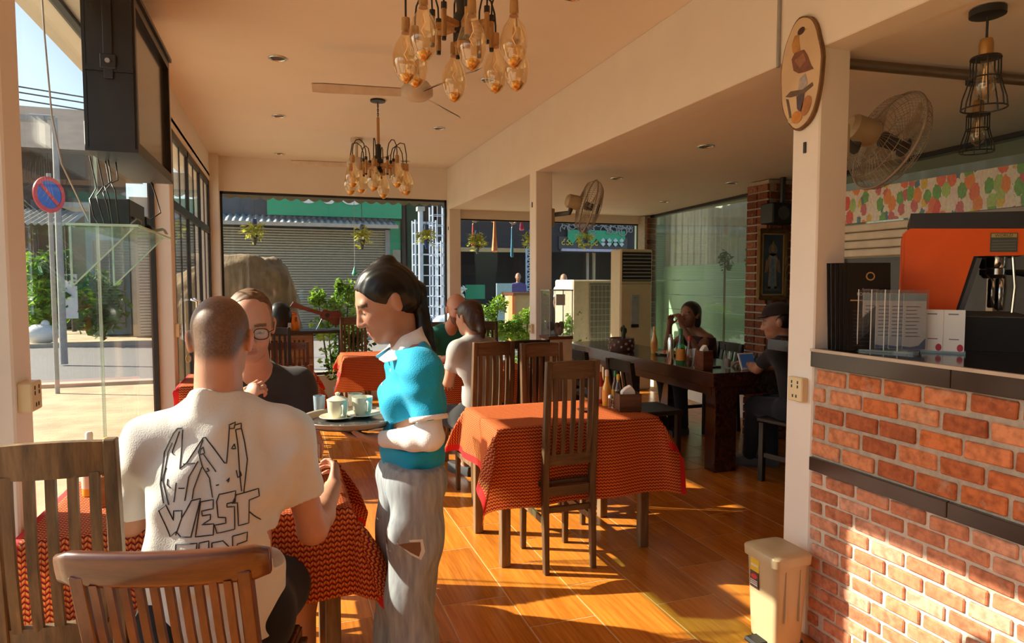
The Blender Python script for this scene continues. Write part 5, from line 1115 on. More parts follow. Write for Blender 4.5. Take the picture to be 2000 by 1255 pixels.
# hanging baskets
M['bluepot'] = mat('blue_plastic_pot', (.03, .10, .45), .35)
for i, (px, py, lab) in enumerate(((497, 452, 'leftmost hanging plant in the rear window, before the shutter'), (707, 462, 'hanging plant under the right end of the green sign'), (833, 462, 'hanging plant with blue pot before the white racks'), (932, 472, 'hanging plant just right of the rear pillar'), (1037, 470, 'hanging plant just left of the second pillar'), (1143, 468, 'hanging plant under the scalloped sign beyond the second pillar'))):
    p = at(px, py, Y=9.05); r = thing('hanging_plant', lab, 'hanging plant', (p[0], 9.05, p[2] - .15), 0, 'hanging plants outside the rear glass'); rnd = random.Random(40 + i); c = (p[0], 9.05, p[2])
    mb = MB()
    for k in range(26):
        a = rnd.uniform(0, 6.28); L = rnd.uniform(.12, .22); tip = V(math.cos(a) * L, math.sin(a) * L, rnd.uniform(-.05, .13)); q = V(*c) + V(0, 0, .0); s = np.cross(nrm(tip), V(0, 0, 1)) * .016
        mid = q + tip * .6 + V(0, 0, .03); mb.add([q - s * .5, q + s * .5, mid + s, mid - s, q + tip], [(0, 1, 2, 3), (3, 2, 4)])
    fo = leaves(mb, c, (.15, .13, .15), 90, .036, rnd, .4, 2.2).build('foliage', M['leafyl'], r); fo['kind'] = 'stuff'
    MB().lathe([(0, -.17), (.015, -.165), (.045, -.06), (.052, -.04), (0, -.04)] if i != 5 else [(0, -.06), (.04, -.05), (.05, .02), (0, .02)], c, 12).build('pot', M['darkgrey'] if i in (0, 1, 3) else M['bluepot'], r, smooth='auto')
    MB().lathe([(0, .09), (.035, .095), (.03, .16), (0, .16)], c, 10).build('hook_cup', M['bluepot'], r, smooth='auto'); MB().tube([(c[0], c[1], c[2] + .15), (c[0], c[1], 2.66)], .004, 4).build('wire', M['black'], r)
# eave and scalloped valance behind the glass
struct('awning_rear', MB().box((-1.2, 8.66, 2.66), (5.2, 9.5, 2.74)), M['grey'])
vz = at(660, 396, Y=8.70)[2]
mb = MB(); n_ = 46
for k in range(n_):
    x = -1.2 + 6.4 * k / n_; w_ = 6.4 / n_; mb.prism([(0, 2.66 - vz + .0), (0, .035)] + [(w_ * t, .035 - .035 * math.sin(math.pi * t)) for t in (.2, .4, .6, .8)] + [(w_, .035), (w_, 2.66 - vz)], V(x, 8.70, vz), V(1, 0, 0), V(0, 0, 1), V(0, 1, 0), .006)
vl = mb.build('valance', mat('valance_fabric', (.34, .36, .33), .8)); tag(origin_of(vl, (2, 8.70, 2.6)), 'grey scalloped valance along the eave outside the rear windows', 'valance')
# boulder
bl = bmesh.new(); bmesh.ops.create_icosphere(bl, subdivisions=5, radius=1)
bc_ = at(493, 640, Y=9.75); top = at(500, 504, Y=9.75)[2]; rt_ = at(590, 600, Y=9.75)[0]; cx = at(470, 600, Y=9.75)[0]
from mathutils import noise as mn
for v in bl.verts:
    p = v.co.copy(); p = Vector((math.copysign(abs(p.x) ** .62, p.x), math.copysign(abs(p.y) ** .7, p.y), math.copysign(abs(p.z) ** .6, p.z)))
    d = 1 + .13 * mn.noise(p * 1.4) + .10 * mn.noise(p * 3.3) + .06 * abs(mn.noise(p * 7)) + .035 * mn.noise(p * 15)
    p *= d; hx = rt_ - cx; x = p.x * hx; z = p.z
    if z > 0: x *= 1 - .14 * z ** 2; 
    else: x *= 1 + .05 * z
    v.co = Vector((cx + x * (1.25 if x < 0 else 1), 9.75 + p.y * .5, (top + G) / 2 + z * (top - G) / 2 * (1 - (.16 if p.x < -.2 else 0) * max(0, min(1, (-p.x - .2) / .8)))))
me = bpy.data.meshes.new('boulder'); bl.to_mesh(me); bl.free(); bo = bpy.data.objects.new('boulder', me); COL.objects.link(bo); me.polygons.foreach_set('use_smooth', [True] * len(me.polygons))
me.materials.append(mat('sandstone', (.21, .145, .085), .95, var=.42, scale=4.5, bump=1.0, bscale=11, stretch=(1.6, 1, .5))); tag(origin_of(bo, (cx, 9.75, G)), 'big weathered sandstone boulder outside the rear window behind the two men', 'rock')
# ---- shop across the street with the shutter ----
YS = 21.0
def X_(px, Y=YS): return at(px, 520, Y=Y)[0]
def Z_(py, px=650, Y=YS): return at(px, py, Y=Y)[2]
sb = thing('shop_building', 'shuttered shop across the street with a green sign band', 'building', (X_(560), YS, G))
M['shopdark'] = mat('slate_wall', (.10, .115, .13), .7); M['signgreen'] = mat('sign_green', (.01, .34, .17), .4, var=.05); M['greenwall'] = mat('dark_green_wall', (.03, .12, .075), .7); M['shutter'] = mat('shutter_slats', (.47, .44, .36), .45, var=.06)
x0, x1 = X_(395), X_(765)
MB().box((x0, YS + .2, G), (X_(825), YS + 6, 6.5)).build('wall', M['shopdark'], sb)
zt_, zb_ = Z_(447), G
NS = 42; m_ = MB()
for k in range(NS):
    z0 = zb_ + (zt_ - zb_) * k / NS; dz = (zt_ - zb_) / NS; m_.loft([[(x, YS + y, z0 + dz * q) for q, y in ((0, .06), (.15, .0), (.7, -.03), (.9, .03), (1, .06))] for x in (x0, x1 - .15)], cap=False, closed=False)
so = m_.build('roller_shutter', M['shutter'], sb); so['kind'] = 'stuff'
MB().box((x1 - .2, YS - .08, G), (x1, YS + .2, zt_)).build('shutter_post', M['grey'], sb)
MB().box((X_(525), YS - .7, Z_(427)), (X_(778), YS - .5, Z_(368))).build('sign_band', M['signgreen'], sb)
MB().box((x0, YS - .05, Z_(425)), (X_(525), YS + .2, Z_(360))).build('upper_wall', M['shopdark'], sb)
for k, (pa, pb) in enumerate(((583, 622), (626, 656), (660, 709))):
    xa, xb = X_(pa), X_(pb); w_ = xb - xa; zl, rr_ = Z_(404), w_ * .32
    outer = [(w_ * .5 + w_ * .5 * math.copysign(abs(math.cos(t)) ** .7, math.cos(t)), .55 + .55 * math.copysign(abs(math.sin(t)) ** .7, math.sin(t))) for t in np.linspace(0, 2 * math.pi, 29)[:-1]]
    MB().prism(outer, V(xa, YS - .70, zl), V(1, 0, 0), V(0, 0, 1), V(0, -1, 0), .06).build('sign_letter', M['white'], sb)
mc = MB(); n_ = 60; za, zb2 = Z_(424), Z_(446, Y=YS - 1.3)
mc.grid(lambda u, v: (x0 + (x1 - x0) * u, YS - 1.3 * v, za + (zb2 + .12 - za) * v + .03 * math.sin(u * n_ * math.pi)), n_ * 4, 2)
mc.build('corrugated_canopy', mat('canopy_sheet', (.30, .33, .34), .5, var=.3, scale=4), sb, smooth=True); MB().box((x0, YS - 1.36, zb2 + .04), (x1, YS - 1.28, zb2 + .14)).build('canopy_edge', M['concrete'], sb)
MB().box((X_(768), YS - .02, G), (X_(838), YS + .2, 5.2)).build('green_side_wall', M['greenwall'], sb); MB().box((X_(762), YS - .1, G), (X_(782), YS + .1, Z_(428))).build('green_pier', M['signgreen'], sb)
MB().tube([(X_(790), YS - .15, G), (X_(786), YS - .15, 6)], .10, 10).build('drain_pipe', M['black'], sb); MB().box((X_(668), YS - .14, Z_(600)), (X_(697), YS - .02, Z_(563))).build('meter_box', M['shopdark'], sb)
MB().box((X_(766), YS - .14, Z_(512)), (X_(781), YS - .08, Z_(486))).build('notice', M['concrete'], sb)
# white racks
for i, (px0, px1, py0, py1, Y, lab) in enumerate(((812, 852, 430, 640, 15.0, 'white wire rack left of the rear pillar, wider and lower'), (846, 872, 402, 640, 15.6, 'tall narrow white wire rack beside the rear pillar'), (862, 886, 470, 650, 14.6, 'low white wire rack partly behind the rear pillar'))):
    xa, xb = X_(px0, Y), X_(px1, Y); zt2 = Z_(py0, 850, Y); r = thing('wire_rack', lab, 'rack', ((xa + xb) / 2, Y, G), 0, 'white wire racks by the street'); d = .35
    for x in (xa, xb):
        for y in (Y, Y + d): MB().tube([(x, y, G), (x, y, zt2)], .022, 6).build('post', M['rack'], r)
    mb = MB(); k = 0; z = G + .3
    while z < zt2:
        mb.tube([(xa, Y, z), (xb, Y, z)], .010, 4).tube([(xa, Y + d, z), (xb, Y + d, z)], .008, 4).tube([(xa, Y, z), (xa, Y + d, z)], .010, 4); z += .24
    nx = max(3, int((xb - xa) / .17))
    for k in range(nx): x = xa + (xb - xa) * k / nx; mb.tube([(x, Y, G + .2), (x, Y, zt2)], .007, 4)
    o = mb.build('wire_grid', M['rack'], r); o['kind'] = 'stuff'
wp_ = thing('utility_pole', 'white post standing before the green wall left of the racks', 'pole', (X_(822, 14.4), 14.4, G)); MB().tube([(X_(822, 14.4), 14.4, G), (X_(822, 14.4), 14.4, Z_(404, 822, 14.4))], .055, 10).build('post', M['rack'], wp_, smooth='auto'); MB().box((X_(815, 14.4), 14.3, Z_(412, 822, 14.4)), (X_(829, 14.4), 14.5, Z_(404, 822, 14.4))).build('cap', M['grey'], wp_)
# ---- dark open shop front with ribbons ----
YM = 20.0
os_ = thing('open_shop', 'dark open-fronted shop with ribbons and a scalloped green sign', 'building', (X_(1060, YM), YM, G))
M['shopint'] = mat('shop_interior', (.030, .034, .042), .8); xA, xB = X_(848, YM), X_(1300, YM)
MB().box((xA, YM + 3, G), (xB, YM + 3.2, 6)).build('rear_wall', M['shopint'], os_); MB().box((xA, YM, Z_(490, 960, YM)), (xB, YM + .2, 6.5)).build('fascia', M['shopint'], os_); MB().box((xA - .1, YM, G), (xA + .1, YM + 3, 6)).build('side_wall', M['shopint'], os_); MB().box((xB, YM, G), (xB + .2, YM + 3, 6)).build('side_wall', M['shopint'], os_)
MB().box((xA, YM - .1, Z_(492, 960, YM)), (X_(1030, YM), YM + .1, Z_(484, 960, YM))).build('timber_beam', mat('tan_beam', (.42, .30, .14), .6), os_)
MB().box((X_(1090, YM), YM - .08, Z_(487, 1140, YM)), (X_(1222, YM), YM - .02, Z_(463, 1140, YM))).build('name_board', mat('board_dark', (.05, .05, .06), .5), os_)
ml = MB(); ylet = mat('yellow_letters', (.75, .62, .08), .5)
for k in range(9):
    if k == 3: continue
    x = X_(1098 + k * 8, YM); z = Z_(477, 1128, YM)
    cc = MB().tube([(x + .055 * math.cos(t) * (1 if k % 2 else -1), YM - .1, z + .03 + .055 * math.sin(t)) for t in np.linspace(-2.6, 2.0, 9)] + [(x + .02, YM - .1, z + .14), (x + .06, YM - .1, z + .16)], .014, 4)
    cc.build('board_letter', ylet, os_)
MB().box((X_(1095, YM), YM - .1, Z_(491, 1140, YM)), (X_(1222, YM), YM, Z_(486, 1140, YM))).build('pale_trim', mat('lilac_trim', (.45, .45, .62), .5), os_)
m_ = MB(); zt2, zb2 = Z_(450, 1160, YM), Z_(466, 1160, YM)
for k in range(6):
    a = X_(1106 + k * 18.5, YM); b_ = X_(1106 + (k + 1) * 18.5, YM); MB().prism([(0, zt2 - zb2), (0, 0), ((b_ - a) / 2, -.2), (b_ - a, 0), (b_ - a, zt2 - zb2)], V(a, YM - .12, zb2), V(1, 0, 0), V(0, 0, 1), V(0, 1, 0), .03).build('green_scallop', M['signgreen'], os_)
mw = MB()
for k in range(4):
    for r_ in range(2):
        a = X_(1174 + k * 12, YM); z = Z_(477 - r_ * 7, 1195, YM); w_ = .085; mw.prism([(-w_, 0), (0, -w_), (w_, 0), (0, w_)], V(a, YM - .14, z), V(1, 0, 0), V(0, 0, 1), V(0, 1, 0), .01)
mw.build('white_lozenges', mat('pale_lozenge', (.45, .60, .62), .5), os_)['kind'] = 'stuff'
mw = MB(); rnd = random.Random(3)
for k in range(70):
    a = X_(1098 + 132 * rnd.random(), YM); z = Z_(428 + 24 * rnd.random(), 1165, YM); rr_ = rnd.uniform(.06, .16); t0 = rnd.uniform(0, 6); mw.tube([(a + rr_ * math.cos(t), YM - .15, z + rr_ * math.sin(t)) for t in np.linspace(t0, t0 + 4, 9)], .014, 4)
mw.build('curled_ironwork', M['grey'], os_)['kind'] = 'stuff'
mw = MB(); xa, xb, za, zb2 = X_(1026, YM), X_(1047, YM), Z_(575, 1036, YM), Z_(486, 1036, YM)
for k in range(9):
    z = za + (zb2 - za) * k / 9; dz = (zb2 - za) / 9; mw.tube([(xa, YM - .1, z), (xb, YM - .1, z + dz)], .022, 4).tube([(xb, YM - .1, z), (xa, YM - .1, z + dz)], .022, 4)
for x in (xa, xb): mw.tube([(x, YM - .1, za), (x, YM - .1, zb2)], .03, 5)
mw.build('lattice_gate', mat('pale_blue_metal', (.42, .55, .70), .5), os_)['kind'] = 'stuff'
MB().box((X_(925, YM), YM + 1, Z_(585, 940, YM)), (X_(965, YM), YM + 1.1, Z_(556, 940, YM))).build('green_counter', M['signgreen'], os_)
MB().box((X_(1172, YM), YM + .5, G), (X_(1176, YM), YM + .6, Z_(490, 1170, YM))).build('door_post', mat('tan_post', (.42, .34, .2), .6), os_); MB().box((X_(1160, YM), YM + .5, G), (X_(1163, YM), YM + .6, Z_(490, 1170, YM))).build('door_post', M['concrete'], os_)
for i, (px, py0, py1, c, w_, lab) in enumerate(((966, 428, 492, (.85, .25, .08), 7, 'orange ribbon cone hanging in the rear window'), (1000, 445, 502, (.05, .25, .50), 4, 'narrow blue ribbon hanging beside the second pillar'), (924, 438, 480, (.45, .04, .04), 5, 'dark red ribbon hanging beside the rear pillar'), (1019, 420, 450, (.65, .08, .30), 6, 'short pink ribbon hanging near the second pillar'), (873, 420, 475, (.75, .25, .20), 4, 'salmon ribbon hanging left of the rear pillar'))):
    Y = 9.35; p0, p1 = at(px, py0, Y=Y), at(px, py1, Y=Y); hw = w_ / 1300 * 8.6; r = thing('ribbon_streamer', lab, 'streamer', (p0[0], Y, p1[2]), 0, 'streamers outside the rear glass'); cm = mat('ribbon_c', c, .6)
    MB().lathe([(hw * .35, p0[2]), (hw * .6, (p0[2] + p1[2]) / 2), (hw * 1.0, p1[2] + .02), (hw * .6, p1[2])], (p0[0], Y, 0), 8).build('tail', cm, r, smooth='auto')
    MB().lathe([(.002, 2.66), (.002, p0[2] + .02), (hw * .5, p0[2]), (.0, p0[2])], (p0[0], Y, 0), 6).build('string', M['grey'], r)
for i, (px, py, lab) in enumerate(((928, 424, 'pale wreath ring hanging just right of the rear pillar'), (964, 424, 'pale wreath ring hanging above the orange ribbon'), (1002, 428, 'pale wreath ring hanging above the blue ribbon'))):
    p = at(px, py, Y=9.4); tag(origin_of(MB().tube([(p[0] + .055 * math.cos(t), 9.4, p[2] + .065 * math.sin(t)) for t in np.linspace(0, 2 * math.pi, 21)], .014, 6).tube([(p[0], 9.4, p[2] + .065), (p[0], 9.4, 2.66)], .003, 4).build('wreath_ring', M['concrete'], smooth=True), (p[0], 9.4, p[2])), lab, 'wreath', 'wreath rings under the eave')
wsn = thing('wind_spinner', 'small turquoise glass drop hanging before the shutter above the waitress', 'wind spinner', tuple(at(693, 530, Y=9.2))); p = at(693, 530, Y=9.2)
MB().lathe([(0, -.06), (.03, -.055), (.04, -.03), (.012, .05), (0, .08)], p, 10).build('drop', mat('turquoise', (.08, .42, .36), .3), wsn, smooth='auto'); MB().tube([(p[0], p[1], p[2] + .07), (p[0], p[1], 2.66)], .003, 4).build('string', M['grey'], wsn)
# things before the open shop
easel = thing('menu_board', 'pale blue sign board with a yellow flower before the dark shop', 'sign', (X_(985, 17), 17, G)); xa, xb = X_(970, 17), X_(1000, 17)
MB().box((xa, 17, Z_(625, 985, 17)), (xb, 17.05, Z_(553, 985, 17))).build('board', mat('board_blue', (.32, .48, .50), .5), easel); MB().prism(blob(0, 0, .13, .15), V((xa + xb) / 2, 16.99, Z_(580, 985, 17)), V(1, 0, 0), V(0, 0, 1), V(0, -1, 0), .01).build('flower', mat('sunflower', (.6, .42, .03), .5), easel); MB().prism(blob(0, 0, .06, .07), V((xa + xb) / 2, 16.975, Z_(580, 985, 17)), V(1, 0, 0), V(0, 0, 1), V(0, -1, 0), .01).build('flower_centre', M['black'], easel)
for x in (xa + .05, xb - .05): MB().tube([(x, 17.03, G), (x, 17.03, Z_(560, 985, 17))], .025, 6).build('leg', M['grey'], easel)
tp = thing('tan_cart', 'tan panelled food cart with an orange curtain edge outside', 'cart', (X_(1025, 13), 13, G)); MB().box((X_(1003, 13), 13, .25), (X_(1050, 13), 13.6, Z_(574, 1025, 13))).build('panel', mat('tan_panel', (.36, .28, .17), .6), tp); MB().box((X_(999, 13), 12.95, .2), (X_(1005, 13), 13.2, Z_(577, 1025, 13))).build('curtain', mat('orange_cloth', (.6, .18, .06), .7), tp); MB().box((X_(1000, 13), 12.92, Z_(576, 1025, 13)), (X_(1052, 13), 13.65, Z_(571, 1025, 13))).build('top', M['redwood'], tp)
for x in (X_(1006, 13), X_(1046, 13)):
    for y in (13.08, 13.5): MB().tube([(x, y, G), (x, y, .26)], .03, 8).build('leg', M['black'], tp)
fl_ = thing('covered_scooter', 'scooter under a pale blue sheet behind the bald man', 'scooter', (X_(900, 12.9), 12.9, G)); mb = MB()
cX = X_(905, 12.9); mb.grid(lambda u, v: (cX + (u - .5) * 1.3, 12.9 + .3 * math.cos(math.pi * v), G + .02 + math.sin(math.pi * v) ** .6 * (.75 + .35 * math.sin(math.pi * (u * 1.1)) + .05 * math.sin(23 * u))), 20, 14); mb.build('sheet', mat('pale_blue_sheet', (.40, .50, .68), .8), fl_, smooth=True)
for dx in (-.5, .5): MB().tube([(cX + dx + .2 * math.cos(t), 12.9, G + .22 + .2 * math.sin(t)) for t in np.linspace(0, 2 * math.pi, 17)], .05, 8).build('wheel', M['black'], fl_, smooth=True)
pb = thing('flower_bunch', 'pale blue paper bunch above the bald man before the racks', 'flowers', tuple(at(895, 575, Y=12.2))); p = at(893, 572, Y=12.2); rnd = random.Random(8)
leaves(MB(), p, (.16, .1, .14), 50, .11, rnd).build('petals', mat('pale_blue_paper', (.55, .68, .85), .7), pb)['kind'] = 'stuff'; MB().tube([(p[0], 12.2, G), (p[0], 12.2, p[2])], .02, 6).build('stick', M['stem'], pb)
# outdoor condenser beside the standing air conditioner
co = thing('outdoor_condenser', 'cream outdoor condenser with a wire grille outside the rear glass', 'condenser', (X_(1160, 9.2), 9.2, G)); xa, xb, xc_ = X_(1119, 9.2), X_(1200, 9.2), X_(1152, 9.2); zc_ = Z_(546, 1150, 9.2)
MB().box((xa, 9.2, .35), (xb, 9.9, zc_)).build('casing', mat('condenser_cream', (.62, .55, .42), .45), co, bevel=.02); MB().box((xc_, 9.185, .40), (xb - .02, 9.22, zc_ - .05)).build('fan_recess', mat('recess_dark', (.10, .12, .10), .7), co)
mb = MB()
for k in range(12): z = .42 + (zc_ - .5) * k / 11; mb.tube([(xc_, 9.18, z), (xb - .02, 9.18, z)], .004, 4)
for k in range(7): x = xc_ + (xb - .02 - xc_) * k / 6; mb.tube([(x, 9.178, .42), (x, 9.178, zc_ - .08)], .004, 4)
mb.build('wire_grille', M['concrete'], co)['kind'] = 'stuff'
for x in (xa + .05, xb - .1): MB().box((x, 9.25, G), (x + .05, 9.85, .35)).build('leg', M['grey'], co)
# ---- view through the left glass ----
def W_(px, py, Y): return at(px, py, Y=Y)
oh = thing('old_house', 'old dark timber house with a tin roof seen through the left window', 'building', (W_(110, 500, 27)[0], 27, G)); M['oldwall'] = mat('old_timber', (.07, .05, .04), .8, var=.3, scale=3); M['tin'] = mat('rusty_tin_roof', (.12, .085, .07), .7, var=.3, scale=2)
xa, xb = W_(20, 500, 27)[0], W_(178, 500, 27)[0]
MB().box((xa, 27, G), (xb, 33, W_(110, 300, 27)[2])).build('wall', M['oldwall'], oh); mr_ = MB(); mr_.prism([(-1, 0), (7, 0), (3, 2.2)], V(xa - .5, 27, W_(110, 300, 27)[2]), V(0, 1, 0), V(0, 0, 1), V(1, 0, 0), xb - xa + 1); mr_.build('roof', M['tin'], oh)
mp_ = MB(); zz = W_(100, 440, 25)[2]; mp_.grid(lambda u, v: (xa + (xb - xa) * u, 27 - 2.4 * v, zz + .7 * (1 - v) + .04 * math.sin(u * 80)), 120, 1); mp_.build('porch_roof', mat('pale_tin', (.42, .40, .36), .5), oh)
MB().box((W_(62, 450, 26.9)[0], 26.9, W_(80, 420, 26.9)[2]), (W_(100, 450, 26.9)[0], 27, W_(80, 390, 26.9)[2])).build('window', M['shopdark'], oh)
for px in (70, 140): q = W_(px, 500, 24.8); MB().tube([(q[0], 24.8, G), (q[0], 24.8, zz)], .07, 8).build('post', M['oldwall'], oh)
bb_ = thing('blue_shop', 'low blue shop with pale posters seen behind the glass shelf', 'building', (W_(215, 500, 23)[0], 23, G)); xa, xb = W_(168, 500, 23)[0], W_(252, 500, 23)[0]
MB().box((xa, 23, G), (xb, 28, W_(200, 395, 23)[2])).build('wall', mat('faded_blue_wall', (.12, .22, .30), .7), bb_); MB().box((xa + .2, 22.9, W_(200, 640, 23)[2]), (xa + 1.0, 23, W_(200, 470, 23)[2])).build('door', M['shopdark'], bb_); MB().box((xb - .8, 22.92, W_(230, 600, 23)[2]), (xb - .2, 23, W_(230, 440, 23)[2])).build('poster', mat('poster_blue', (.25, .40, .55), .5), bb_); MB().box((xa - .3, 21.8, W_(200, 408, 22)[2]), (xb + .02, 23, W_(200, 398, 22)[2])).build('canopy', M['grey'], bb_)
gs_ = thing('grey_shutter_shop', 'grey shuttered shop seen at the right edge of the left window', 'building', (W_(300, 500, 22)[0], 22, G)); xa, xb = W_(254, 500, 22)[0], W_(392, 500, 22)[0]
MB().box((xa, 22.1, G), (xb, 27, W_(300, 385, 22)[2])).build('wall', M['concrete'], gs_); m_ = MB(); zt2 = W_(280, 425, 22)[2]
for k in range(40): z = G + (zt2 - G) * k / 40; m_.loft([[(x, 22.05 + y, z + q * (zt2 - G) / 40) for q, y in ((0, .05), (.2, 0), (.8, -.02), (1, .05))] for x in (xa + .2, xb - .2)], cap=False, closed=False)
m_.build('roller_shutter', mat('grey_shutter', (.35, .36, .36), .5), gs_)['kind'] = 'stuff'; MB().box((xa, 21.5, zt2), (xb, 22.1, zt2 + .2)).build('canopy', M['grey'], gs_)
np_ = thing('no_parking_sign', 'round blue no-parking sign with red border on a post', 'road sign', (W_(95, 500, 11)[0], 11, G)); c = W_(95, 380, 11); rr_ = 43 / 1300 * (c[0] * math.sin(PSI) + 11 * math.cos(PSI))
Rs = rx(math.pi / 2) ; Rs = rz(1.02) @ Rs; fn = rz(1.02) @ V(0, -1, 0)
MB().lathe([(0, 0), (rr_ * .62, 0), (rr_ * .62, .012), (0, .012)], c, 28, Rs).build('disc', mat('sign_blue', (.03, .12, .5), .4), np_, smooth='auto'); MB().lathe([(rr_ * .62, -.004), (rr_ * .80, -.004), (rr_ * .80, .018), (rr_ * .62, .018)], c, 28, Rs, cap=False).build('border', mat('sign_border', (.55, .05, .06), .4), np_, smooth='auto')
sx_ = rz(1.02) @ V(1, 0, 0); MB().beam(c + fn * .018 + (sx_ * -.7 + V(0, 0, .7)) * rr_ * .6, c + fn * .018 + (sx_ * .7 - V(0, 0, .7)) * rr_ * .6, .05, .006, up=fn).build('red_bar', mat('sign_bar', (.55, .05, .06), .4), np_); MB().tube([(c[0], c[1] + .04, G), (c[0], c[1] + .04, c[2] + .3)], .03, 8).build('post', M['grey'], np_, smooth='auto')
lp = thing('lamp_post', 'grey lamp post with a straight arm beyond the left window', 'lamp post', (W_(106, 500, 15)[0], 15, G)); q = W_(106, 230, 15); q2 = W_(58, 227, 15); MB().tube([(q[0], 15, G), (q[0], 15, q[2])], [.07, .05], 10).build('post', M['grey'], lp, smooth='auto'); MB().tube([tuple(q), (q2[0], 15, q2[2])], .05, 8).build('arm', M['grey'], lp); MB().cbox((q2[0], 15, q2[2] - .04), (.5, .2, .1)).build('lamp_head', M['grey'], lp)
for i, py in enumerate((172, 183, 197)):
    a, b_ = W_(30, py - 4, 19), W_(330, py + 26, 19); mid = (a + b_) / 2 - V(0, 0, .12); e0 = a - (b_ - a) * .8; e1 = b_ + (b_ - a) * 1.2
    tag(origin_of(MB().tube([e0, a, mid, b_, e1], .018, 5).build('power_line', M['black']), tuple(mid)), '%s of three power lines crossing the sky at left' % ('topmost', 'middle', 'lowest')[i], 'power line', 'power lines')
for i, (px, tops, lab, m_) in enumerate(((85, [(72, 530), (90, 560), (70, 590), (95, 610), (80, 625)], 'leafy shrub before the old house at far left', 'leaf'), (200, [(185, 560), (205, 585), (215, 610), (190, 625)], 'leafy shrub before the blue shop', 'leafdk'), (115, [(110, 520), (118, 550), (112, 580)], 'slim green shrub beside the sign post', 'leafdk'))):
    bb = W_(px, 600, 20); bb = (bb[0], 20, -.05); bush('street_shrub', lab, bb, [(W_(x, y, 20)[0] - bb[0], 0, W_(x, y, 20)[2] - bb[2], .5, .4, .55) for x, y in tops], 150, .16, M[m_], 3, 60 + i, group='shrubs across the street at left')
wb = thing('white_sack', 'white rubbish sack lying across the road at left', 'sack', tuple(W_(80, 655, 19.7))); q = W_(80, 648, 19.7); MB().ell((q[0], 19.7, .16), (.42, .3, .26), 14, 9).build('sack', M['white'], wb, smooth=True); MB().ell((q[0] + .1, 19.7, .42), (.10, .08, .10), 8, 6).build('knot', M['white'], wb, smooth=True)
pst = thing('street_banner', 'small pale banner on a stick before the blue shop', 'banner', (W_(135, 600, 19.8)[0], 19.8, -.05)); MB().box((W_(122, 540, 19.8)[0], 19.8, W_(122, 622, 19.8)[2]), (W_(150, 540, 19.8)[0], 19.82, W_(122, 535, 19.8)[2])).build('cloth', M['paper'], pst); MB().tube([(W_(121, 540, 19.8)[0], 19.81, -.05), (W_(121, 540, 19.8)[0], 19.81, W_(122, 525, 19.8)[2])], .02, 6).build('stick', M['grey'], pst)
# ---- green plank fence and tin sheets beyond the right glass ----
gf = thing('plank_fence', 'pale green plank fence with dark tin sheets above, beyond the right glass wall', 'fence', (5.8, 5.5, G))
M['greenplank'] = mat('green_planks', (.34, .47, .33), .6, var=.12, scale=3, stretch=(1, .15, 1), rand=.08); M['tinsheet'] = mat('grey_tin_sheet', (.36, .34, .30), .45, .2, var=.25, scale=3, stretch=(1, 1, .2))
def fx(y): return wallx(y) + .95
for k in range(8):
    z0 = G + k * .232; y0, y1 = 1.0, 9.8
    MB().add([(fx(y0), y0, z0), (fx(y1), y1, z0), (fx(y1) + .0, y1, z0 + .224), (fx(y0), y0, z0 + .224), (fx(y0) + .025, y0, z0), (fx(y1) + .025, y1, z0), (fx(y1) + .025, y1, z0 + .224), (fx(y0) + .025, y0, z0 + .224)], [(0, 1, 2, 3), (7, 6, 5, 4), (0, 4, 5, 1), (1, 5, 6, 2), (2, 6, 7, 3), (3, 7, 4, 0)]).build('plank', M['greenplank'], gf)
for k in range(11):
    ya, yb_ = 1.0 + k * .8, 1.0 + (k + 1) * .8 + .04
    mb = MB(); mb.grid(lambda u, v: (fx(ya + (yb_ - ya) * u) + .03 + .018 * math.cos(u * 8 * math.pi) + .004 * (k % 2), ya + (yb_ - ya) * u, 1.72 + 1.5 * v), 32, 1); mb.build('tin_sheet', M['tinsheet'], gf, smooth=True)
for y in (2.2, 4.6, 7.0, 9.4): MB().box((fx(y) + .06, y, G), (fx(y) + .14, y + .08, 3.2)).build('post', M['stem'], gf)
MB().box((5.55, 9.75, G), (8, 9.85, 3.2)).build('end_panel', M['greenplank'], gf)
for i, (y, z) in enumerate(((7.2, 1.72), (6.6, 1.75), (5.75, 1.70))):
    c = (wallx(y) + .55, y, G); bush('fence_plant', ('left-hand', 'middle', 'right-hand')[i] + ' slim pot plant on a stand between the right glass and the green fence', c, [(0, 0, z + .12, .10, .10, .14), (.03, .06, z + .2, .07, .07, .1)], 60, .045, M['leafdk'], 2, 80 + i, cat='plant', group='plants on the right fence')
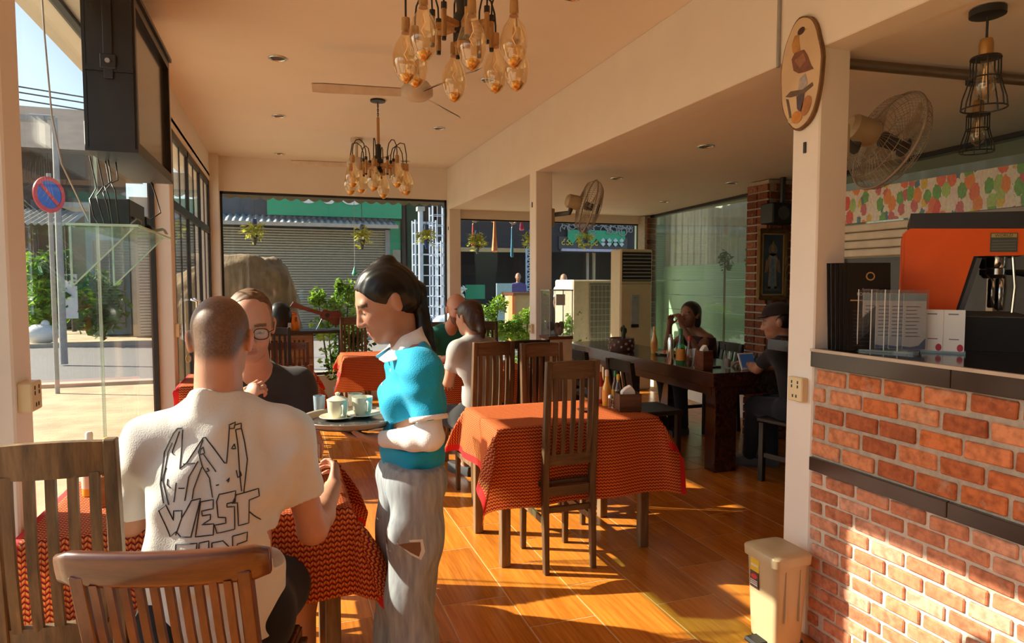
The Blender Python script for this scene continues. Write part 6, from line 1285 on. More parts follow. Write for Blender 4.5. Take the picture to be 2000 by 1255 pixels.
# ================= PEOPLE : smooth-union distance fields meshed with surface nets =================
class SDF:
    def __init__(s, lo, hi, h):
        s.h = h; s.lo = np.array(lo, float); n = np.ceil((np.array(hi) - s.lo) / h).astype(int) + 1
        s.n = n; s.F = np.full(n, .2, np.float32)
    def _sub(s, a, b):
        i0 = np.maximum(np.floor((a - s.lo) / s.h).astype(int), 0); i1 = np.minimum(np.ceil((b - s.lo) / s.h).astype(int) + 1, s.n)
        if np.any(i1 <= i0): return None
        ax = [(s.lo[k] + s.h * np.arange(i0[k], i1[k])).astype(np.float32) for k in range(3)]
        X, Y, Z = np.meshgrid(*ax, indexing='ij'); return tuple(slice(i0[k], i1[k]) for k in range(3)), X, Y, Z
    def _comb(s, sl, d, k, sub=False):
        A = s.F[sl]
        if sub: A2, d2 = -A, d
        else: A2, d2 = A, d
        hh = np.maximum(k - np.abs(A2 - d2), 0) / max(k, 1e-6); r = np.minimum(A2, d2) - hh * hh * k * .25
        s.F[sl] = -r if sub else r
    def cone(s, a, b, ra, rb, k=.02, flat=None, fs=1., sub=False):
        """tapered capsule; flat = axis along which the section is scaled by fs"""
        a = np.array(a, float); b = np.array(b, float); m = max(ra, rb) * max(1, fs) + k + 3 * s.h
        q = s._sub(np.minimum(a, b) - m, np.maximum(a, b) + m)
        if q is None: return s
        sl, X, Y, Z = q; P = np.stack([X - a[0], Y - a[1], Z - a[2]], -1); ab = b - a; L2 = max(ab @ ab, 1e-12)
        if flat is None: t = np.clip((P @ ab) / L2, 0, 1); d = np.linalg.norm(P - t[..., None] * ab, axis=-1)
        else:
            f = nrm(flat); t = np.clip((P @ ab) / L2, 0, 1); R = P - t[..., None] * ab; c = R @ f; d2 = np.maximum((R * R).sum(-1) - c * c, 0); d = np.sqrt(d2 + (c / fs) ** 2)
        d = d - (ra + (rb - ra) * t)
        if flat is not None and fs < 1: d = d * (fs * .5 + .5)
        s._comb(sl, d.astype(np.float32), k, sub); return s
    def ell(s, c, rad, R=None, k=.02, sub=False):
        c = np.array(c, float); rad = np.array(rad, float); m = rad.max() + k + 3 * s.h; q = s._sub(c - m, c + m)
        if q is None: return s
        sl, X, Y, Z = q; P = np.stack([X - c[0], Y - c[1], Z - c[2]], -1)
        if R is not None: P = P @ np.array(R)          # columns of R are the local axes
        k0 = np.linalg.norm(P / rad, axis=-1); k1 = np.linalg.norm(P / (rad * rad), axis=-1) + 1e-9; s._comb(sl, (k0 * (k0 - 1) / k1).astype(np.float32), k, sub); return s
    def cut(s, o, n, k=.004, box=None):
        """remove the side the normal points to, inside an optional box"""
        o = np.array(o, float); n = nrm(n); b = box if box is not None else (s.lo, s.lo + s.h * s.n); q = s._sub(np.array(b[0], float), np.array(b[1], float))
        if q is None: return s
        sl, X, Y, Z = q; d = (X - o[0]) * n[0] + (Y - o[1]) * n[1] + (Z - o[2]) * n[2]; s.F[sl] = np.maximum(s.F[sl], d.astype(np.float32)); return s
    def warp(s, fn):
        ax = [(s.lo[k] + s.h * np.arange(s.n[k])).astype(np.float32) for k in range(3)]; X, Y, Z = np.meshgrid(*ax, indexing='ij', sparse=False)
        near = np.abs(s.F) < .03; s.F[near] += fn(X[near], Y[near], Z[near]).astype(np.float32); return s
    def mesh(s):
        F = s.F; F[0] = F[-1] = .2; F[:, 0] = F[:, -1] = .2; F[:, :, 0] = F[:, :, -1] = .2
        I = F < 0; nx, ny, nz = F.shape
        cnt = np.zeros((nx - 1, ny - 1, nz - 1), np.int8)
        for a in (0, 1):
            for b in (0, 1):
                for c in (0, 1): cnt += I[a:nx - 1 + a, b:ny - 1 + b, c:nz - 1 + c]
        act = (cnt > 0) & (cnt < 8); idx = np.argwhere(act)
        vid = np.full(act.shape, -1, np.int32); vid[act] = np.arange(len(idx))
        sm = np.zeros((len(idx), 3)); ct = np.zeros(len(idx)); C8 = [(0, 0, 0), (1, 0, 0), (0, 1, 0), (1, 1, 0), (0, 0, 1), (1, 0, 1), (0, 1, 1), (1, 1, 1)]
        vals = [F[idx[:, 0] + a, idx[:, 1] + b, idx[:, 2] + c] for a, b, c in C8]
        for i in range(8):
            for j in range(i + 1, 8):
                if sum(abs(C8[i][q] - C8[j][q]) for q in range(3)) != 1: continue
                fa, fb = vals[i], vals[j]; m = (fa < 0) != (fb < 0)
                if not m.any(): continue
                t = np.where(m, fa / np.where(m, fa - fb, 1), 0); p = np.array(C8[i])[None] + t[:, None] * (np.array(C8[j]) - np.array(C8[i]))[None]; sm[m] += p[m]; ct[m] += 1
        Vv = s.lo + s.h * (idx + sm / ct[:, None]); faces = []
        for ax in range(3):
            u, w = (ax + 1) % 3, (ax + 2) % 3
            sl0 = [slice(None)] * 3; sl1 = [slice(None)] * 3; sl0[ax] = slice(0, -1); sl1[ax] = slice(1, None)
            ch = np.argwhere(I[tuple(sl0)] != I[tuple(sl1)])
            if not len(ch): continue
            ok = (ch[:, u] > 0) & (ch[:, w] > 0) & (ch[:, u] < F.shape[u] - 1) & (ch[:, w] < F.shape[w] - 1); ch = ch[ok]; inside = I[ch[:, 0], ch[:, 1], ch[:, 2]]
            q = []
            for du, dw in ((-1, -1), (0, -1), (0, 0), (-1, 0)):
                e = ch.copy(); e[:, u] += du; e[:, w] += dw; q.append(vid[e[:, 0], e[:, 1], e[:, 2]])
            q = np.stack(q, 1); q[~inside] = q[~inside][:, ::-1]; faces.append(q)
        return Vv, np.concatenate(faces)
def sdf_obj(name, S, mat_, parent, paint=None, relax=1):
    Vv, Fq = S.mesh()
    if relax:
        nb = np.zeros_like(Vv); ct = np.zeros(len(Vv))
        for a, b in ((0, 1), (1, 2), (2, 3), (3, 0)):
            for i, j in ((a, b), (b, a)): np.add.at(nb, Fq[:, i], Vv[Fq[:, j]]); np.add.at(ct, Fq[:, i], 1)
        for _ in range(relax): Vv = Vv * .5 + .5 * nb / np.maximum(ct, 1)[:, None]
    L = np.array(WLOC.get(parent.name, (0, 0, 0)))
    me = bpy.data.meshes.new(name); W_v = Vv - L
    me.vertices.add(len(W_v)); me.vertices.foreach_set('co', W_v.astype(np.float32).ravel()); me.loops.add(Fq.size); me.loops.foreach_set('vertex_index', Fq.astype(np.int32).ravel())
    me.polygons.add(len(Fq)); me.polygons.foreach_set('loop_start', np.arange(0, Fq.size, 4, dtype=np.int32)); me.polygons.foreach_set('loop_total', np.full(len(Fq), 4, np.int32)); me.polygons.foreach_set('use_smooth', [True] * len(Fq)); me.update(); me.validate()
    if paint is not None:
        c = paint(Vv); ca = me.color_attributes.new('Col', 'FLOAT_COLOR', 'POINT'); ca.data.foreach_set('color', np.concatenate([c, np.ones((len(c), 1))], 1).astype(np.float32).ravel())
    o = bpy.data.objects.new(name, me); COL.objects.link(o); o.parent = parent; me.materials.append(mat_); WLOC[o.name] = tuple(L); o['_n'] = len(Fq); del o['_n']; return o
M['skin'] = vcol_mat('skin', .5, sss=.08, bump=.12, bscale=220)
class Head:
    """local head frame: r (its own right... image of +x), f forward, u up, centre between the ears"""
    def __init__(s, c, fwd, up=(0, 0, 1), scale=1.): s.c = np.array(c, float); s.f = nrm(fwd); s.r = nrm(np.cross(s.f, up)); s.u = np.cross(s.r, s.f); s.k = scale; s.R = np.column_stack([s.r, s.f, s.u])
    def p(s, x, y, z): return s.c + s.k * (s.r * x + s.f * y + s.u * z)
    def loc(s, P): return (P - s.c) @ s.R / s.k
    def carve(s, S, nose=1., jaw=1., fine=True):
        k = s.k; E = lambda c, rad, kk=.02, sub=False: S.ell(s.p(*c), np.array(rad) * k, s.R, kk * k, sub); Cn = lambda a, b, ra, rb, kk=.012, sub=False: S.cone(s.p(*a), s.p(*b), ra * k, rb * k, kk * k, sub=sub)
        E((0, -.012, .034), (.074, .096, .086)); E((0, .028, -.022), (.064, .066, .082), .03); E((0, .046, -.078), (.048 * jaw, .042, .034), .03); E((0, .066, -.098), (.020, .018, .016), .025)
        Cn((-.034, .074, .024), (.034, .074, .024), .014, .014, .015)
        for q in (-1, 1):
            E((q * .034, .062, -.022), (.024, .024, .022), .025); E((q * .075, -.012, -.008), (.010, .017, .029), .008); E((q * .080, -.016, .010), (.008, .014, .016), .008)
        Cn((0, .088, .012), (0, .108 + .008 * (nose - 1), -.030), .009, .0125 * nose, .012)
        for q in (-1, 1): E((q * .011, .100, -.034), (.009, .010, .008), .008)
        if fine:
            for q in (-1, 1): E((q * .031, .092, .004), (.016, .012, .010), .008, True); E((q * .031, .0735, .003), (.0145, .0135, .0125), .004)
            for q in (-1, 1): Cn((q * .018, .082, .010), (q * .044, .073, .009), .0045, .004, .006)
        Cn((-.018, .086, -.060), (.018, .086, -.060), .0065, .0065, .008); Cn((-.015, .086, -.071), (.015, .086, -.071), .007, .007, .008)
        if fine: Cn((-.021, .0935, -.0655), (.021, .0935, -.0655), .0028, .0028, .003, True)
def skinpaint(base, ops):
    def f(P):
        c = np.tile(np.array(base, float), (len(P), 1)); n_ = (np.sin(P[:, 0] * 91) * np.sin(P[:, 1] * 83 + 1) * np.sin(P[:, 2] * 77 + 2))[:, None]; c = c * (1 + .05 * n_)
        for w, col in ops:
            q = np.clip(w(P), 0, 1)[:, None]; c = c * (1 - q) + np.array(col) * q
        return c
    return f
def smooth(a, b, x): t = np.clip((x - a) / (b - a), 0, 1); return t * t * (3 - 2 * t)
def face_ops(H, lip=(.42, .16, .12), brow=(.10, .055, .03), blush=(.55, .24, .17)):
    def lips(P): q = H.loc(P); return (1 - smooth(.9, 1.15, np.sqrt((q[:, 0] / .022) ** 2 + ((q[:, 2] + .0655) / .0125) ** 2))) * (q[:, 1] > .07)
    def brows(P): q = H.loc(P); x = np.abs(q[:, 0]); zc = .026 - (x - .03) ** 2 * 5; return (1 - smooth(.8, 1.2, np.abs(q[:, 2] - zc) / .0055)) * (x > .013) * (x < .052) * (q[:, 1] > .05)
    def cheeks(P): q = H.loc(P); d = np.sqrt((np.abs(q[:, 0]) - .04) ** 2 + (q[:, 2] + .028) ** 2); return .4 * (1 - smooth(.008, .034, d)) * (q[:, 1] > .04)
    def nose(P): q = H.loc(P); return .35 * (1 - smooth(.01, .022, np.sqrt(q[:, 0] ** 2 + (q[:, 2] + .03) ** 2))) * (q[:, 1] > .08)
    def lash(P): q = H.loc(P); x = np.abs(q[:, 0]); return .7 * (1 - smooth(.6, 1.3, np.abs(q[:, 2] - (-.004 + (x - .031) ** 2 * 8)) / .0032)) * (x > .018) * (x < .046) * (q[:, 1] > .055)
    return [(cheeks, blush), (nose, blush), (brows, brow), (lash, tuple(np.array(brow) * .5)), (lips, lip)]
def hand(S, wrist, direc, palm_n, side, curl=.5, k=.9, thumb_out=.8, spread=.10):
    """palm and five separate fingers; side = +1 when the thumb lies to the cross(direc, palm_n) side"""
    d = nrm(direc); n = nrm(np.array(palm_n, float) - d * (np.array(palm_n, float) @ d)); t = np.cross(d, n) * side; w = np.array(wrist, float)
    S.cone(w, w + d * .03 * k, .024 * k, .028 * k, .012, flat=n, fs=.75); pc = w + d * .06 * k
    S.cone(w + d * .022 * k, w + d * .075 * k, .032 * k, .038 * k, .012, flat=n, fs=.42)
    for i, (L, off) in enumerate(((.070, .030), (.078, .010), (.072, -.010), (.056, -.029))):
        b = w + d * (.090 - .004 * abs(i - 1)) * k + t * off * k; a = 0; p = b; seg = (.45, .32, .23)
        dd = nrm(d + t * (1.5 - i) * spread)
        for j in range(3):
            a += curl * (.75, 1.1, .8)[j]; v = nrm(dd * math.cos(a) + n * math.sin(a)); e = p + v * L * seg[j] * k * 1.1
            S.cone(p, e, (.0092, .0085, .0078)[j] * k, (.0085, .0078, .0066)[j] * k, .004); p = e
    b = w + d * .028 * k + t * .026 * k; v1 = nrm(d * .6 + t * thumb_out + n * .35); m = b + v1 * .042 * k; v2 = nrm(d * .9 + t * .15 + n * (.35 + curl * .5)); e1 = m + v2 * .030 * k; e2 = e1 + nrm(v2 + n * curl * .5) * .022 * k
    S.cone(b, m, .014 * k, .0115 * k, .010); S.cone(m, e1, .0108 * k, .0098 * k, .004); S.cone(e1, e2, .0096 * k, .0076 * k, .004)
def lerp(a, b, t): return np.array(a, float) * (1 - t) + np.array(b, float) * t
def torso(S, pel, chest, neck, shL, shR, w_pel, w_waist, w_chest, dep, k=.05, grow=0.):
    """elliptical trunk; widths are half-widths, dep the depth ratio"""
    sv = nrm(np.array(shR) - np.array(shL)); upv = nrm(np.array(neck) - np.array(pel)); fv = nrm(np.cross(upv, sv)); waist = lerp(pel, chest, .48)
    S.cone(np.array(pel), waist, w_pel + grow, w_waist + grow, k, flat=fv, fs=dep); S.cone(waist, np.array(chest), w_waist + grow, w_chest + grow, k, flat=fv, fs=dep)
    top = lerp(chest, neck, .62); S.cone(np.array(chest), top, w_chest + grow, w_chest * .72 + grow, k, flat=fv, fs=dep * .96)
    nk = np.array(neck)
    for q, sh in ((-1, shL), (1, shR)): S.cone(np.array(chest) + sv * q * w_chest * .5, np.array(sh) - upv * .05, w_chest * .55 + grow, .058 + grow, .05, flat=fv, fs=.78)
    for sh in (shL, shR):
        S.cone(lerp(nk, sh, .10) - upv * .012, lerp(nk, sh, .62) - upv * .012, .048 + grow, .045 + grow, .04); S.cone(lerp(nk, sh, .15) - upv * .035, np.array(sh) - upv * .012, .046 + grow, .050 + grow, .045); S.ell(np.array(sh) - upv * .035, np.array([.052, .052, .068]) + grow, None, .04)
    return sv, upv, fv
def bounds(pts, m): P = np.array(pts); return P.min(0) - m, P.max(0) + m
def limb(S, a, b, c, r, k=.02, bulge=1.):
    """two-segment limb, r = radii at a, mid, b, mid, c"""
    S.cone(a, lerp(a, b, .4), r[0], r[1], k); S.cone(lerp(a, b, .4), b, r[1], r[2], k); S.cone(b, lerp(b, c, .3), r[2], r[3], k); S.cone(lerp(b, c, .3), c, r[3], r[4], k)
def folds(amp, fr, seed, dirn=(0, 0, 1)):
    q = random.Random(seed); T = [(nrm(V(q.gauss(0, 1), q.gauss(0, 1), q.gauss(0, 1)) + np.array(dirn) * .8), fr * q.uniform(.6, 1.6), q.uniform(0, 6.28)) for _ in range(5)]
    def f(X, Y, Z):
        o = 0
        for n, w, p in T: o = o + np.sin((X * n[0] + Y * n[1] + Z * n[2]) * w + p + 1.3 * np.sin((X + Y - Z) * w * .35 + p * 2))
        return amp * o / 2.2
    return f
def cloth_mat(name, col, rough=.85, var=.05, bump=.15): return mat(name, col, rough, var=var, scale=9, bump=bump, bscale=260, spec=.2, sheen=.1)
def eyes(H, par, iris=(.10, .06, .03)):
    for q in (-1, 1):
        c = H.p(q * .031, .0745, .0025); e = MB().ell(c, np.array([.0125, .0125, .0125]) * H.k, 12, 8).build('eye', M['eyewhite'], par, smooth=True)
        MB().ell(H.p(q * .031, .0850, -.0005), np.array([.0052, .0030, .0052]) * H.k, 10, 6, H.R).build('iris', mat('iris', iris, .2), e, smooth=True)
M['eyewhite'] = mat('eye_white', (.62, .58, .54), .25, var=.02)
def back_print(par, target, lines, o, ax, ay, az, r, m, name):
    """flat hand-drawn strokes laid on a garment: each polyline is dropped along az onto the cloth, thin ribbon"""
    bv = BVHTree.FromPolygons([tuple(v.co) for v in target.data.vertices], [tuple(p.vertices) for p in target.data.polygons]); L = np.array(WLOC.get(par.name, (0, 0, 0))); mb = MB()
    for ln in lines:
        pts = []
        for (a, b) in zip(ln[:-1], ln[1:]):
            n_ = max(2, int(math.hypot(b[0] - a[0], b[1] - a[1]) / .008))
            for i in range(n_): pts.append((a[0] + (b[0] - a[0]) * i / n_, a[1] + (b[1] - a[1]) * i / n_))
        pts.append(ln[-1]); P = []
        for x, y in pts:
            q = o + ax * x + ay * y - L; h = bv.ray_cast(Vector(q - az * .4), Vector(az))
            if h[0] is not None: P.append(np.array(h[0]) + np.array(h[1]) * .0008 + L)
            elif len(P) > 1: mb.tube(P, r, 4); P = []
            else: P = []
        if len(P) > 1: mb.tube(P, r, 4)
    ob = mb.build(name, m, par); return ob
# ---------- 1. man in the white printed tee, back to the camera ----------
T = thing('person', 'man with a shaved head in a white hand-drawn tee, back to the camera', 'person', (-.18, 1.98, 0))
H = Head((-.168, 2.055, 1.306), (.10, 1, -.16), scale=1.03)
J = dict(pel=(-.185, 1.93, .56), ch=(-.182, 1.985, .93), nk=(-.172, 2.01, 1.125), sL=(-.345, 2.02, 1.045), sR=(-.002, 2.01, 1.055), eL=(-.425, 2.12, .79), wL=(-.36, 2.36, .775), eR=(.072, 2.03, .735), wR=(.150, 2.27, .79), hL=(-.275, 1.96, .53), hR=(-.095, 1.96, .53), kL=(-.34, 2.42, .52), kR=(.03, 2.36, .50), aL=(-.33, 2.42, .10), aR=(.05, 2.34, .10))
lo, hi = V(-.62, 1.66, .0), V(.34, 2.62, 1.47)
S = SDF(lo, hi, .0045)
sv, uv_, fv = torso(S, J['pel'], J['ch'], J['nk'], J['sL'], J['sR'], .145, .135, .150, .68, grow=-.008)
S.cone(V(*J['nk']) - V(0, 0, .05), H.p(0, -.025, -.03), .064, .056, .03); S.cone(V(-.18, 1.985, 1.10), H.p(0, -.06, -.02), .045, .045, .04)
H.carve(S)
for e, w, sh in ((J['eL'], J['wL'], J['sL']), (J['eR'], J['wR'], J['sR'])): limb(S, V(*sh), V(*e), V(*w), (.044, .044, .042, .044, .027))
hand(S, J['wL'], (.55, .8, -.1), (.2, 0, -1), 1, .3); hand(S, J['wR'], (.15, .85, .45), (-.8, .25, -.1), -1, .75)
for h, k_, a in ((J['hL'], J['kL'], J['aL']), (J['hR'], J['kR'], J['aR'])): limb(S, V(*h), V(*k_), V(*a), (.085, .075, .058, .055, .036), .03); S.cone(V(*a), V(*a) + V(0, .03, -.04), .036, .034, .02); S.cone(V(*a) + V(0, .0, -.06), V(*a) + V(0, .15, -.07), .034, .026, .02)
def buzz(P): q = H.loc(P); lim = -.02 + .9 * np.maximum(q[:, 1] - .01, 0) - .05 * smooth(-.02, -.09, q[:, 1]); return smooth(-.012, .030, q[:, 2] - lim) * (.80 + .16 * (np.modf(np.abs(np.sin(P[:, 0] * 9131 + P[:, 1] * 7757 + P[:, 2] * 5417) * 437.5))[0] - .5)) * (np.abs(q[:, 0]) < .079)
def crown(P): q = H.loc(P); return .35 * smooth(.085, .118, q[:, 2])
def ears(P): q = H.loc(P); return .5 * smooth(.074, .082, np.abs(q[:, 0])) * (np.abs(q[:, 2]) < .05) * (q[:, 2] < .035)
sdf_obj('body', S, M['skin'], T, skinpaint((.50, .25, .16), face_ops(H) + [(buzz, (.048, .030, .018)), (crown, (.38, .22, .13)), (ears, (.62, .22, .14))]))
eyes(H, T)
MB().tube([H.p(-.080, -.010, -.045) + V(.006 * math.cos(t), 0, .010 * math.sin(t) - .006) for t in np.linspace(0, 6.28, 12)], .0022, 5).build('earring', M['brass'], T, smooth=True)
S = SDF(lo, hi, .0048)
torso(S, V(*J['pel']) - V(0, .0, .03), J['ch'], J['nk'], J['sL'], J['sR'], .168, .158, .162, .72, grow=.004)
for e, sh in ((J['eL'], J['sL']), (J['eR'], J['sR'])):
    d = nrm(V(*e) - V(*sh)); end = V(*sh) + d * .235; S.cone(V(*sh), end + d * .03, .055, .067, .05)
    S.cut(end, d, box=(end - .13, end + .13))
S.cone(V(-.18, 1.985, 1.10), V(-.18, 1.995, 1.155), .075, .066, .04)
S.cut((0, 2.0, 1.160), (0, .30, 1)); S.cut((0, 0, .535), (0, 0, -1))
S.warp(folds(.006, 42, 2, (.4, 0, .5)))
fo_ = folds(.010, 24, 5, (.5, .2, 1.2)); S.warp(lambda X, Y, Z: fo_(X, Y, Z) * (np.clip((.86 - Z) / .2, 0, 1) + .6 * np.clip((np.abs(X + .18) - .12) / .06, 0, 1) * np.clip((1.08 - Z) / .1, 0, 1)))
M['teewhite'] = cloth_mat('white_cotton', (.63, .62, .60)); tee = sdf_obj('shirt', S, M['teewhite'], T)
S = SDF(lo, hi, .006)
for h, k_ in ((J['hL'], J['kL']), (J['hR'], J['kR'])): S.cone(V(*h), V(*k_), .108, .088, .03); kk = nrm(V(*k_) - V(*h)); S.cut(V(*k_) + kk * .01, kk, box=(V(*k_) - .14, V(*k_) + .14))
S.cone(V(*J['hL']) - V(0, .02, -.01), V(*J['hR']) - V(0, .02, -.01), .115, .115, .04); S.warp(folds(.004, 26, 9))
sdf_obj('shorts', S, cloth_mat('black_shorts_cloth', (.014, .014, .015)), T)
for a in (J['aL'], J['aR']): MB().loft([[(a[0] + x * w_, a[1] - .06 + y, z) for x, y in ((-.8, .0), (-1, .08), (-1, .20), (-.5, .26), (.5, .26), (1, .20), (1, .08), (.8, .0))] for z, w_ in ((.0, .042), (.03, .045), (.07, .036))]).build('shoe', M['darkgrey'], T, smooth='auto')
# print on the back : px of the photograph -> shirt plane (x right, z up)
PX0, PY0, PPM = 425., 860., 715.
def shp(pts): return [((x - PX0) / PPM, -(y - PY0) / PPM) for x, y in pts]
def zz(ox, oy, pts, sc=.2549): return shp([(ox + x * sc, oy + y * sc) for x, y in pts])
ZO = (300., 780.)
raw = [
 [(285, 190), (278, 445), (325, 405), (430, 245), (445, 240), (575, 425), (590, 430), (610, 170)], [(250, 180), (222, 215), (160, 350), (140, 560), (165, 690)], [(215, 280), (185, 350), (160, 540), (200, 700)], [(265, 200), (215, 350), (230, 360)],
 [(605, 165), (650, 150), (640, 195), (608, 190)], [(650, 170), (690, 165), (688, 205), (652, 205)], [(650, 205), (665, 330), (675, 480), (690, 640)], [(690, 205), (712, 310), (730, 430), (705, 650)], [(430, 260), (400, 340), (430, 440), (475, 520), (495, 660)], [(410, 330), (430, 310), (440, 350), (410, 360), (410, 330)], [(430, 350), (520, 480)],
 [(425, 440), (370, 590), (360, 660)], [(400, 400), (340, 500), (310, 670)], [(255, 540), (235, 680)], [(270, 580), (310, 580)], [(180, 450), (150, 540)], [(640, 310), (620, 340), (650, 345), (640, 310)], [(590, 550), (610, 530), (600, 560)], [(655, 490), (665, 540), (690, 530), (680, 500)], [(300, 415), (380, 410)], [(460, 450), (475, 470), (455, 475)], [(240, 190), (250, 180), (282, 178)], [(520, 575), (540, 570)], [(195, 520), (190, 560), (215, 580)],
 # WEST, block outlines
 [(130, 740), (180, 700), (228, 815), (232, 745), (290, 740), (285, 800), (355, 670), (415, 660), (345, 935), (275, 935), (245, 900), (200, 940), (130, 740)], [(285, 800), (240, 925)],
 [(415, 685), (500, 675), (498, 740), (420, 750), (425, 785), (480, 780), (478, 815), (420, 850), (500, 850), (495, 930), (375, 935), (415, 685)],
 [(540, 640), (650, 630), (645, 710), (590, 715), (590, 740), (640, 745), (640, 905), (520, 920), (505, 860), (580, 855), (580, 815), (530, 805), (522, 690), (540, 640)],
 [(655, 660), (805, 645), (810, 700), (740, 715), (735, 880), (665, 885), (660, 720), (625, 720), (655, 660)], [(740, 800), (815, 890)],
 # SIDE, upper part of the letters shows above the chair
 [(235, 1090), (240, 990), (385, 980), (380, 1050), (290, 1060), (270, 1090), (275, 1170), (375, 1165), (370, 1260), (235, 1262)], [(395, 1090), (400, 980), (465, 970), (460, 1250), (395, 1255), (395, 1090)],
 [(485, 985), (560, 975), (600, 1020), (605, 1200), (550, 1250), (485, 1250), (485, 985)], [(515, 1065), (545, 1045), (570, 1070), (565, 1190), (515, 1190), (515, 1065)],
 [(625, 950), (725, 940), (720, 1000), (655, 1010), (655, 1040), (700, 1035), (690, 1080), (655, 1085), (655, 1180), (715, 1175), (712, 1245), (625, 1250), (625, 950)]]
oP = V(-.183, 1.55, 1.47 - (860 - 550) / 715.)
pr_ = back_print(T, tee, [zz(ZO[0], ZO[1], l_) for l_ in raw], oP, V(1, 0, 0), V(0, 0, 1), V(0, 1, 0), .0016, mat('pen_black', (.02, .02, .025), .7), 'shirt_print')
# ---------- 2. man in charcoal tee with glasses, facing the camera ----------
T = thing('person', 'man with glasses in a charcoal tee facing the camera, fist near his chin', 'person', (-.09, 3.02, 0))
H = Head((-.118, 2.70, 1.305), (.05, -1, -.22), scale=1.08)
J = dict(pel=(-.10, 3.10, .56), ch=(-.085, 2.985, .90), nk=(-.105, 2.885, 1.115), sL=(.055, 2.91, 1.045), sR=(-.25, 2.90, 1.045), eL=(.105, 2.83, .80), wL=(.085, 2.66, .775), eR=(-.31, 2.74, .80), wR=(-.150, 2.665, 1.005), hL=(-.01, 3.10, .53), hR=(-.19, 3.10, .53), kL=(.03, 2.66, .52), kR=(-.22, 2.66, .52), aL=(.03, 2.70, .1), aR=(-.22, 2.70, .1))
lo, hi = V(-.52, 2.42, .0), V(.36, 3.36, 1.48); S = SDF(lo, hi, .0042)
torso(S, J['pel'], J['ch'], J['nk'], J['sL'], J['sR'], .14, .13, .148, .68, grow=-.008)
S.cone(V(*J['nk']) - V(0, -.02, .04), H.p(0, -.02, -.04), .062, .054, .03); H.carve(S, nose=1.1)
for e, w, sh in ((J['eL'], J['wL'], J['sL']), (J['eR'], J['wR'], J['sR'])): limb(S, V(*sh), V(*e), V(*w), (.042, .043, .041, .043, .027))
hand(S, J['wL'], (-.25, -.9, .05), (0, .1, -1), 1, .35); hand(S, J['wR'], (.55, -.12, .85), (.60, .55, -.30), 1, 1.05)
for h, k_, a in ((J['hL'], J['kL'], J['aL']), (J['hR'], J['kR'], J['aR'])): limb(S, V(*h), V(*k_), V(*a), (.085, .075, .058, .052, .036), .03); S.cone(V(*a) + V(0, .0, -.06), V(*a) + V(0, -.15, -.07), .034, .026, .02)
def hairline(P): q = H.loc(P); return smooth(.0, .022, q[:, 2] - (.058 + .85 * np.maximum(q[:, 1] + .01, 0) - .35 * np.maximum(np.abs(q[:, 0]) - .045, 0) * 0 + .0) + .05 * smooth(.02, -.05, q[:, 1])) * .82
def temple(P): q = H.loc(P); return .75 * (smooth(.050, .066, np.abs(q[:, 0]))) * (q[:, 1] < .03) * (q[:, 1] > -.12) * (q[:, 2] > -.01) * (np.abs(q[:, 0]) < .078)
def stubble(P): q = H.loc(P); return .32 * smooth(-.045, -.062, q[:, 2]) * smooth(-.13, -.10, q[:, 2]) * (q[:, 1] > .0) + .2 * (1 - smooth(.9, 1.2, np.sqrt((q[:, 0] / .03) ** 2 + ((q[:, 2] + .050) / .007) ** 2))) * (q[:, 1] > .06)
sdf_obj('body', S, M['skin'], T, skinpaint((.55, .28, .19), face_ops(H, brow=(.16, .08, .04)) + [(stubble, (.26, .13, .08)), (hairline, (.17, .085, .04)), (temple, (.17, .085, .04))]))
S = SDF(H.c - .16, H.c + .18, .004); S.ell(H.p(0, -.020, .044), np.array([.076, .094, .082]) * H.k, H.R, .01); S.cut(H.p(0, .028, .088), H.f * .8 - H.u * .75); S.cut(H.p(0, 0, .045), -H.u + H.f * .5); S.warp(folds(.0022, 150, 4)); sdf_obj('hair', S, mat('short_brown_hair', (.12, .058, .026), .6, var=.3, scale=80), T)
eyes(H, T)
M['frame'] = mat('glasses_frame', (.02, .014, .012), .25); gl = []
for q in (-1, 1):
    MB().tube([H.p(q * .034 + .024 * math.copysign(abs(math.cos(t)) ** .75, math.cos(t)), .106 - .012 * abs(math.cos(t) * .5 + q * .5) * 0, .0 + .019 * math.copysign(abs(math.sin(t)) ** .75, math.sin(t))) for t in np.linspace(0, 2 * math.pi, 25)], .0021, 6).build('glasses_rim', M['frame'], T, smooth=True)
    MB().tube([H.p(q * .058, .105, .006), H.p(q * .074, .085, .008), H.p(q * .080, .0, .012)], .002, 5).build('glasses_temple', M['frame'], T)
    MB().prism([(.034 * q + .023 * math.cos(t), .018 * math.sin(t)) for t in np.linspace(0, 2 * math.pi, 21)[:-1]], H.p(0, .106, 0), H.r, H.u, H.f, .0008).build('glasses_lens', M['clearglass'], T)
MB().tube([H.p(-.010, .106, .004), H.p(0, .109, .007), H.p(.010, .106, .004)], .002, 5).build('glasses_bridge', M['frame'], T)
S = SDF(lo, hi, .0048); torso(S, V(*J['pel']) - V(0, 0, .04), J['ch'], J['nk'], J['sL'], J['sR'], .160, .150, .158, .72, grow=.003)
for e, sh in ((J['eL'], J['sL']), (J['eR'], J['sR'])):
    d = nrm(V(*e) - V(*sh)); end = V(*sh) + d * .20; S.cone(V(*sh), end + d * .03, .056, .064, .04); S.cut(end, d, box=(end - .11, end + .11))
S.cut(V(*J['nk']) + V(0, -.02, .015), (0, -.45, 1), box=(V(-.17, 2.70, 1.05), V(.0, 3.05, 1.3))); S.cut((0, 0, .54), (0, 0, -1)); S.warp(folds(.006, 34, 12)); sdf_obj('shirt', S, cloth_mat('charcoal_cotton', (.040, .038, .040)), T)
S = SDF(lo, hi, .007)
for h, k_ in ((J['hL'], J['kL']), (J['hR'], J['kR'])): S.cone(V(*h), V(*k_), .105, .085, .03)
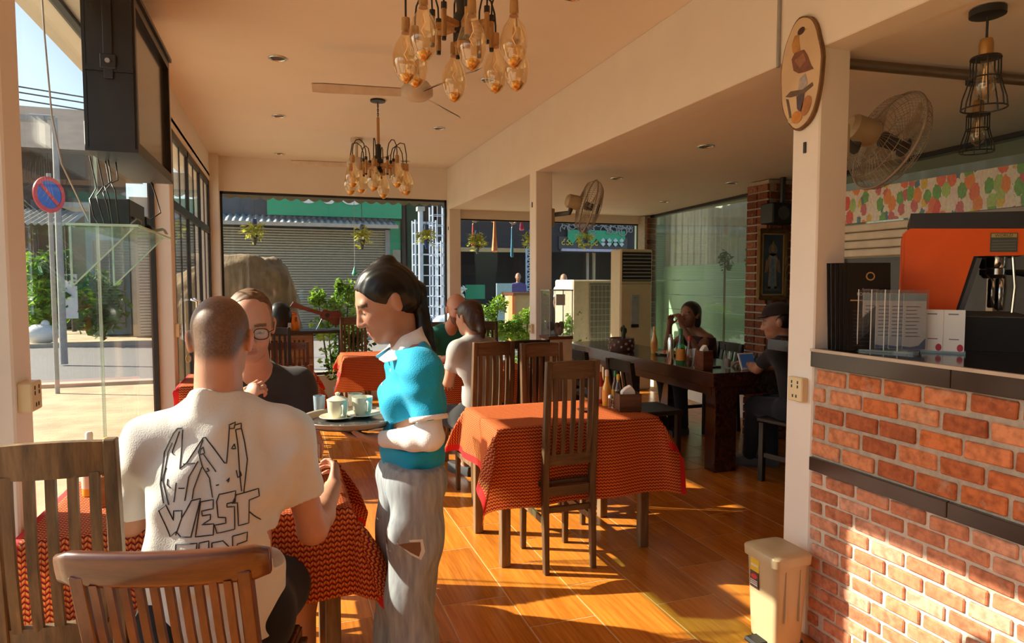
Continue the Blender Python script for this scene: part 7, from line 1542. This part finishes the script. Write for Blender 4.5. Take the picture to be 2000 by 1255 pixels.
S.cone(V(*J['hL']), V(*J['hR']), .115, .115, .04); S.cut((0, 2.72, 0), (0, -1, 0)); sdf_obj('shorts', S, cloth_mat('dark_shorts_cloth', (.03, .032, .04)), T)
d = nrm(V(*J['wL']) - V(*J['eL'])); _, a1, a2 = frame(d); MB().tube([V(*J['wL']) - d * .012 + (a1 * math.cos(t) + a2 * math.sin(t)) * .031 for t in np.linspace(0, 2 * math.pi, 21)], .007, 6).build('bracelet_watch', M['chrome'], T, smooth=True)
# ---------- 3. waitress ----------
T = thing('person', 'waitress in a bright blue polo with white collar carrying a round tray', 'person', (.39, 2.17, 0))
H = Head((.322, 2.205, 1.405), (-.90, -.10, -.42), scale=1.02)
J = dict(pel=(.398, 2.165, .84), ch=(.405, 2.185, 1.085), nk=(.392, 2.195, 1.275), sL=(.415, 2.065, 1.205), sR=(.400, 2.315, 1.210), eL=(.428, 2.015, .985), wL=(.285, 2.125, .968), eR=(.40, 2.42, .99), wR=(.27, 2.38, .968), hL=(.398, 2.085, .80), hR=(.392, 2.245, .80), kL=(.372, 2.07, .44), kR=(.36, 2.245, .44), aL=(.365, 2.07, .07), aR=(.33, 2.25, .07))
lo, hi = V(.02, 1.82, .0), V(.66, 2.62, 1.62); S = SDF(lo, hi, .0042)
torso(S, J['pel'], J['ch'], J['nk'], J['sL'], J['sR'], .115, .100, .115, .74, grow=-.006); S.cone(V(*J['nk']) - V(0, 0, .04), H.p(0, -.04, -.05), .038, .035, .014); H.carve(S, nose=.92, jaw=.92)
for e, w, sh in ((J['eL'], J['wL'], J['sL']), (J['eR'], J['wR'], J['sR'])): limb(S, V(*sh), V(*e), V(*w), (.034, .033, .027, .027, .020))
hand(S, J['wL'], (-.75, .55, .08), (.05, .05, 1), -1, .22, .82); hand(S, J['wR'], (-.8, -.5, .08), (.05, .05, 1), 1, .22, .82)
for h, k_, a in ((J['hL'], J['kL'], J['aL']), (J['hR'], J['kR'], J['aR'])): limb(S, V(*h), V(*k_), V(*a), (.078, .07, .05, .048, .032), .03); S.cone(V(*a) + V(0, 0, -.035), V(*a) + V(-.14, 0, -.045), .030, .022, .02)
sdf_obj('body', S, M['skin'], T, skinpaint((.40, .20, .125), face_ops(H, lip=(.40, .10, .09), brow=(.05, .03, .02), blush=(.45, .19, .13))))
S = SDF(V(.18, 2.0, 1.05), V(.62, 2.42, 1.60), .004)
S.ell(H.p(0, -.016, .036), np.array([.082, .102, .092]) * H.k, H.R, .02); S.ell(H.p(0, -.065, .0), np.array([.072, .05, .075]) * H.k, H.R, .03)
S.cut(H.p(0, .062, .050), H.f * .95 - H.u * .45, box=(H.c - .3, H.c + .3)); S.ell(H.p(0, .075, -.038), np.array([.088, .062, .078]) * H.k, H.R, .012, True)
for q in (-1, 1): S.ell(H.p(q * .086, -.004, -.016), np.array([.026, .024, .036]) * H.k, H.R, .008, True)
S.ell(H.p(0, -.05, .118), np.array([.030, .036, .020]) * H.k, H.R, .02)
S.cone(H.p(0, -.09, .005), H.p(0, -.112, -.012), .032, .030, .02); S.cone(H.p(0, -.112, -.012), V(.448, 2.19, 1.30), .025, .027, .012); S.cone(V(.448, 2.19, 1.30), V(.468, 2.17, 1.20), .027, .020, .012); S.cone(V(.468, 2.17, 1.20), V(.474, 2.16, 1.13), .020, .006, .012)
def strand(X, Y, Z): return .0008 * np.sin(Y * 420 + 60 * X) + .0006 * np.sin(Y * 230 + X * 120 + Z * 90)
S.warp(strand)
M['blackhair'] = mat('glossy_black_hair', (.004, .003, .003), .38, var=.3, scale=60, spec=.35, stretch=(1, 6, 1)); sdf_obj('hair', S, M['blackhair'], T)
MB().tube([H.p(0, -.108, -.010) + (H.r * math.cos(t) + H.u * math.sin(t)) * .033 for t in np.linspace(0, 6.283, 15)], .009, 6).build('hair_band', M['darkgrey'], T, smooth=True)
eyes(H, T)
S = SDF(lo, hi, .0044); torso(S, V(*J['pel']) - V(0, 0, .06), J['ch'], J['nk'], J['sL'], J['sR'], .118, .104, .112, .82, grow=.002)
S.cone(lerp(J['ch'], J['nk'], .1) + V(-.055, .055, -.02), lerp(J['ch'], J['nk'], .1) + V(-.055, -.055, -.02), .046, .046, .04)
for e, sh in ((J['eL'], J['sL']), (J['eR'], J['sR'])):
    d = nrm(V(*e) - V(*sh)); end = V(*sh) + d * .165; S.cone(V(*sh), end + d * .03, .044, .056, .03); S.cut(end, d, box=(end - .10, end + .10))
S.cut((.40, 2.19, 1.268), (-.35, 0, 1)); S.cut((0, 0, .79), (0, 0, -1), box=(V(.0, 1.8, .6), V(.7, 2.7, .9)))
f1 = folds(.005, 46, 21, (.3, .3, .5)); f2 = folds(.011, 30, 22, (.5, 0, 1)); S.warp(lambda X, Y, Z: f1(X, Y, Z) + f2(X, Y, Z) * np.clip((1.0 - Z) / .1, 0, 1))
M['polo'] = cloth_mat('turquoise_polo', (.008, .33, .56), .7, bump=.25); polo = sdf_obj('polo_shirt', S, M['polo'], T)
# collar, sleeve trims, button placket
M['whitecloth'] = cloth_mat('white_knit', (.76, .74, .74))
Lw = V(*WLOC[T.name]); bvp = BVHTree.FromPolygons([tuple(v.co) for v in polo.data.vertices], [tuple(p.vertices) for p in polo.data.polygons])
ncx, ncy = .384, 2.195; NT = 25; ts = np.linspace(-2.75, 2.75, NT); rows = [[], [], []]
for t_ in ts:
    c, s_ = math.cos(t_), math.sin(t_); fr_ = smooth(1.9, 2.75, abs(t_)); ztop = 1.302 + .022 * c - .030 * fr_
    rows[0].append(V(ncx + c * .049, ncy + s_ * .049, ztop)); rows[1].append(V(ncx + c * .055, ncy + s_ * .056, ztop + .003))
    r_ = .090 + .012 * fr_; px_, py_ = ncx + c * r_, ncy + s_ * r_; h = bvp.ray_cast(Vector(V(px_, py_, 1.45) - Lw), Vector((0, 0, -1)))
    zl = h[0][2] + Lw[2] if h[0] is not None else 1.22
    rows[2].append(V(px_, py_, max(min(zl + .005, ztop - .02), 1.215 + .012 * (1 - fr_))))
col = MB(); n_ = NT; vv = rows[0] + rows[1] + rows[2] + [q + V(0, 0, -.004) for q in rows[2]]
col.add(vv, [(r_ * n_ + i, r_ * n_ + i + 1, (r_ + 1) * n_ + i + 1, (r_ + 1) * n_ + i) for r_ in range(3) for i in range(n_ - 1)])
col.build('collar', M['whitecloth'], T, smooth=True)
for e, sh in ((J['eL'], J['sL']), (J['eR'], J['sR'])):
    d = nrm(V(*e) - V(*sh)); end = V(*sh) + d * .163; _, a1, a2 = frame(d); R0 = .059
    MB().lathe([(R0, -.008), (R0 + .002, -.004), (R0 + .002, .006), (R0 - .004, .008)], end, 26, np.column_stack([a1, a2, d]), cap=False).build('sleeve_trim', M['whitecloth'], T, smooth=True)
for k in range(3):
    L = V(*WLOC[T.name]); h = bvp.ray_cast(Vector(V(.1, 2.19, 1.225 - .045 * k) - L), Vector((1, 0, 0)))
    if h[0] is not None: MB().ell(np.array(h[0]) + L, (.003, .006, .006), 10, 6).build('button', M['whitecloth'], T, smooth=True)
# white arm sleeves
for e, w, sh in ((J['eL'], J['wL'], J['sL']), (J['eR'], J['wR'], J['sR'])):
    S = SDF(*bounds([lerp(sh, e, .5), e, w], .08), .004); limb(S, V(*sh), V(*e), V(*w), (.043, .042, .038, .037, .027)); d = nrm(V(*e) - V(*sh)); S.cut(V(*sh) + d * .10, -d); d2 = nrm(V(*w) - V(*e)); S.cut(V(*w) - d2 * .008, d2); S.warp(folds(.002, 60, 31)); sdf_obj('arm_sleeve', S, M['whitecloth'], T)
S = SDF(V(.05, 1.85, .0), V(.66, 2.5, .95), .005)
for h, k_, a in ((J['hL'], J['kL'], J['aL']), (J['hR'], J['kR'], J['aR'])): S.cone(V(*h), V(*k_), .086, .080, .02, flat=V(0, 1, 0), fs=.92); S.cone(V(*k_), V(*a) - V(-.01, 0, .03), .080, .092, .02, flat=V(0, 1, 0), fs=.92)
S.cone(V(*J['hL']) + V(0, .02, .03), V(*J['hR']) + V(0, -.02, .03), .098, .098, .04); S.cut((0, 0, .88), (0, 0, 1)); S.cut((0, 0, .035), (0, 0, -1))
f1 = folds(.008, 22, 41, (.2, .2, -.2)); f3 = folds(.006, 40, 43, (1.5, 1, .2)); S.warp(lambda X, Y, Z: f1(X, Y, Z) + f3(X, Y, Z) * .8)
jm, nt_, n__, l__, b__ = newmat('pale_denim'); tc_ = n__.new('ShaderNodeTexCoord'); mp_ = n__.new('ShaderNodeMapping'); mp_.inputs['Scale'].default_value = (1, 1, .15); l__.new(tc_.outputs['Object'], mp_.inputs[0]); nz_ = n__.new('ShaderNodeTexNoise'); nz_.inputs['Scale'].default_value = 60; nz_.inputs['Detail'].default_value = 5; l__.new(mp_.outputs[0], nz_.inputs['Vector']); cr_ = n__.new('ShaderNodeValToRGB'); cr_.color_ramp.elements[0].position = .3; cr_.color_ramp.elements[0].color = (.20, .22, .25, 1); cr_.color_ramp.elements[1].position = .7; cr_.color_ramp.elements[1].color = (.35, .38, .41, 1); l__.new(nz_.outputs['Fac'], cr_.inputs[0]); l__.new(cr_.outputs[0], b__.inputs['Base Color']); b__.inputs['Roughness'].default_value = .85
jeans = sdf_obj('jeans', S, jm, T)
# torn knees
L = V(*WLOC[T.name]); bvj = BVHTree.FromPolygons([tuple(v.co) for v in jeans.data.vertices], [tuple(p.vertices) for p in jeans.data.polygons])
def patch(o, ax, ay, az, poly, m, nm, off):
    P = []
    for x, y in poly:
        h = bvj.ray_cast(Vector(o + ax * x + ay * y - az * .3 - L), Vector(az))
        if h[0] is not None: P.append(np.array(h[0]) + np.array(h[1]) * off + L)
    if len(P) > 2:
        c = sum(P) / len(P); h = bvj.ray_cast(Vector(c - az * .3 - L), Vector(az)); c = np.array(h[0]) + np.array(h[1]) * off + L if h[0] is not None else c
        MB().add(P + [c], [(i, (i + 1) % len(P), len(P)) for i in range(len(P))]).build(nm, m, T)
M['tear'] = mat('knee_skin', (.16, .075, .045), .6); M['fray'] = cloth_mat('frayed_threads', (.62, .62, .60))
aa = nrm(V(.35, .95, 0)); ar = V(aa[1], -aa[0], 0)
patch(V(.385, 2.07, .655), ar, V(0, 0, 1), aa, [(-.045, .012), (.0, .022), (.035, .020), (.042, -.02), (.030, -.045), (.0, -.028)], M['fray'], 'frayed_edge', .0012); patch(V(.385, 2.07, .655), ar, V(0, 0, 1), aa, [(-.038, .008), (.0, .014), (.028, .012), (.030, -.012), (.024, -.034), (.0, -.02)], M['tear'], 'knee_tear', .002)
a2_ = nrm(V(.9, .45, 0)); ar2 = V(a2_[1], -a2_[0], 0)
patch(V(.36, 2.10, .68), ar2, V(0, 0, 1), a2_, [(-.02, .03), (.0, .02), (.02, -.01), (.025, -.05), (.0, -.05), (-.02, -.02)], M['fray'], 'frayed_edge', .0012); patch(V(.36, 2.10, .68), ar2, V(0, 0, 1), a2_, [(-.015, .022), (.0, .012), (.012, -.01), (.014, -.03), (.0, -.028), (-.014, -.012)], M['tear'], 'knee_tear', .002)
for a in (J['aL'], J['aR']): MB().loft([[(a[0] + .06 - y, a[1] + x * w_, z) for x, y in ((-.8, .0), (-1, .08), (-1, .18), (-.5, .24), (.5, .24), (1, .18), (1, .08), (.8, .0))] for z, w_ in ((.0, .038), (.025, .040), (.055, .032))]).build('shoe', M['white'], T, smooth='auto')
# tray with cups
tz = 1.0; tcx, tcy = .212, 2.265
tr_ = thing('serving_tray', 'round dark tray with a pale rim carried by the waitress', 'tray', (tcx, tcy, tz)); M['traydark'] = mat('dark_tray', (.05, .045, .042), .18); M['trayrim'] = mat('worn_tray_rim', (.30, .25, .20), .3)
MB().lathe([(0, 0), (.145, 0), (.150, .003), (.145, .006), (0, .006)], (tcx, tcy, tz), 40).build('tray_base', M['traydark'], tr_, smooth='auto'); MB().lathe([(.145, .001), (.162, .018), (.167, .022), (.166, .025), (.158, .022), (.144, .006)], (tcx, tcy, tz), 40, cap=False).build('tray_rim', M['trayrim'], tr_, smooth=True)
zt2 = tz + .0065; M['china'] = mat('cream_china', (.66, .62, .48), .18, var=.02, coat=.5)
def cup(name, label, x, y, rad, h, saucer=True, lid=False, cat='cup', grp='white china on the tray'):
    r = thing(name, label, cat, (x, y, zt2), 0, grp)
    if saucer: MB().lathe([(0, 0), (.035, 0), (.062, .010), (.060, .012), (.033, .004), (0, .004)], (x, y, zt2), 26).build('saucer', M['china'], r, smooth='auto')
    b_ = .005 if saucer else 0
    MB().lathe([(0, b_), (rad * .72, b_), (rad * .92, b_ + h * .3), (rad, h), (rad * .94, h), (rad * .85, b_ + h * .3), (0, b_ + .006)], (x, y, zt2), 26).build('bowl', M['china'], r, smooth='auto')
    MB().tube([(x + .01, y - rad * .95, zt2 + h * .85), (x + .015, y - rad * 1.5, zt2 + h * .8), (x + .015, y - rad * 1.5, zt2 + h * .4), (x + .01, y - rad * .92, zt2 + h * .25)], .0045, 7).build('handle', M['china'], r, smooth=True)
    if lid: MB().lathe([(rad, h), (rad * 1.04, h + .004), (rad * .5, h + .014), (.006, h + .017), (.009, h + .026), (0, h + .03)], (x, y, zt2), 24).build('lid', M['china'], r, smooth='auto')
    return r
pA, pB, pC = at(660, 817, Z=zt2), at(708, 812, Z=zt2), at(624, 806, Z=zt2)
cup('lidded_cup', 'lidded white cup on a saucer at the left of the tray', pA[0], pA[1], .036, .062, True, True); cup('coffee_cup', 'open white cup on a saucer in front on the tray', pB[0], pB[1], .036, .068); pD = at(690, 803, Z=zt2); cup('milk_jug', 'smaller white cup half hidden behind the open cup', pD[0] + .01, pD[1] + .03, .026, .06, False, False, 'cup')
g_ = thing('water_glass', 'short pale blue water glass at the left edge of the tray', 'glass', (pC[0], pC[1], zt2)); MB().lathe([(0, 0), (.018, 0), (.021, .062), (.019, .062), (.017, .004), (0, .004)], tuple(pC), 18).build('glass_body', mat('bluish_glass', (.45, .60, .72), .12, trans=.4), g_, smooth='auto')
# ---------- generic smaller figures ----------
def sitter(label, root, H, J, hgt, skin, ops, shirt, shirtm, trousm, bare=False, sleeves=.2, hairfn=None, hairm=None, wide=.15, hands_=None, cutneck=None, h=.008, shorts=False):
    T = thing('person', label, 'person', root); pts = [J[k] for k in J] + [tuple(H.c)]; lo, hi = bounds(pts, .22); lo[2] = max(lo[2], -.02); S = SDF(lo, hi, h)
    torso(S, J['pel'], J['ch'], J['nk'], J['sL'], J['sR'], wide * .92, wide * .84, wide, .68, grow=-.006); S.cone(V(*J['nk']) - V(0, 0, .04), H.p(0, -.02, -.04), .052, .047, .03); H.carve(S, fine=h < .006)
    for q, (e, w, sh) in enumerate(((J['eL'], J['wL'], J['sL']), (J['eR'], J['wR'], J['sR']))):
        limb(S, V(*sh), V(*e), V(*w), (.040, .040, .036, .037, .024)); dd = hands_[q] if hands_ else (nrm(V(*w) - V(*e)), V(0, 0, -1), 1 - 2 * q, .5); hand(S, w, *dd)
    for h_, k_, a in ((J['hL'], J['kL'], J['aL']), (J['hR'], J['kR'], J['aR'])): limb(S, V(*h_), V(*k_), V(*a), (.08, .07, .054, .05, .034), .03); fd = nrm((V(*k_) - V(*h_)) * V(1, 1, 0)) if np.linalg.norm((V(*k_) - V(*h_))[:2]) > .1 else nrm(H.f * V(1, 1, 0)); S.cone(V(*a) - V(0, 0, .05), V(*a) + fd * .14 - V(0, 0, .06), .034, .026, .02)
    sdf_obj('body', S, M['skin'], T, skinpaint(skin, ops)); S = SDF(lo, hi, h)
    torso(S, V(*J['pel']) - V(0, 0, .03), J['ch'], J['nk'], J['sL'], J['sR'], wide * 1.06, wide * .98, wide * 1.05, .72, grow=.003)
    if not bare:
        for e, sh in ((J['eL'], J['sL']), (J['eR'], J['sR'])): d = nrm(V(*e) - V(*sh)); end = V(*sh) + d * sleeves; S.cone(V(*sh), end + d * .03, .050, .056, .035); S.cut(end, d, box=(end - .1, end + .1))
        S.cut(V(*J['nk']) + V(0, 0, .018), (0, 0, 1))
    else: S.cut(lerp(J['ch'], J['nk'], .55), (0, 0, 1))
    S.warp(folds(.004, 28, 77)); sdf_obj(shirt, S, shirtm, T); S = SDF(lo, hi, h)
    for h_, k_, a in ((J['hL'], J['kL'], J['aL']), (J['hR'], J['kR'], J['aR'])):
        S.cone(V(*h_), V(*k_), .10, .076, .03)
        if not shorts: S.cone(V(*k_), V(*a), .072, .055, .03)
        else: d = nrm(V(*k_) - V(*h_)); S.cut(V(*k_) - d * .08, d, box=(V(*k_) - .14, V(*k_) + .14))
    S.cone(V(*J['hL']) + V(0, 0, .02), V(*J['hR']) + V(0, 0, .02), .11, .11, .04); sdf_obj('shorts' if shorts else 'trousers', S, trousm, T)
    if hairfn:
        S = SDF(H.c - .26, H.c + .26, .006); hairfn(S, H); sdf_obj('hair', S, hairm, T)
    eyes(H, T)
    for a, k_ in ((J['aL'], J['kL']), (J['aR'], J['kR'])):
        fd = nrm(H.f * V(1, 1, 0)); sd_ = V(fd[1], -fd[0], 0); MB().loft([[tuple(V(a[0], a[1], z) + sd_ * x * w_ + fd * (y - .06)) for x, y in ((-.8, .0), (-1, .08), (-1, .18), (-.5, .25), (.5, .25), (1, .18), (1, .08), (.8, .0))] for z, w_ in ((.0, .042), (.03, .045), (.07, .034))]).build('shoe', M['darkgrey'], T, smooth='auto')
    return T
# 4. girl
def hair_pony(S, H):
    S.ell(H.p(0, -.018, .036), np.array([.083, .104, .092]) * H.k, H.R, .02); S.ell(H.p(0, -.06, -.03), np.array([.070, .055, .075]) * H.k, H.R, .03); S.ell(H.p(0, .078, -.010), np.array([.085, .062, .085]) * H.k, H.R, .012, True); S.cone(H.p(0, -.10, .0), H.p(.0, -.115, -.10), .036, .026, .02); S.cone(H.p(.0, -.115, -.10), H.p(.02, -.10, -.15), .026, .01, .02); S.warp(strand)
H = Head((1.222, 4.46, 1.222), (-.45, .9, -.18), scale=1.0); J = dict(pel=(1.29, 4.36, .56), ch=(1.272, 4.385, .86), nk=(1.245, 4.425, 1.09), sL=(1.11, 4.375, 1.02), sR=(1.375, 4.48, 1.02), eL=(1.075, 4.47, .78), wL=(1.13, 4.68, .74), eR=(1.40, 4.62, .78), wR=(1.30, 4.80, .80), hL=(1.20, 4.37, .53), hR=(1.37, 4.42, .53), kL=(1.08, 4.76, .50), kR=(1.28, 4.84, .50), aL=(1.03, 4.66, .10), aR=(1.30, 4.86, .10))
sitter('girl with dark tied hair in a pale grey tee, back to the camera', (1.27, 4.4, 0), H, J, 1, (.46, .24, .16), face_ops(H), 'shirt', cloth_mat('pale_grey_cotton', (.36, .35, .35)), cloth_mat('black_denim', (.018, .018, .02)), hairfn=hair_pony, hairm=mat('dark_brown_hair', (.035, .014, .010), .45, var=.3, scale=60), wide=.125, sleeves=.16, h=.0065, shorts=True)
# 5. bald bearded man
H = Head((1.425, 5.60, 1.232), (.12, -1, -.22), scale=1.12)
def beard(P): q = H.loc(P); return .95 * smooth(-.030, -.048, q[:, 2]) * (q[:, 1] > -.005) * smooth(-.17, -.15, q[:, 2])
J = dict(pel=(1.40, 6.08, .56), ch=(1.40, 5.93, .88), nk=(1.415, 5.80, 1.085), sL=(1.585, 5.83, 1.0), sR=(1.245, 5.83, 1.0), eL=(1.60, 5.66, .78), wL=(1.43, 5.52, .79), eR=(1.22, 5.66, .78), wR=(1.36, 5.50, .83), hL=(1.49, 6.08, .53), hR=(1.31, 6.08, .53), kL=(1.53, 5.66, .50), kR=(1.27, 5.66, .50), aL=(1.53, 5.70, .1), aR=(1.27, 5.70, .1))
sitter('bald man with a ginger beard in a dark green tee', (1.4, 6.0, 0), H, J, 1, (.50, .24, .155), face_ops(H) + [(beard, (.10, .035, .018))], 'shirt', cloth_mat('dark_green_cotton', (.012, .12, .095)), cloth_mat('dark_cloth', (.03, .03, .035)), wide=.15, sleeves=.22, h=.0065, shorts=True)
# 6. woman at the bar
def hair_long(S, H):
    S.ell(H.p(0, -.020, .036), np.array([.086, .106, .094]) * H.k, H.R, .02); S.ell(H.p(0, -.06, -.05), np.array([.078, .055, .11]) * H.k, H.R, .03); S.ell(H.p(0, .075, -.015), np.array([.082, .062, .09]) * H.k, H.R, .012, True); S.warp(strand)
H = Head((3.752, 5.565, 1.15), (-.88, -.35, .05), scale=1.06); J = dict(pel=(4.0, 5.60, .56), ch=(3.93, 5.60, .84), nk=(3.81, 5.585, 1.02), sL=(3.87, 5.43, .93), sR=(3.84, 5.74, .94), eL=(3.70, 5.36, .81), wL=(3.60, 5.47, 1.06), eR=(3.62, 5.74, .81), wR=(3.55, 5.60, 1.05), hL=(4.0, 5.51, .53), hR=(4.0, 5.69, .53), kL=(3.58, 5.46, .52), kR=(3.58, 5.74, .52), aL=(3.62, 5.46, .1), aR=(3.62, 5.74, .1))
sitter('tanned woman with dark hair and bare shoulders leaning on the bar', (3.95, 5.6, 0), H, J, 1, (.27, .12, .07), face_ops(H, lip=(.25, .08, .06)), 'strap_top', cloth_mat('wine_top', (.05, .018, .022)), cloth_mat('dark_cloth2', (.03, .03, .04)), bare=True, hairfn=hair_long, hairm=mat('near_black_hair', (.018, .012, .010), .4, var=.3, scale=60), wide=.135, h=.0075, hands_=((V(-.2, .2, 1), V(-.2, .9, .0), -1, .7), (V(.0, -.2, 1), V(-.2, -.9, .0), 1, .7)))
# 7. man in a dark cap
H = Head((3.452, 4.00, 1.175), (-.75, .62, -.18), scale=1.06); J = dict(pel=(3.56, 3.86, .56), ch=(3.53, 3.92, .86), nk=(3.49, 3.97, 1.06), sL=(3.37, 3.90, .99), sR=(3.64, 4.02, .99), eL=(3.36, 4.10, .82), wL=(3.46, 4.34, .825), eR=(3.66, 4.22, .81), wR=(3.52, 4.40, .82), hL=(3.47, 3.86, .53), hR=(3.64, 3.90, .53), kL=(3.50, 4.28, .50), kR=(3.66, 4.32, .50), aL=(3.52, 4.36, .1), aR=(3.68, 4.30, .1))
def hair_cap(S, H): S.ell(H.p(0, -.03, .015), np.array([.080, .094, .075]) * H.k, H.R, .02); S.ell(H.p(0, .08, -.02), np.array([.09, .085, .085]) * H.k, H.R, .01, True)
T = sitter('man in a dark cap and black tee at the near end of the bar', (3.54, 3.9, 0), H, J, 1, (.34, .16, .10), face_ops(H), 'shirt', cloth_mat('black_cotton', (.016, .015, .017)), cloth_mat('dark_denim', (.02, .022, .03)), hairfn=hair_cap, hairm=M['blackhair'], wide=.145, h=.0075)
S = SDF(H.c - .2, H.c + .24, .005); S.ell(H.p(0, -.012, .060), np.array([.086, .106, .078]) * H.k, H.R, .01); S.cut(H.p(0, 0, .050), -H.u); S.cone(H.p(-.03, .09, .052), H.p(.03, .09, .052), .052, .052, .01, flat=H.u, fs=.14); sdf_obj('cap', S, cloth_mat('dark_cap_cloth', (.022, .014, .016)), T)
# 8,9. people across the street
for i, (px, py, Y, c, lab) in enumerate(((1012, 545, 17.5, (.10, .08, .22), 'dark-haired person in a purple shirt outside before the dark shop'), (1101, 550, 14.0, (.60, .58, .52), 'person in a pale shirt outside, just right of the second pillar'))):
    c0 = at(px, py, Y=Y); x = c0[0]; zt_ = c0[2] + .20; hh = zt_ - G; k = hh / 1.7; zz_ = lambda q: G + q * k
    H = Head((x, Y, zz_(1.57)), (-.3, -1, 0)); J = dict(pel=(x, Y, zz_(.92)), ch=(x, Y, zz_(1.22)), nk=(x, Y, zz_(1.42)), sL=(x + .17, Y, zz_(1.36)), sR=(x - .17, Y, zz_(1.36)), eL=(x + .22, Y, zz_(1.06)), wL=(x + .2, Y - .1, zz_(.84)), eR=(x - .22, Y, zz_(1.06)), wR=(x - .2, Y - .1, zz_(.84)), hL=(x + .09, Y, zz_(.88)), hR=(x - .09, Y, zz_(.88)), kL=(x + .09, Y, zz_(.48)), kR=(x - .09, Y - .03, zz_(.48)), aL=(x + .09, Y, zz_(.08)), aR=(x - .09, Y, zz_(.08)))
    sitter(lab, (x, Y, G), H, J, 1, (.32, .16, .10), [], 'shirt', cloth_mat('street_shirt', c), cloth_mat('street_trousers', (.05, .05, .07)), hairfn=hair_cap, hairm=M['blackhair'], wide=.14, h=.016)
